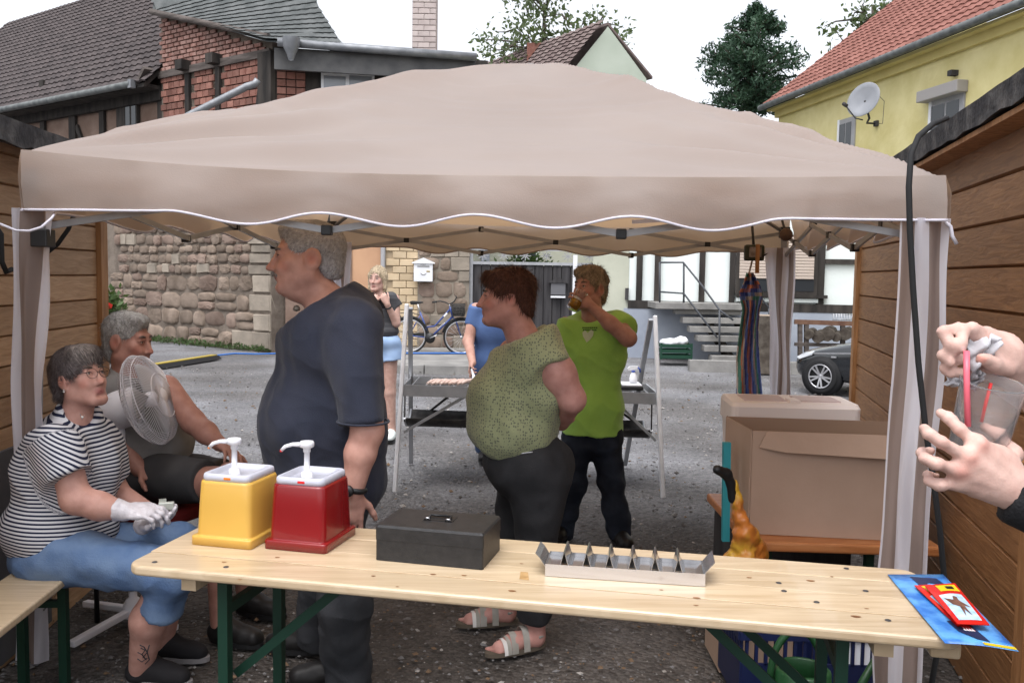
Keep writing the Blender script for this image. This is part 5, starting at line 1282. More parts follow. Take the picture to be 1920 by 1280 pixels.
# ================================================================== CAR (nose to the left)
cw_p = G(1541, 737); cx0, cy0 = cw_p[0] - .76 * (.66 * .731 - .8 * .682), cw_p[1] + .76 * (.66 * .682 + .8 * .731)
car = thing('black_car', (cx0 + 1.5, cy0 - 1.4, 0), 'glossy black car parked beyond the tent, front wheel showing', 'car')
m_carp = mat('black_car_paint', (.006, .008, .011), .12, spec=.6, coat=1.0)
def carbody():
    # station: x, half width, sill z, belt z, top z, top half width
    St = [(0.0, .55, .38, .56, .60, .45), (.10, .74, .24, .62, .72, .55), (.35, .84, .2, .74, .83, .62), (.75, .88, .2, .82, .90, .66), (1.15, .89, .2, .88, .97, .68), (1.35, .895, .2, .90, 1.02, .68), (1.8, .90, .2, .92, 1.32, .62), (2.2, .90, .2, .93, 1.45, .60), (2.9, .90, .2, .95, 1.47, .60), (3.5, .89, .22, .97, 1.36, .58), (4.0, .86, .26, .98, 1.08, .6), (4.25, .78, .32, .85, .95, .55), (4.32, .6, .4, .7, .8, .45)]
    rings = []
    for x, w, s, b, t, tw in St:
        h = [(0, s), (.7, s), (.97, s + .06), (1.0, (s + b) * .5), (.985, b - .02), (.95, b)]
        ring = [(x, -w * a, z) for a, z in h] + [(x, -tw - (w * .95 - tw) * .35, b + (t - b) * .55), (x, -tw, t - .015), (x, -tw * .6, t), (x, 0, t + .008)]
        ring += [(x, -y, z) for _, y, z in ring[1:-1][::-1]]
        rings.append(ring)
    mb = MB(Matrix.Translation((cx0, cy0, 0)) @ Matrix.Rotation(R_(-43), 4, 'Z') @ Matrix.Scale(.76, 4)); n = len(rings[0]); 
    mb.add([p for r in rings for p in r], [(i * n + j, i * n + (j + 1) % n, (i + 1) * n + (j + 1) % n, (i + 1) * n + j) for i in range(len(rings) - 1) for j in range(n)] + [tuple(range(n)), tuple(range((len(rings) - 1) * n, len(rings) * n))], True)
    mb.build('body', m_carp, car, sub=1)
    CM = mb.M
    MB(CM).prism([(1.32, -.86, .97), (1.75, -.72, 1.30), (2.15, -.69, 1.40), (2.15, -.87, .97)], (0, -.05, 0)).build('side_window', m_glass_d, car); MB(CM).prism([(2.22, -.87, .97), (2.22, -.69, 1.41), (2.95, -.69, 1.42), (2.95, -.87, .97)], (0, -.05, 0)).build('side_window', m_glass_d, car)
    for wx in (.66, 3.25):
        c = Vector((wx, -.80, .325))
        MB(CM).lathe([(0, -.11), (.36, -.11), (.375, -.1), (.375, .1), (0, .1)], c + Vector((0, .02, 0)), axis=(0, -1, 0), n=28).build('wheel_arch', m_rubber, car)
        ty = MB(CM).lathe([(.2, .1), (.29, .125), (.32, .10), (.325, .0), (.32, -.1), (.2, -.1)], c, axis=(0, -1, 0), n=28).build('tyre', m_rubber, car)
        mb = MB(CM); mb.lathe([(.205, .11), (.222, .125), (.228, .115), (.20, .02)], c, axis=(0, -1, 0), n=28); mb.lathe([(0, .10), (.05, .105), (.055, .07)], c, axis=(0, -1, 0), n=14); rim = mb.build('rim', m_rim, ty)
        MB(CM).lathe([(0, .03), (.2, .03)], c, axis=(0, -1, 0), n=20).build('brake_disc', m_steel_d, ty)
        for k in range(10):
            a = k * 6.2832 / 10 + (.12 if k % 2 else -.12); MB(CM).bar(c + Vector((.04 * math.cos(a), -.10, .04 * math.sin(a))), c + Vector((.215 * math.cos(a), -.115, .215 * math.sin(a))), .03, .022, up=(0, 1, 0)).build('spoke', m_rim, rim)
    MB(CM).prism([(.10, -.70, .64), (.30, -.79, .74), (.52, -.82, .79), (.46, -.82, .70), (.18, -.76, .60)], (0, -.06, 0)).build('headlight', mat('lamp_glass', (.62, .65, .68), .12, spec=.7), car, bevel=.02)
    MB(CM).box((1.5, -.98, .98), (.14, .18, .12)).build('wing_mirror', m_carp, car, bevel=.03); MB(CM).box((.9, -.895, .70), (.10, .012, .03)).build('side_indicator', m_rim, car)
    MB(CM).bar((.45, -.845, .735), (1.25, -.885, .79), .012, .02).build('trim_strip', m_rim, car)
carbody()

# ================================================================== THINGS AROUND THE YARD
cr = thing('green_crate', P(1264, 655, 16.2), 'green plastic crate holding white bags by the stairs', 'crate')
q = G(1264, 672, .1); m_green = mat('green_crate_plastic', (.012, .05, .03), .5)
for dx, dy, sx, sy in ((0, -.2, .56, .02), (0, .2, .56, .02), (-.28, 0, .02, .4), (.28, 0, .02, .4)):
    for k in range(3): MB().box(q + V3(dx, dy, .05 + .1 * k), (sx, sy, .06)).build('side_slat', m_green, cr)
for sx in (-1, 1):
    for sy in (-1, 1): MB().box(q + V3(sx * .28, sy * .2, .15), (.035, .035, .3)).build('corner', m_green, cr)
MB().box(q + V3(0, 0, .02), (.54, .38, .03)).build('base', m_green, cr)
S = SDF(q + V3(-.35, -.25, .15), q + V3(.35, .25, .55), .015); S.ell(q + V3(-.08, 0, .3), (.2, .15, .08)); S.ell(q + V3(.12, 0, .33), (.13, .13, .09))
ob = soft('white_bag', S, m_white, None, folds=[(.015, 14, 3)]); tagp(ob, 'crumpled white bag lying in the green crate', 'bag')
# log stump behind the towel
lg = thing('tree_stump', G(1430, 693), 'upright tree stump beside the stairs behind the towel', 'stump')
q = G(1430, 697); MB().lathe([(.34, 0), (.30, .15), (.27, .5), (.28, .85), (.27, .98)], q, n=18).build('trunk', m_bark, lg); MB().lathe([(0, .985), (.26, .985), (.265, .98)], q, n=18).build('cut_face', mat('cut_wood', (.28, .22, .17), .8, (.36, .29, .23), 8), lg)
# wood rack with logs by the wall
rk_ = thing('wood_rack', G(1560, 668), 'rough timber rack with firewood logs behind the black car', 'rack'); m_rust = mat('rusty_brown', (.10, .05, .035), .8, (.16, .09, .06), 8)
for x in (1500, 1512, 1580): MB().bar(P(x, 605, 15.8), P(x, 672, 15.8), .07).build('post', m_timberg, rk_)
MB().bar(P(1490, 603, 15.8), P(1606, 607, 15.8), .08).build('top_rail', m_rust, rk_); MB().bar(P(1490, 645, 15.8), P(1606, 648, 15.8), .06).build('shelf_rail', m_timberg, rk_)
for i in range(5):
    p = P(1522 + i * 17, 626 + (i % 2) * 5, 15.9); MB().tube([p + V3(-.12, -.2, 0), p + V3(.1, .25, 0.02)], .085 + .02 * (i % 3), 9).build('log', m_bark, rk_)
mg = MB()
for i in range(8): mg.tube([P(1563 + i * 5, 588, 16.0), P(1563 + i * 5, 610, 16.0)], .008, 4)
for i in range(3): mg.tube([P(1560, 590 + i * 9, 16.0), P(1602, 590 + i * 9, 16.0)], .008, 4)
w_ = mg.build('wire_basket', m_galv, rk_); w_['kind'] = 'stuff'
# cable bridge with yellow stripe, blue hose
cbp = thing('cable_bridge', G(345, 678), 'black cable bridge with yellow stripe lying on the yard', 'cable bridge')
a, b = G(290, 690), G(402, 672); sd_ = nrm(np.cross(b - a, V3(0, 0, 1)))
MB().prism([a + sd_ * .16, a + sd_ * .08 + V3(0, 0, .06), a - sd_ * .08 + V3(0, 0, .06), a - sd_ * .16], b - a).build('ramp', m_rubber, cbp); MB().prism([a + sd_ * .06 + V3(0, 0, .061), a - sd_ * .06 + V3(0, 0, .061), a - sd_ * .06 + V3(0, 0, .075), a + sd_ * .06 + V3(0, 0, .075)], b - a).build('yellow_lid', mat('yellow_rubber', (.40, .30, .06), .6), cbp)
o = MB().tube([G(x, y) + V3(0, 0, .015 if x < 735 else .11) for x, y in ((402, 668), (440, 664), (480, 665), (520, 664), (600, 665), (690, 665), (732, 664))] + [G(x, 664, .1) + V3(0, 0, .02) for x in (742, 800, 860, 930)], .018, 6).build('water_hose', mat('hose_blue', (.03, .13, .42), .5)); tagp(o, 'thin blue hose running along the foot of the walls', 'hose')
# rubble chips at the wall foot
r = np.random.default_rng(5)

# ================================================================== RIGHT SIDE: BENCH, BOX, COOLER, TOWEL ...
ob_ = thing('orange_bench', V3(1.4, 3.95, 0), 'orange painted wooden bench carrying the cardboard box', 'bench')
m_obench = mat('orange_varnish', (.42, .15, .05), .4, (.5, .21, .08), 5, stretch=(1, 8, 8), coords='World')
q0, q1 = G(1425, 1012, .47), G(1700, 1022, .47)
MB().prism([q0 + V3(-.05, -.02, -.045), q1 + V3(.15, -.02, -.045), q1 + V3(.15, .85, -.045), q0 + V3(-.05, .85, -.045)], (0, 0, .045)).build('seat_board', m_obench, ob_, bevel=.012, segs=3)
for x in (.05, .5):
    for y in (.06, .75): MB().bar(q0 + V3(x, y, -.47), q0 + V3(x, y, -.045), .035).build('leg', m_gsteel, ob_)
# cardboard box: open, one flap hanging over the front
m_cb = mat('cardboard', (.44, .31, .235), .85, (.49, .35, .27), 3, coords='World', bump=.05, bscale=60); m_cbd = mat('cardboard_inside', (.34, .235, .17), .9)
bx0 = thing('cardboard_box', (G(1400, 1000, .47) + G(1668, 1012, .47)) / 2 + V3(0, .2, 0), 'large open brown cardboard box beside the tent leg', 'box')
A_, B_ = G(1405, 1000, .472), G(1728, 1016, .472); Dp = V3(.03, .40, 0); Hh = .49
tl_, tr2 = P(1413, 808, A_[1]), P(1700, 800, B_[1])
hz = tl_[2] - .47
def panel(n, pts, off, m=m_cb): return MB().prism(pts, off).build(n, m, bx0)
up = V3(0, 0, hz); sl2 = V3(-.05, 0.0, 0)
panel('front_panel', [A_, B_, B_ + up, A_ + up], (0, .005, 0)); panel('rear_panel', [A_ + Dp + sl2, B_ + Dp, B_ + Dp + up, A_ + Dp + sl2 + up], (0, .005, 0), m_cbd)
panel('side_panel', [A_ + V3(-.001, .006, 0), A_ + Dp + sl2, A_ + Dp + sl2 + up, A_ + up + V3(-.001, .006, 0)], (-.005, 0, 0)); panel('side_panel', [B_ + V3(.002, .006, 0), B_ + Dp, B_ + Dp + up, B_ + up + V3(.002, .006, 0)], (.005, 0, 0)); panel('bottom_panel', [A_ + V3(.01, .01, .004), B_ + V3(-.01, .01, .004), B_ + Dp + V3(-.01, -.01, .004), A_ + Dp + V3(.01, -.01, .004)], (0, 0, .004))
f0, f1 = A_ + up + V3(.06, -.012, 0), B_ + up + V3(0, -.012, 0)
panel('front_flap', [f0, f1, f1 + V3(0, -.03, -.10), f0 + V3(.07, -.035, -.085)], (0, -.004, 0)); panel('flap_fold', [f0, f0 + V3(.07, -.035, -.085), f0 + V3(-.035, -.004, -.07)], (0, -.004, 0))
panel('side_flap', [A_ + up + V3(-.004, .0, 0), A_ + up + Dp + sl2, A_ + up + Dp + sl2 + V3(.12, -.02, -.10), A_ + up + V3(.12, .04, -.12)], (0, 0, .004), m_cbd)
def text3d(name, body, loc, rot, size, m, parent, ext=0.0005):
    cu_ = bpy.data.curves.new(name, 'FONT'); cu_.body = body; cu_.size = size; cu_.extrude = ext; cu_.align_x = 'CENTER'; cu_.align_y = 'CENTER'
    tmp = bpy.data.objects.new(name, cu_); COL.objects.link(tmp); bpy.context.view_layer.update()
    me = bpy.data.meshes.new_from_object(tmp.evaluated_get(bpy.context.evaluated_depsgraph_get())); bpy.data.objects.remove(tmp)
    me.materials.clear(); me.materials.append(m)
    o = link(name, me, parent); o.location = tuple(np.array(loc) - (root_loc(parent) if parent else 0)); o.rotation_euler = rot
    return o
text3d('post_lettering', 'POST', SF.pt((b0_mb + b1_mb) / 2, zt_mb - .045, .262), (R_(90), 0, SF.ang), .05, m_grey_trim, mbx)
fa = math.atan2(B_[1] - A_[1], B_[0] - A_[0])
text3d('printed_number', '345085-2020', P(1640, 957, A_[1] - .02), (R_(90), 0, fa), .03, mat('box_print', (.22, .13, .085), .9), bx0)
# cool box behind
m_cool = mat('cream_plastic', (.84, .77, .75), .5, (.87, .80, .78), 3, spec=.4); cl = thing('cool_box', P(1495, 770, 4.45), 'cream coloured cool box standing behind the cardboard box', 'cool box')
cc = P(1497, 768, 4.6); cwid = P(1618, 790, 4.45)[0] - P(1378, 790, 4.45)[0]; zt_ = P(1497, 758, 4.45)[2]
Mq = Matrix.Translation((float(P(1498, 790, 4.45)[0]), 4.64, 0)) @ Matrix.Rotation(R_(-4), 4, 'Z')
mb = MB(); loft(mb, [rbox_pts(cwid * .9, .34, .03, .475), rbox_pts(cwid * .97, .37, .035, zt_ - .115)], Mq, smooth=False); mb.build('tub', m_cool, cl)
mb = MB(); loft(mb, [rbox_pts(cwid, .385, .035, zt_ - .112), rbox_pts(cwid, .385, .035, zt_ - .02), rbox_pts(cwid - .02, .36, .03, zt_), rbox_pts(cwid - .07, .3, .02, zt_ + .001)], Mq, smooth=False); ld = mb.build('lid', m_cool, cl)
for sx in (-1, 1): MB(Mq).box((sx * .135, .0, zt_ + .004), (.21, .2, .006)).build('lid_inset', mat('inset_mauve', (.60, .49, .49), .5), ld)
MB(Mq).box((.0, -.10, zt_ + .008), (.05, .12, .012)).build('lid_latch', m_cool, ld)
MB().bar(V3(1.1, 4.5, .2), V3(1.7, 4.6, .2), .3, .38).build('support_crate', m_gate, cl)
# striped towel hanging from the frame
tw = thing('striped_towel', P(1408, 620, 5.35), 'multicoloured striped towel hanging knotted from the tent frame', 'towel')
m_tow = [mat('towel_%d' % i, c, .95, tuple(min(1, x * 1.25) for x in c), 60, coords='World') for i, c in enumerate([(.07, .11, .36), (.14, .22, .52), (.50, .20, .13), (.42, .38, .37), (.10, .28, .24), (.32, .17, .24), (.58, .52, .50)])]
prof = [(512, 1400, 1412), (530, 1394, 1424), (548, 1386, 1430), (566, 1390, 1430), (580, 1394, 1425), (620, 1388, 1422), (670, 1382, 1422), (740, 1380, 1428), (800, 1381, 1430)]
rowsT = 40; nT = 40; V = []; ys = np.linspace(512, 800, rowsT + 1)
for y in ys:
    a = np.interp(y, [p[0] for p in prof], [p[1] for p in prof]); b = np.interp(y, [p[0] for p in prof], [p[2] for p in prof])
    for i in range(nT + 1):
        qf = i / nT; V.append(P(a + (b - a) * qf, y, 5.36 + .035 * math.sin(qf * 14 + y * .02) + (.03 if 535 < y < 580 else 0) * -math.sin(qf * 3.1)))
Q = []; mi = []; seq = [4, 2, 3, 0, 1, 2, 5, 0, 1, 3, 4, 1, 0, 6]
for j in range(rowsT):
    for i in range(nT):
        Q.append([j * (nT + 1) + i, (j + 1) * (nT + 1) + i, (j + 1) * (nT + 1) + i + 1, j * (nT + 1) + i + 1])
        if ys[j] < 560: mi.append(seq[int((ys[j] - 512) / 5.2 + i * .08) % len(seq)])
        else: mi.append(seq[int(i / nT * 14 + (ys[j] - 560) * -.012) % len(seq)])
o = link('cloth', mesh_np('cloth', np.array(V) - root_loc(tw), np.array(Q), mats=m_tow, midx=mi), tw); md = o.modifiers.new('s', 'SOLIDIFY'); md.thickness = .006
MB().tube([P(1404, 514, 5.36), P(1410, 490, 5.4), P(1412, 470, 5.45)], .006, 6).build('hanging_loop', m_tow[3], tw)
# clamp lamp on the frame
fl = thing('clamp_floodlight', P(1414, 473, 5.3), 'dark square floodlight clamped to the rear tent frame', 'lamp')
q = P(1414, 474, 5.35); MB().box(q, (.115, .05, .095), -.1).build('housing', mat('olive_black', (.03, .035, .02), .5), fl, bevel=.012); MB().box(q + V3(.0, -.027, .004), (.07, .006, .06), -.1).build('lens', mat('lamp_lens', (.16, .12, .10), .2, (.3, .27, .25), 30), fl)
MB().bar(q + V3(.012, -.03, .05), q + V3(.012, -.035, -.12), .022, .012).build('wooden_clamp', m_shedpost, fl); MB().prism([q + V3(.02, -.03, -.02), q + V3(.075, -.03, 0.0), q + V3(.05, -.03, -.025), q + V3(.02, -.03, -.04)], (0, .01, 0)).build('clamp_wing', m_black, fl); MB().tube([q + V3(0, .02, .05), q + V3(0.01, .1, .16)], .008, 6).build('cord', m_black, fl)
lamp2 = thing('round_lamp', P(1475, 440, 5.5), 'small round brown lamp hanging at the rear right tent corner', 'lamp')
q = P(1474, 440, 5.45); MB().lathe([(0, -.015), (.035, -.015), (.04, 0), (.033, .02), (0, .024)], q, axis=(-.4, -.9, 0), n=16).build('shade', mat('brown_shade', (.10, .06, .04), .6), lamp2); MB().tube([q, q + V3(0, .1, .1)], .008, 6).build('hook', m_black, lamp2)
# plastic bag, turquoise board, blue crate, carton, watering can under the right end
bag = thing('plastic_bag', G(1400, 1150, .1), 'orange and yellow printed plastic bag hanging below the cardboard box', 'bag')
S = SDF(P(1350, 1100, 3.75) - .1, P(1460, 890, 3.75) + .12, .008); S.chain([P(1378, 905, 3.72), P(1382, 940, 3.72), P(1395, 1000, 3.72), P(1402, 1060, 3.72)], [.016, .026, .045, .055], .02); S.ell(P(1418, 1035, 3.76), (.05, .05, .06)); S.ell(P(1376, 1050, 3.74), (.04, .04, .05))
soft('bag_body', S, mat('orange_yellow_print', (.52, .17, .03), .35, (.62, .36, .04), 7, coords='World', contrast=(.42, .58), spec=.5), bag, folds=[(.016, 16, 1), (.010, 34, 2), (.005, 70, 3)])
S = SDF(P(1340, 960, 3.7) - .08, P(1390, 860, 3.7) + .08, .006); S.chain([P(1345, 880, 3.68), P(1362, 888, 3.7), P(1370, 905, 3.71), P(1374, 935, 3.72)], [.02, .022, .018, .02], .015); soft('knotted_neck', S, m_black, bag)
tq = MB().prism([P(1357, 830, 4.06), P(1371, 830, 4.06), P(1368, 1015, 4.0), P(1355, 1015, 4.0)], (0, .03, 0)).build('turquoise_board', mat('turquoise', (.03, .28, .33), .5)); tagp(tq, 'narrow turquoise board standing at the left of the cardboard box', 'board')
ctn = thing('small_carton', G(1400, 1265), 'brown carton on the ground under the right table end', 'box')
a = G(1345, 1262); MB().box(a + V3(.16, .15, .16), (.30, .28, .32)).build('carton_body', m_cbd, ctn); MB().prism([a + V3(.0, .01, .32), a + V3(.3, .01, .32), a + V3(.3, -.07, .28), a + V3(0, -.07, .28)], (0, 0, .005)).build('carton_flap', m_cb, ctn)
bc_ = thing('blue_crate', G(1500, 1270), 'blue plastic crate under the right table end', 'crate')
m_bcr = mat('blue_crate_plastic', (.006, .011, .05), .45, spec=.5); q = V3(1.12, 3.42, 0)
for dx, dy, sx, sy in ((0, -.17, .5, .012), (0, .17, .5, .012), (-.25, 0, .012, .34), (.25, 0, .012, .34)):
    MB().box(q + V3(dx, dy, .285), (sx + .02, sy + .012, .03)).build('rim', m_bcr, bc_); MB().box(q + V3(dx, dy, .10), (sx, sy, .16)).build('side', m_bcr, bc_)
    n = 14
    for i in range(n):
        f = (i + .5) / n - .5; MB().box(q + V3(dx + (f * sx if sx > .1 else 0), dy + (f * sy if sy > .1 else 0), .225), (.012, .012, .1)).build('side_rib', m_bcr, bc_)
MB().box(q + V3(0, 0, .012), (.49, .33, .02)).build('base', m_bcr, bc_)
wc = thing('watering_can', V3(1.05, 2.95, 0), 'green watering can standing below the table', 'watering can'); q = V3(1.02, 3.02, 0); m_wc = mat('green_can_plastic', (.012, .055, .018), .4, spec=.5)
MB().lathe([(0, 0), (.10, 0), (.105, .02), (.095, .26), (.085, .27), (.08, .262), (.085, .2)], q, n=22).build('can_body', m_wc, wc)
MB().tube([q + V3(.09 * math.cos(a) - .02, 0, .24 + .16 * math.sin(a)) for a in np.linspace(-.1, 3.3, 14)], .013, 8).build('handle', m_wc, wc); MB().tube([q + V3(.09, 0, .06), q + V3(.2, 0, .2), q + V3(.25, 0, .3)], [.02, .015, .013], 8).build('spout', m_wc, wc)
jug = thing('white_canister', V3(1.3, 3.05, 0), 'white plastic canister beside the blue crate', 'canister'); q = V3(1.33, 3.30, .0)
MB().box(q + V3(0, 0, .16), (.14, .10, .32)).build('canister_body', m_pump, jug, bevel=.03, segs=3); MB().lathe([(.02, .31), (.02, .35), (0, .35)], q, n=12).build('cap', m_blue, jug); MB().tube([q + V3(-.05, 0, .3), q + V3(-.03, 0, .36), q + V3(.01, 0, .35)], .012, 6).build('grip', m_pump, jug)
# black cable down from the right shed roof
o = MB().tube([P(1775, 222, 2.75), P(1750, 232, 2.66), P(1722, 256, 2.56), P(1708, 290, 2.52), P(1704, 350, 2.5), P(1706, 430, 2.5), P(1712, 540, 2.5), P(1722, 680, 2.5), P(1735, 800, 2.5), P(1750, 900, 2.52), P(1763, 1000, 2.55), P(1770, 1080, 2.6), P(1765, 1180, 2.62), P(1745, 1290, 2.6), G(1740, 1420)], .0085, 8).build('black_cable', m_rubber); tagp(o, 'thick black cable hanging from the right shed roof past the tent leg', 'cable')
o = MB().tube([P(139, 402, 3.9), P(128, 430, 3.9), P(108, 458, 3.9), P(80, 480, 3.9), P(45, 505, 3.8)], .010, 8).build('black_cable', m_rubber); tagp(o, 'short black cable slanting across the left shed boards', 'cable')
o = MB().tube([P(-30, 395, 3.3), P(2, 440, 3.25), P(3, 490, 3.25), P(12, 510, 3.25), P(22, 505, 3.3)], .010, 8).build('black_cable', m_rubber); tagp(o, 'black cable loop hanging at the far left edge beside the tent leg', 'cable')
o = MB().tube([P(-20, 415, 2.98), P(0, 420, 2.98), P(30, 432, 2.98), P(55, 433, 2.98), P(78, 426, 2.98), P(96, 410, 3.0), P(104, 400, 3.05)], .0045, 6).build('white_rope', m_piping); tagp(o, 'thin white rope tied round the left tent leg', 'rope')
o = MB().tube([G(90, 1105, .45), G(88, 1135, .3), G(70, 1160, .15), G(40, 1172, .05), G(25, 1165, .02)], .004, 5).build('thin_wire', mat('grey_wire', (.25, .24, .25), .6)); tagp(o, 'thin grey wire hanging below the pine bench', 'wire')

# ================================================================== STANDING FAN
fan = thing('standing_fan', G(250, 1160), 'white standing fan with wire cage beside the seated woman', 'fan')
m_fan = mat('fan_white', (.74, .72, .76), .4, (.78, .76, .80), 4, spec=.4)
fb = G(250, 1162); fc = P(272, 752, 3.92); fax = nrm(V3(.94, .0, .34))
for tpx in ((133, 1216), (160, 1138), (330, 1185), (300, 1130)):
    e = G(*tpx); MB().bar(fb + V3(0, 0, .05), e + V3(0, 0, .02), .035, .03).build('base_foot', m_fan, fan, bevel=.006)
MB().lathe([(.045, .02), (.045, .07), (.03, .10), (.018, .11), (.018, .14)], fb, n=16).build('base_hub', m_fan, fan)
nk = fc - fax * .13 + V3(0, 0, -.05)
top_ = V3(nk[0], nk[1], 0); lo_ = fb
MB().tube([fb + V3(0, 0, .1), fb + (top_ - fb) * .5 * [1, 1, 0] + V3(0, 0, .52)], .012, 10).build('lower_pole', m_galv, fan)
MB().tube([fb + (top_ - fb) * .5 * [1, 1, 0] + V3(0, 0, .47), fb + (top_ - fb) * .6 * [1, 1, 0] + V3(0, 0, .62), nk + V3(0, 0, -.1), nk], [.02, .03, .034, .03], 14).build('control_column', m_fan, fan)
MB().lathe([(0, -.22), (.05, -.215), (.075, -.19), (.085, -.12), (.085, -.05), (.06, -.035), (0, -.03)], fc, axis=fax, n=22).build('motor_housing', m_fan, fan)
MB().lathe([(0, .0), (.03, .0), (.035, .03), (.03, .05), (0, .055)], fc, axis=fax, n=14).build('hub', m_fan, fan)
fu = nrm(np.cross(fax, V3(0, 0, 1))); fv = np.cross(fu, fax)
for k in range(3):
    a0 = k * 2.094
    mb = MB(); mb.grid(lambda s_, t_: fc + fax * (.02 + .03 * (t_ - .5)) + (fu * math.cos(a0 + (t_ - .5) * .9) + fv * math.sin(a0 + (t_ - .5) * .9)) * (.03 + .14 * s_), 6, 6); mb.build('blade', mat('fan_blade', (.50, .50, .52), .3, trans=.3), fan, solid=.002)
def cage(front):
    mb = MB(); R0 = .205; n = 96 if front else 72
    prof = [(.035, .075), (.10, .07), (.16, .055), (.195, .03), (R0, .0)] if front else [(.06, -.065), (.12, -.06), (.17, -.04), (.2, -.012), (R0, .0)]
    for i in range(n):
        a = i * 6.2832 / n; tw_ = .5 if front else 0
        pts = [fc + fax * (z + .015) + (fu * math.cos(a + tw_ * (R0 - r) * 4) + fv * math.sin(a + tw_ * (R0 - r) * 4)) * r for r, z in prof]; mb.tube(pts, .0013, 3, cap=False)
    for r, z in prof[1::2] + [(R0, 0)]: mb.tube([fc + fax * (z + .015) + (fu * math.cos(a) + fv * math.sin(a)) * r for a in np.linspace(0, 6.2832, 40)], .002 if r < R0 else .004, 4, cap=False)
    if front: mb.lathe([(0, .092), (.03, .092), (.035, .088), (.034, .085)], fc, axis=fax, n=16)
    o = mb.build('front_guard' if front else 'rear_guard', m_fan, fan); o['kind'] = 'stuff'
cage(True); cage(False)
# ================================================================== PEOPLE
class Shape:
    """list of soft primitives, meshed later on a grid that just fits"""
    def __init__(s): s.ops = []; s.lo = np.full(3, 1e9); s.hi = np.full(3, -1e9)
    def _b(s, p, r): p = np.asarray(p, float); s.lo = np.minimum(s.lo, p - r); s.hi = np.maximum(s.hi, p + r)
    def rc(s, a, b, ra, rb, k=.02, op='add', **kw):
        if op == 'add': s._b(a, ra); s._b(b, rb)
        s.ops.append(('rc', (a, b, ra, rb, k, op), kw)); return s
    def chain(s, pts, rs, k=.02, capb=False):
        for i in range(len(pts) - 1): s.rc(pts[i], pts[i + 1], rs[i], rs[i + 1], k, capb=capb and i == len(pts) - 2)
        return s
    def ell(s, c, r, R=None, k=.03, op='add'):
        if op == 'add': s._b(c, max(r))
        s.ops.append(('ell', (c, r, R, k, op), {})); return s
    def cut(s, p, n): s.ops.append(('cut', (p, n), {})); return s
    def sdf(s, h):
        S = SDF(s.lo - 4 * h, s.hi + 4 * h, h)
        for n, a, k in s.ops: getattr(S, n)(*a, **k)
        return S
def frame(f, pitch=0.0, roll=0.0):
    f = nrm((f[0], f[1], 0)); up = V3(0, 0, 1); r = np.cross(f, up)
    f2 = f * math.cos(pitch) + up * math.sin(pitch); u2 = np.cross(r, f2)
    r2 = r * math.cos(roll) + u2 * math.sin(roll); u3 = np.cross(r2, f2)
    return np.stack([r2, f2, u3], 1)
m_skin = mat('skin', (0.89, 0.82, 0.81), 0.5, (1.07, 1.05, 1.05), 26, attr='Col', spec=.35, bump=.08, bscale=260, sss=.06)
m_eye = mat('eye_white', (.42, .37, .34), .25, spec=.5); m_iris = mat('iris', (.05, .05, .05), .2, spec=.6)
def head(S, C, R, sc, paint, skin, male=True, mouth=(.30, .10, .09), brow=(.10, .08, .07), jaw=1.0):
    sc = np.asarray(sc, float); L = lambda x, y, z: C + R @ (np.array([x, y, z]) * sc); m = sc.mean()
    E = lambda c, r, k=.02, op='add': S.ell(L(*c), np.array(r) * sc, R, k * m, op)
    A = lambda a, b, ra, rb, k=.012: S.rc(L(*a), L(*b), ra * m, rb * m, k * m)
    E((0, -.012, .045), (.074, .096, .088)); E((0, .022, -.028), (.064 * jaw, .072, .082)); E((0, .055, -.06), (.045 * jaw, .038, .05))
    for s in (-1, 1): A((s * .05 * jaw, .0, -.06), (s * .018, .075, -.098), .026 * jaw, .02, .03); A((s * .045, .06, -.012), (s * .03, .078, -.03), .022, .02, .02)
    A((-.018, .078, -.102), (.018, .078, -.102), .0175, .0175, .018)
    A((-.036, .083, .034), (.036, .083, .034), .012 if male else .009, .012 if male else .009, .016)
    for s in (-1, 1): E((s * .032, .104, .011), (.019, .0165, .0125), .012, 'sub')
    for s in (-1, 1): E((s * .031, .080, .012), (.0135, .0135, .0125), .004); A((s * .017, .0905, .0195), (s * .046, .084, .018), .0062, .0055, .004); A((s * .02, .089, .003), (s * .042, .084, .003), .0048, .0045, .004)
    A((0, .090, .022), (0, .112, -.028), .0085, .0125, .010); E((0, .117, -.033), (.0125, .0125, .0105), .006)
    for s in (-1, 1): E((s * .0125, .103, -.037), (.009, .011, .008), .006)
    A((-.022, .088, -.062), (.022, .088, -.062), .006, .006, .008); A((-.006, .096, -.060), (.006, .096, -.060), .0075, .0075, .010); A((-.016, .0905, -.074), (.016, .0905, -.074), .0082, .0082, .008); S.rc(L(-.023, .103, -.068), L(.023, .103, -.068), .003 * m, .003 * m, .003, 'sub'); E((0, .1, -.086), (.03, .012, .007), .01, 'sub')
    for s in (-1, 1):
        e_ = 1.22 if male else 1.0; E((s * .079, -.010, .002), (.013, .023 * e_, .034 * e_), .006); E((s * .093, -.004, .006), (.010, .013 * e_, .022 * e_), .004, 'sub'); E((s * .079, -.002, -.028), (.009, .011, .011), .006)
    paint += [(L(0, .098, -.068), R_abs(R, (.026, .02, .013) * sc), mouth)]
    for s in (-1, 1):
        paint += [(L(s * .032, .094, .037), R_abs(R, (.02, .016, .006) * sc), brow), (L(s * .045, .07, -.025), .028 * m, np.array(skin) * [1.08, .82, .78]), (L(s * .078, -.008, .0), .03 * m, np.array(skin) * [1.05, .84, .8])]
    paint += [(L(0, .115, -.03), .018 * m, np.array(skin) * [1.06, .82, .76])]
    return L
def R_abs(R, r): return np.abs(R) @ np.asarray(r) + .001
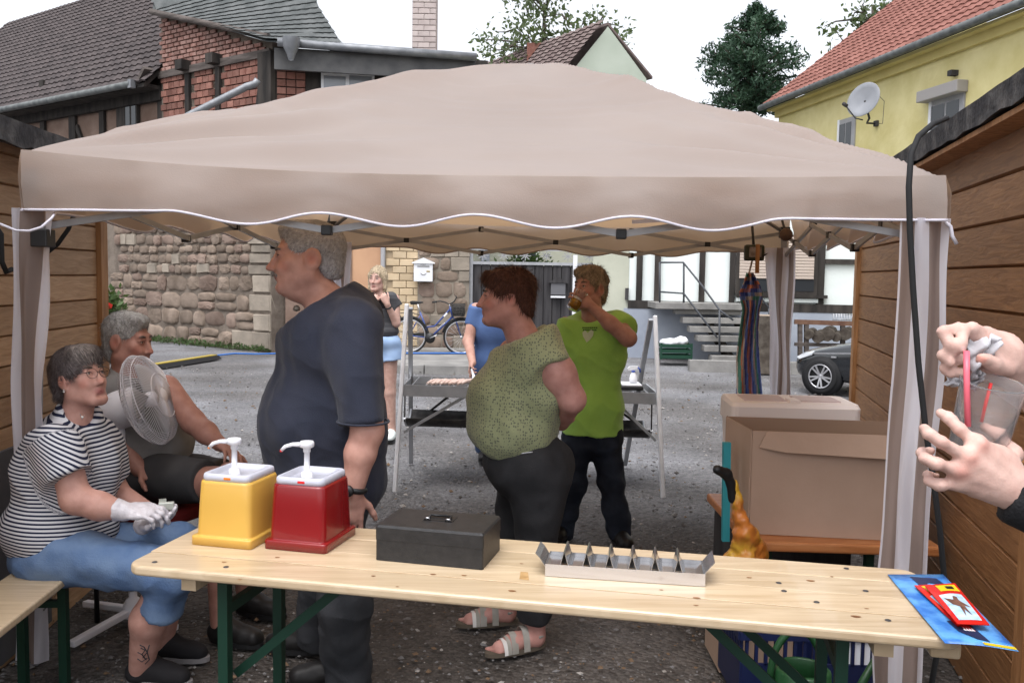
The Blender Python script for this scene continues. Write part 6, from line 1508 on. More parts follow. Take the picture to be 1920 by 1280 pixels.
def eyes(L, R, sc, parent, brow=(.10, .08, .07), bw=.0032):
    m = float(np.mean(sc)); mbw = mat('brow_%02d%02d%02d' % tuple(int(c * 99) for c in brow), brow, .9); mls = mat('lash_line', (.03, .02, .018), .8); mlp = mat('lip_line', (.10, .03, .028), .6)
    MB().tube([L(-.024, .0895, -.069), L(-.012, .0975, -.0675), L(0, .1, -.068), L(.012, .0975, -.0675), L(.024, .0895, -.069)], .0015 * m, 5).build('lip_line', mlp, parent)
    for s in (-1, 1):
        MB().tube([L(s * .016, .0955, .033), L(s * .032, .0945, .038), L(s * .048, .085, .034)], [bw * m, bw * m * 1.2, bw * m * .6], 6).build('eyebrow', mbw, parent)
        MB().tube([L(s * .0185, .0925, .0135), L(s * .031, .0945, .0175), L(s * .0445, .088, .0140)], .0015 * m, 5).build('lash_line', mls, parent)
    for s in (-1, 1):
        c = L(s * .031, .0808, .012); MB().lathe([(0, -.0125 * m), (.009 * m, -.0088 * m), (.0125 * m, 0), (.009 * m, .0088 * m), (.0045 * m, .0118 * m)], c, axis=R[:, 1], n=12).build('eye', m_eye, parent)
        MB().lathe([(.0055 * m, .0108 * m), (.003 * m, .0126 * m), (0, .0132 * m)], c, axis=nrm(R[:, 1] - R[:, 2] * .05), n=10).build('iris', m_iris, parent)
def strandf(n, length, width, flow, lift, seed, colvar=.25, where=None, jit=.22):
    def f(V, N, Q, col):
        r = np.random.default_rng(seed); i = r.integers(0, len(V), n)
        if where is not None: i = i[where(V[i])]
        p = V[i]; d = flow(p); d = d - N[i] * (d * N[i]).sum(1, keepdims=True); d /= np.linalg.norm(d, axis=1, keepdims=True) + 1e-9
        d = d + N[i] * lift + r.normal(size=p.shape) * jit; d /= np.linalg.norm(d, axis=1, keepdims=True)
        L_ = length * (.6 + .8 * r.random((len(i), 1))); s = np.cross(d, N[i]); s /= np.linalg.norm(s, axis=1, keepdims=True) + 1e-9
        a = p - N[i] * .002 - s * width; b = p - N[i] * .002 + s * width; c = p + d * L_
        V2 = np.concatenate([V, a, b, c]); k = len(V); m = len(i); T = np.stack([k + np.arange(m), k + m + np.arange(m), k + 2 * m + np.arange(m)], 1)
        if col is None: col = np.ones((len(V), 3))
        base = col[i] * (1 + colvar * r.normal(size=(m, 1))).clip(.45, 1.8); col = np.concatenate([col, base, base, base])
        return V2, T, col
    return f
m_hair = mat('hair', (0.75, 0.75, 0.75), 0.55, (1.15, 1.15, 1.15), 90, attr='Col', spec=.4, bump=.5, bscale=200)
def hairpart(S, h, color, parent, strands, folds=None, paint=()): return soft('hair', S.sdf(h), m_hair, parent, folds=folds or [(.004, 60, 2), (.003, 130, 3)], paint=list(paint), base=color, smooth=1, strands=strands)
def hand(S, w, f, n, sd, sc=1.0, curl=(.35, .45, .3), thumb=(.6, .7, .3), spread=.05, k=.008):
    f, n = nrm(f), np.asarray(n, float); n = nrm(n - f * (n @ f)); s = np.cross(n, f) * sd; R = np.stack([s, f, n], 1); w = np.asarray(w, float)
    S.ell(w + f * .052 * sc, np.array([.040, .052, .0155]) * sc, R, .012); S.rc(w, w + f * .03 * sc, .025 * sc, .024 * sc, .015); S.rc(w + f * .03 * sc + s * .02 * sc, w + f * .065 * sc + s * .026 * sc + n * .004, .016 * sc, .012 * sc, .012)
    for i in range(4):
        b = w + f * (.092 - .005 * abs(i - 1)) * sc + s * (.031 - .0205 * i) * sc; L_ = (.072, .080, .075, .058)[i] * sc; d = nrm(f + s * spread * (1.5 - i)); a = 0; p = b - f * .02 * sc; r = (.0095, .0095, .009, .008)[i] * sc
        pts = [p, b]; 
        for j, fr in enumerate((.46, .29, .25)):
            a += curl[j] * (1 + .12 * i); q = pts[-1] + (d * math.cos(a) + n * math.sin(a)) * L_ * fr; pts.append(q)
        S.chain(pts, [r, r, r * .95, r * .88, r * .78], k * .6)
    d1 = nrm(f * thumb[0] + s * thumb[1] + n * thumb[2]); b = w + f * .022 * sc + s * .024 * sc; p1 = b + d1 * .045 * sc; d2 = nrm(d1 + f * .5); p2 = p1 + d2 * .034 * sc; p3 = p2 + nrm(d2 + f * .3 + n * .2) * .026 * sc
    S.chain([b, p1, p2, p3], [.014 * sc, .0115 * sc, .0105 * sc, .0085 * sc], k)
def person(label, base): return thing('person', base, label, 'person')
def skinmesh(S, h, parent, skin, paint): return soft('body', S.sdf(h), m_skin, parent, paint=[(c, r, col) for c, r, col in paint], base=skin, smooth=1)
def shoe(parent, heel, toe, m, h=.075, w=.05, sole=None):
    heel, toe = np.asarray(heel, float), np.asarray(toe, float); d = nrm((toe - heel) * [1, 1, 0]); S = Shape(); z = V3(0, 0, 1)
    S.rc(heel + d * .04 + z * .045, heel + d * .08 + z * h, .042, .040, .02); S.rc(heel + d * .05 + z * .04, toe - d * .045 + z * .035, w * .9, w * .86, .03); S.rc(heel + d * .1 + z * .07, toe - d * .09 + z * .045, .036, .035, .03); S.cut(heel + z * .012, (0, 0, -1))
    soft('shoe', S.sdf(.007), m, parent, folds=[(.003, 30, 1)])
    s = np.cross(d, z); L_ = np.linalg.norm((toe - heel)[:2]); pts = []
    for a in np.linspace(0, 6.2832, 20, endpoint=False): pts.append(heel + d * (L_ / 2 + (L_ / 2 + .004) * math.cos(a)) + s * (w * (1 + .12 * math.cos(a))) * math.sin(a) + z * .001)
    MB().prism(pts, (0, 0, .02)).build('sole', sole or m_black, parent)

# ---------------- 1. big man in a dark blue shirt, facing left
def man_dark():
    Z = 3.40; q = lambda x, y, dz=0.0: P(x, y, Z + dz); skin = (.50, .285, .23)
    t = person('heavy grey haired man in dark navy t-shirt standing in profile behind the table', [q(620, 900)[0], Z, 0]); pa = []
    R = frame((-1, -.30)); RT = frame((-1, -.12)); S = Shape(); sc = (1.05, 1.20, 1.04); C = q(577, 487)
    L = head(S, C, R, sc, pa, skin, True, brow=(.16, .13, .12), jaw=1.16)
    S.rc(q(598, 548), q(630, 596), .070, .095, .03); S.ell(q(564, 550), (.06, .055, .035), R, .035)
    S.ell(q(628, 640), (.19, .12, .19), RT); S.ell(q(614, 790), (.17, .16, .19), RT); S.ell(q(618, 900), (.15, .13, .12), RT)
    sh, el, wr = q(672, 612, -.22), q(689, 808, -.27), q(662, 922, -.28)
    S.chain([sh, el], [.075, .056], .03); S.chain([el, (el + wr) / 2 + V3(.0, 0, .03), wr], [.056, .054, .036], .02); hand(S, wr, q(658, 985, -.28) - wr, V3(-.3, .9, 0), -1, 1.08, (.25, .35, .3))
    # far arm, mostly hidden
    s2, e2, w2 = q(640, 620, .24), q(620, 790, .3), q(590, 900, .25); S.chain([s2, e2, w2], [.07, .05, .035], .03); hand(S, w2, V3(-.4, -.1, -.8), V3(-.3, -.8, .2), 1, 1.05)
    hipn, hipf = q(622, 925, -.07), q(612, 925, .10); kn, kf = q(645, 1130, -.08), q(600, 1085, .20); an, af = P(650, 1290, 3.44), P(592, 1205, 3.70)
    for a, b, c in ((hipn, kn, an), (hipf, kf, af)): S.chain([a, b, c], [.085, .06, .045], .03)
    skinmesh(S, .0065, t, skin, pa); eyes(L, R, sc, t, (.14, .125, .12), .0042)
    # t-shirt
    H = Shape(); H.ell(q(622, 640), (.245, .192, .25), RT, .05); H.ell(q(604, 795), (.235, .252, .24), RT, .10); H.ell(q(655, 590), (.215, .125, .10), RT, .06); H.ell(q(612, 900), (.215, .225, .16), RT, .08); H.rc(q(600, 560), q(630, 600), .088, .11, .05)
    hem = q(681, 796, -.27); H.rc(q(668, 612, -.20), hem, .112, .088, .05, capb=True); H.rc(q(640, 620, .2), q(622, 770, .28), .11, .085, .05, capb=True)
    H.cut(q(600, 572), nrm(V3(-.62, 0, .78))); H.cut(q(612, 952), (0, 0, -1)); H.ell(q(584, 540), (.082, .088, .085), R, .012, 'sub')
    soft('t_shirt', H.sdf(.008), mat('navy_cotton', (.021, .025, .042), .9, (.033, .037, .058), 6, bump=.25, bscale=300, sheen=.1, coords='World'), t, folds=[(.016, (5, 5, 2.0), 1), (.013, (10, 10, 4), 2), (.006, (22, 22, 9), 3), (.012, (4, 4, 9), -2), (.006, (9, 9, 17), -3)])
    MB().tube([hem + RT @ V3(.09 * math.cos(a), .09 * math.sin(a), .012) for a in np.linspace(0, 6.2832, 25)], .004, 6, cap=False).build('sleeve_seam', MATS['navy_cotton'], t)
    # trousers
    K = Shape(); K.ell(q(612, 925), (.2, .19, .14), RT, .06); K.chain([hipn, kn, an + V3(0, 0, .01)], [.12, .095, .085], .04, capb=True); K.chain([hipf, kf, af + V3(0, 0, .01)], [.12, .09, .08], .04, capb=True)
    soft('trousers', K.sdf(.009), mat('charcoal_denim', (.030, .032, .037), .9, (.048, .050, .056), 8, bump=.2, bscale=250, coords='World'), t, folds=[(.014, (8, 8, 4), 4), (.010, 16, 5), (.010, (5, 5, 12), -4)])
    shoe(t, af * [1, 1, 0] + V3(.07, 0, 0), af * [1, 1, 0] + V3(-.22, .02, 0), mat('black_leather', (.012, .011, .011), .5)); shoe(t, an * [1, 1, 0] + V3(.07, 0, 0), an * [1, 1, 0] + V3(-.22, -.05, 0), MATS['black_leather'])
    # hair: short, grey, brushed forward
    Hh = Shape(); m3 = np.array(sc); LL = lambda x, y, z: C + R @ (np.array([x, y, z]) * m3)
    Hh.ell(LL(0, -.018, .050), np.array([.081, .104, .094]) * m3, R); Hh.ell(LL(0, -.06, -.02), np.array([.066, .055, .075]) * m3, R, .03); Hh.ell(LL(0, .045, .108), np.array([.055, .045, .03]) * m3, R, .03)
    Hh.ell(LL(0, .112, -.0), np.array([.10, .07, .088]) * m3, R, .01, 'sub'); Hh.ell(LL(0, .02, -.085), np.array([.12, .08, .075]) * m3, R, .01, 'sub')
    for s in (-1, 1): Hh.ell(LL(s * .085, .004, -.008), np.array([.03, .028, .04]) * m3, R, .008, 'sub')
    Hh.cut(LL(0, -.06, -.07), -R[:, 2])
    hairpart(Hh, .005, (.42, .42, .44), t, folds=[(.0022, 60, 2), (.0015, 130, 3)], strands=strandf(6000, .014, .0010, lambda p: np.tile(R[:, 1] * .7 - R[:, 2] * .7, (len(p), 1)), .35, 1, .35), paint=[(LL(0, -.05, .13), .09, (.30, .30, .31)), (LL(0, -.09, .05), .06, (.34, .34, .35)), (LL(0, .06, .115), .06, (.52, .52, .53))])
    # moustache and brows
    mo = Shape(); 
    for s in (-1, 1): mo.rc(LL(0, .106, -.051), LL(s * .026, .092, -.058), .006, .005, .004)
    soft('moustache', mo.sdf(.003), m_hair, t, paint=[], base=(.30, .28, .27), strands=strandf(300, .01, .0008, lambda p: np.tile(-R[:, 2], (len(p), 1)), .2, 3))
    # watch
    wc_ = wr + (el - wr) * .06; ax = nrm(el - wr); u = nrm(np.cross(ax, V3(0, 1, 0))); v = np.cross(ax, u)
    MB().tube([wc_ + (u * math.cos(a) * .038 + v * math.sin(a) * .036) for a in np.linspace(0, 6.2832, 20)], .011, 6, cap=False).build('wristwatch', m_black, t); MB().lathe([(0, .012), (.02, .012), (.021, 0), (0, 0)], wc_ + V3(-.012, -.038, 0), axis=(-.3, -.95, 0), n=14).build('watch_face', m_black, t)
    MB().lathe([(0, -.012), (.012, -.008), (.014, 0), (.008, .01), (0, .012)], q(556, 578, -.03), n=10).build('necklace_pendant', mat('pendant_grey', (.22, .20, .17), .5, metal=.4), t)
man_dark()

# ---------------- 2. woman in a green patterned blouse, facing left, hand on her back
def woman_green():
    Z = 3.80; q = lambda x, y, dz=0.0: P(x, y, Z + dz); skin = (.46, .245, .21)
    t = person('woman with short red brown hair in pale green patterned blouse standing in profile', [q(990, 900)[0], Z, 0]); pa = []
    R = frame((-1, -.16)); RT = frame((-.95, -.3)); S = Shape(); sc = (.90, 1.0, .90); C = q(949, 560)
    L = head(S, C, R, sc, pa, skin, False, mouth=(.30, .10, .10), brow=(.12, .06, .04), jaw=1.12)
    S.rc(q(962, 590), q(985, 645), .06, .075, .04); S.ell(q(935, 598), (.05, .05, .03), R, .03); S.ell(q(985, 710), (.13, .08, .15), RT); S.ell(q(990, 820), (.12, .08, .14), RT)
    sh, el, wr = q(1022, 655, -.16), q(1072, 748, -.16), q(1052, 792, .02)
    S.chain([sh, (sh + el) / 2, el], [.072, .07, .056], .03); S.chain([el, wr], [.055, .036], .025); hand(S, wr, V3(-.75, .5, -.1), V3(.3, .1, -.9) * -1, 1, .95, (.3, .4, .3))
    S.ell(q(1070, 786, -.02), (.02, .02, .012), None, .01)
    s2, e2, w2 = q(960, 660, .18), q(965, 760, .26), q(1000, 800, .2); S.chain([s2, e2, w2], [.06, .045, .032], .03)
    hn, hf = q(1008, 880, -.08), q(985, 880, .09); kn, kf = q(1005, 1030, -.06), q(960, 1020, .14); an, af = P(1003, 1178, 3.78), P(950, 1135, 4.05)
    for a, b, c in ((hn, kn, an), (hf, kf, af)): S.chain([a, b, c], [.09, .065, .04], .03)
    for a, tx, ty, zz in ((an, 940, 1226, 3.66), (af, 893, 1172, 3.96)):
        g = G(tx, ty); d = nrm((g - a) * [1, 1, 0]); b = a * [1, 1, 0]; S.chain([a, b + V3(0, 0, .05), b + d * .10 + V3(0, 0, .045), b + d * .17 + V3(0, 0, .03)], [.04, .042, .038, .03], .02)
        s = np.cross(d, V3(0, 0, 1))
        for i in range(5): S.rc(b + d * .16 + s * (.028 - .014 * i) + V3(0, 0, .026), b + d * (.215 - .008 * i) + s * (.03 - .014 * i) + V3(0, 0, .022), .0095, .008, .004)
    skinmesh(S, .0065, t, skin, pa); eyes(L, R, sc, t)
    H = Shape(); H.ell(q(985, 685), (.20, .155, .14), RT, .06); H.ell(q(940, 735), (.165, .14, .12), RT, .06); H.ell(q(965, 800), (.205, .195, .17), RT, .08); H.ell(q(1002, 735), (.205, .15, .14), RT, .06); H.ell(q(1008, 640), (.17, .085, .09), RT, .05)
    H.rc(q(1005, 640, -.13), q(1030, 690, -.175), .105, .088, .06, capb=True); H.rc(q(960, 655, .14), q(958, 705, .2), .09, .085, .05, capb=True); H.rc(q(972, 628), q(990, 650), .075, .10, .04)
    H.cut(q(985, 630), nrm(V3(-.45, 0, .89))); H.cut(q(925, 862), nrm(V3(.30, .0, -.95))); H.ell(q(952, 625), (.07, .075, .07), R, .01, 'sub')
    m_bl = mat('patterned_blouse', (.25, .275, .15), .85, (.30, .32, .18), 4, bump=.15, bscale=200, coords='World', sheen=.2)
    nt = m_bl.node_tree; n_ = nt.nodes; l_ = nt.links; vo = n_.new('ShaderNodeTexVoronoi'); vo.inputs['Scale'].default_value = 105; g_ = n_.new('ShaderNodeNewGeometry'); mp_ = n_.new('ShaderNodeMapping'); mp_.inputs['Scale'].default_value = (1, 1, .75); l_.new(g_.outputs['Position'], mp_.inputs[0]); l_.new(mp_.outputs[0], vo.inputs['Vector'])
    vo.inputs['Randomness'].default_value = .55
    rp = n_.new('ShaderNodeValToRGB'); rp.color_ramp.elements[0].position = .30; rp.color_ramp.elements[1].position = .38; l_.new(vo.outputs['Distance'], rp.inputs[0])
    mx = n_.new('ShaderNodeMixRGB'); pb_ = n_['Principled BSDF']; src = pb_.inputs['Base Color'].links[0].from_socket; mx.inputs[1].default_value = (.12, .13, .095, 1); l_.new(rp.outputs[0], mx.inputs[0]); l_.new(src, mx.inputs[2]); l_.new(mx.outputs[0], pb_.inputs['Base Color'])
    blo = soft('blouse', H.sdf(.008), m_bl, t, folds=[(.016, (7, 7, 2.0), 5), (.012, (15, 15, 5), 6), (.010, (5, 5, 9), -2), (.005, (10, 10, 18), -3)])
    K = Shape(); K.ell(q(996, 868), (.185, .18, .15), RT, .06); K.ell(q(955, 868), (.15, .10, .10), RT, .06); K.chain([hn, kn, an + V3(0, 0, .05)], [.125, .09, .075], .04, capb=True); K.chain([hf, kf, af + V3(0, 0, .05)], [.125, .09, .07], .04, capb=True)
    m_tr = mat('black_trousers', (.017, .017, .019), .85, (.028, .028, .031), 8, bump=.2, bscale=250, coords='World'); tro = soft('trousers', K.sdf(.009), m_tr, t, folds=[(.012, (8, 8, 4), 4), (.009, 18, 5)])
    ks = surf_fn(tro); zz = [p for p in (ks(x, 850 - (x - 975) * .13, .002) for x in range(975, 1003, 4)) if p is not None]
    if len(zz) > 1: MB().tube(zz, .0025, 5).build('pocket_zip', m_rim, t)
    # sandals
    for a, tx, ty in ((an, 940, 1226), (af, 893, 1172)):
        g = G(tx, ty); b = a * [1, 1, 0]; d = nrm((g - b) * [1, 1, 0]); s = np.cross(d, V3(0, 0, 1)); pts = [b + d * (.09 + .145 * math.cos(x)) + s * (.044 * (1 + .1 * math.cos(x))) * math.sin(x) + V3(0, 0, .002) for x in np.linspace(0, 6.2832, 22, endpoint=False)]
        m_so = mat('sandal_sole', (.10, .08, .06), .8); m_st = mat('sandal_strap', (.26, .245, .215), .7, (.32, .30, .27), 20); m_sw = mat('sandal_white', (.62, .6, .58), .6)
        sd = MB().prism(pts, (0, 0, .018)).build('sandal', m_so, t)
        for f0, hh, mm, wd in ((.155, .052, m_sw, .014), (.115, .075, m_st, .02), (.06, .092, m_st, .02), (.14, .06, m_st, .012)):
            MB().grid(lambda a_, x_: b + d * (f0 + wd * (a_ - .5) * 1.5) + s * (.049 * math.cos(x_ * 3.1416)) + V3(0, 0, .012 + (hh + .004) * math.sin(x_ * 3.1416)), 2, 12).build('strap', mm, sd)
        MB().tube([b - d * .035 + d * .04 * (1 - math.sin(x)) + s * (.045 * math.cos(x)) + V3(0, 0, .065) for x in np.linspace(0, 3.1416, 12)][::1], .007, 6).build('heel_strap', m_st, sd)
    m3 = np.array(sc); LL = lambda x, y, z: C + R @ (np.array([x, y, z]) * m3); Hh = Shape()
    Hh.ell(LL(0, -.02, .052), np.array([.086, .112, .098]) * m3, R); Hh.ell(LL(0, -.07, -.03), np.array([.07, .052, .085]) * m3, R, .03); Hh.ell(LL(0, .05, .095), np.array([.062, .055, .04]) * m3, R, .03)
    Hh.ell(LL(0, .118, -.012), np.array([.10, .075, .088]) * m3, R, .01, 'sub'); Hh.ell(LL(0, .028, -.095), np.array([.12, .08, .075]) * m3, R, .01, 'sub')
    for s in (-1, 1): Hh.ell(LL(s * .088, .006, -.012), np.array([.03, .024, .036]) * m3, R, .008, 'sub')
    hairpart(Hh, .005, (.085, .034, .024), t, strandf(4200, .032, .0015, lambda p: np.tile(R[:, 1] * .25 - R[:, 2], (len(p), 1)), .55, 5, .35), folds=[(.006, 30, 2), (.004, 70, 3)])
woman_green()

# ---------------- 3. man in a light green shirt drinking beer
def man_green():
    Z = 5.35; q = lambda x, y, dz=0.0: P(x, y, Z + dz); skin = (.42, .235, .19)
    t = person('man in bright green t-shirt and jeans drinking from a beer glass', [q(1108, 900)[0], Z, 0]); pa = []
    R = frame((-.72, -.69), .10); RT = frame((-.45, -.9)); S = Shape(); sc = (.98, 1.02, 1.0); C = q(1106, 543)
    L = head(S, C, R, sc, pa, skin, True, brow=(.14, .11, .08))
    S.rc(q(1108, 565), q(1112, 600), .058, .07, .03); S.ell(q(1110, 670), (.15, .08, .2), RT); S.ell(q(1108, 780), (.13, .08, .12), RT)
    sh, el, wr = q(1153, 605, -.03), q(1178, 634, -.22), q(1108, 574, -.22); S.chain([sh, el], [.058, .048], .03); S.chain([el, (el + wr) / 2 + V3(0, -.01, -.005), wr], [.048, .043, .028], .02)
    gp = q(1082, 563, -.235)
    hand(S, wr, q(1090, 556, -.24) - wr, V3(-.45, .75, -.1), -1, .98, (.5, .6, .4), (.7, .5, .5))
    s2, e2, w2 = q(1062, 610, .05), q(1045, 680, .02), q(1050, 740, .0); S.chain([s2, e2, w2], [.055, .045, .03], .03); hand(S, w2, V3(0, -.1, -1), V3(.9, 0, 0), 1, 1)
    h1, h2 = q(1085, 815), q(1132, 815); k1, k2 = q(1070, 905, .02), q(1148, 905); a1, a2 = P(1052, 995, 5.5), P(1160, 1000, 5.35)
    for a, b, c in ((h1, k1, a1), (h2, k2, a2)): S.chain([a, b, c], [.08, .058, .042], .03)
    skinmesh(S, .008, t, skin, pa); eyes(L, R, sc, t)
    H = Shape(); H.ell(q(1110, 665), (.205, .145, .24), RT, .05); H.ell(q(1107, 755), (.19, .155, .20), RT, .08); H.ell(q(1110, 610), (.2, .10, .08), RT, .06)
    H.rc(q(1142, 605), q(1170, 620, -.12), .085, .080, .05, capb=True); H.rc(q(1070, 610, .03), q(1050, 660, .02), .08, .075, .05, capb=True); H.cut(q(1106, 590), nrm(V3(-.2, -.2, 1))); H.cut(q(1108, 811), (0, 0, -1)); H.rc(q(1110, 780), q(1107, 830), .18, .185, .06); H.cut(q(1108, 811), (0, 0, -1)); H.ell(q(1106, 580), (.065, .065, .06), R, .01, 'sub')
    tsh = soft('t_shirt', H.sdf(.010), mat('lime_cotton', (.28, .54, .10), .85, (.34, .62, .13), 5, bump=.2, bscale=250, coords='World', sheen=.2), t, folds=[(.022, (6, 6, 2.0), 1), (.014, (12, 12, 4), 2), (.016, (4, 4, 8), -2), (.008, (9, 9, 16), -3)])
    # print on the chest
    sf = surf_fn(tsh)
    for i, (a, b, y) in enumerate(((1092, 1121, 613), (1093, 1119, 617.5))):
        for k in range(8):
            x = a + (b - a) * k / 8; c4_ = [sf(x + dx, y + dy, .003) for dx, dy in ((0, 0), (2.6, 0), (2.6, 2.4), (0, 2.4))]
            if all(c is not None for c in c4_): MB().add(c4_, [(0, 1, 2, 3)]).build('print_letter', mat('green_print', (.03, .09, .03), .8), t)
    ht = [(1100, 642), (1093, 630), (1092, 623), (1097, 619), (1102, 624), (1108, 618), (1113, 621), (1112, 629), (1106, 637)]
    hp_ = [(1103.0, 629.0)] + ht; hv = [sf(x, y, .004) for x, y in hp_]
    MB().add(hv, [(0, i, i % 9 + 1) for i in range(1, 10)]).build('heart_print', mat('pale_print', (.50, .60, .42), .8), t)
    K = Shape(); K.ell(q(1108, 815), (.18, .14, .12), RT, .05); K.chain([h1, k1, a1 + V3(0, 0, -.02)], [.105, .08, .07], .04, capb=True); K.chain([h2, k2, a2 + V3(0, 0, -.02)], [.105, .08, .075], .04, capb=True)
    soft('jeans', K.sdf(.011), mat('dark_denim', (.012, .017, .03), .9, (.035, .048, .075), 7, bump=.2, bscale=200, coords='World', contrast=(.45, .75)), t, folds=[(.016, (8, 8, 5), 4), (.010, 18, 5), (.012, (5, 5, 12), -4)])
    shoe(t, a1 * [1, 1, 0] + V3(.02, .08, 0), a1 * [1, 1, 0] + V3(-.04, -.19, 0), MATS['black_leather']); shoe(t, a2 * [1, 1, 0] + V3(-.02, .08, 0), a2 * [1, 1, 0] + V3(.04, -.19, 0), MATS['black_leather'])
    m3 = np.array(sc); LL = lambda x, y, z: C + R @ (np.array([x, y, z]) * m3); Hh = Shape()
    Hh.ell(LL(0, -.018, .052), np.array([.084, .106, .097]) * m3, R); Hh.ell(LL(0, -.065, -.03), np.array([.07, .05, .07]) * m3, R, .03); Hh.ell(LL(.01, .055, .10), np.array([.058, .045, .03]) * m3, R, .03)
    Hh.ell(LL(0, .118, -.01), np.array([.10, .075, .088]) * m3, R, .01, 'sub'); Hh.ell(LL(0, .03, -.09), np.array([.12, .085, .075]) * m3, R, .01, 'sub')
    hairpart(Hh, .006, (.30, .24, .17), t, strandf(2500, .03, .002, lambda p: np.tile(R[:, 1] * .4 - R[:, 2], (len(p), 1)), .4, 6, .3), folds=[(.008, 30, 2), (.006, 70, 3)])
    g = thing('beer_glass', gp, 'half full beer glass at the mouth of the green shirted man', 'glass'); ax = nrm(V3(-.30, -.15, -1) * -1 + V3(-.6, 0, 0) * 0 + V3(.35, .25, 0))
    m_gl = mat('clear_glass', (.95, .95, .95), .03, trans=1.0, ior=1.3, spec=.5)
    MB().lathe([(0, -.06), (.034, -.06), (.037, .06), (.0355, .06), (.0325, -.056), (0, -.056)], gp, axis=ax, n=18).build('glass_wall', m_gl, g); MB().lathe([(0, -.055), (.032, -.055), (.0335, -.005), (0, .0)], gp, axis=ax, n=18).build('beer', mat('beer', (.62, .32, .03), .1, trans=.4, ior=1.33), g); MB().lathe([(.033, -.004), (.0338, .008), (0, .01)], gp, axis=ax, n=18).build('foam', m_ltxt, g)
man_green()

# ---------------- 4. man in blue t-shirt tending the grill, mostly hidden
def man_blue():
    Z = 7.65; q = lambda x, y, dz=0.0: P(x, y, Z + dz); skin = (.46, .27, .21)
    t = person('man in blue t-shirt bending at the grill behind the woman, holding tongs', [q(925, 700)[0], Z, 0]); pa = []
    R = frame((-.15, -1), -.35); RT = frame((-.15, -1), -.2); S = Shape(); sc = (1, 1, 1.); C = q(950, 548, -.15); L = head(S, C, R, sc, pa, skin, True)
    S.rc(q(948, 562, -.1), q(942, 590), .055, .065, .03); S.ell(q(930, 630), (.16, .09, .18), RT); S.ell(q(928, 690, .06), (.14, .1, .15), RT)
    sh, el, wr = q(893, 580), q(878, 640, -.08), q(886, 680, -.33); S.chain([sh, el, wr], [.058, .046, .03], .025); hand(S, wr, q(882, 692, -.4) - wr, V3(.8, .2, -.2), 1, 1.0, (.6, .7, .5)); S.chain([q(965, 585), q(980, 640, -.1), q(965, 690, -.3)], [.058, .046, .03], .025)
    for x in (908, 948): S.chain([q(x, 715, .08), q(x, 790, .05), V3(q(x, 790)[0], Z + .1, .08)], [.09, .06, .045], .03)
    skinmesh(S, .009, t, skin, pa)
    H = Shape(); H.ell(q(930, 622), (.215, .145, .20), RT, .05); H.ell(q(927, 680, .04), (.195, .16, .2), RT, .07); H.rc(q(897, 580), q(886, 612, -.02), .085, .075, .04, capb=True); H.rc(q(962, 582), q(972, 614, -.03), .085, .075, .04, capb=True); H.cut(q(945, 572), nrm(V3(0, -.3, 1))); H.cut(q(930, 722), (0, 0, -1))
    soft('t_shirt', H.sdf(.011), mat('blue_cotton', (.055, .10, .235), .85, (.075, .13, .28), 5, bump=.2, bscale=200, coords='World'), t, folds=[(.012, (7, 7, 3), 1)])
    K = Shape(); K.ell(q(928, 712, .06), (.19, .16, .12), RT, .05)
    for x in (908, 948): K.chain([q(x, 715, .08), q(x, 790, .05), V3(q(x, 790)[0], Z + .1, .06)], [.115, .085, .08], .04, capb=True)
    soft('jeans', K.sdf(.013), mat('blue_denim', (.04, .065, .13), .9, (.06, .09, .17), 8, coords='World'), t, folds=[(.01, 9, 2)])
    for x in (908, 948): b = V3(q(x, 790)[0], Z + .1, 0); shoe(t, b + V3(0, .08, 0), b + V3(0, -.2, 0), MATS['black_leather'])
    Hh = Shape(); LL = lambda x, y, z: C + R @ np.array([x, y, z]); Hh.ell(LL(0, -.02, .05), (.082, .105, .095), R); Hh.ell(LL(0, .115, -.01), (.1, .075, .09), R, .01, 'sub'); Hh.cut(LL(0, 0, -.05), -R[:, 2]); hairpart(Hh, .008, (.12, .09, .06), t, strandf(800, .02, .002, lambda p: np.tile(-R[:, 2], (len(p), 1)), .4, 8))
    tg = thing('grill_tongs', q(890, 700, -.35), 'steel grill tongs in the hand of the blue shirted man', 'tongs')
    for e in (-1, 1): MB().tube([q(884, 692, -.42), q(888 + e * 1, 704, -.5), q(893 + e * 5, 716, -.62)], .008, 6).build('arm', m_alu, tg)
    MB().lathe([(0, -.015), (.014, -.015), (.014, .015), (0, .015)], q(884, 690, -.41), axis=(1, 0, 0), n=10).build('pivot', m_black, tg)
man_blue()

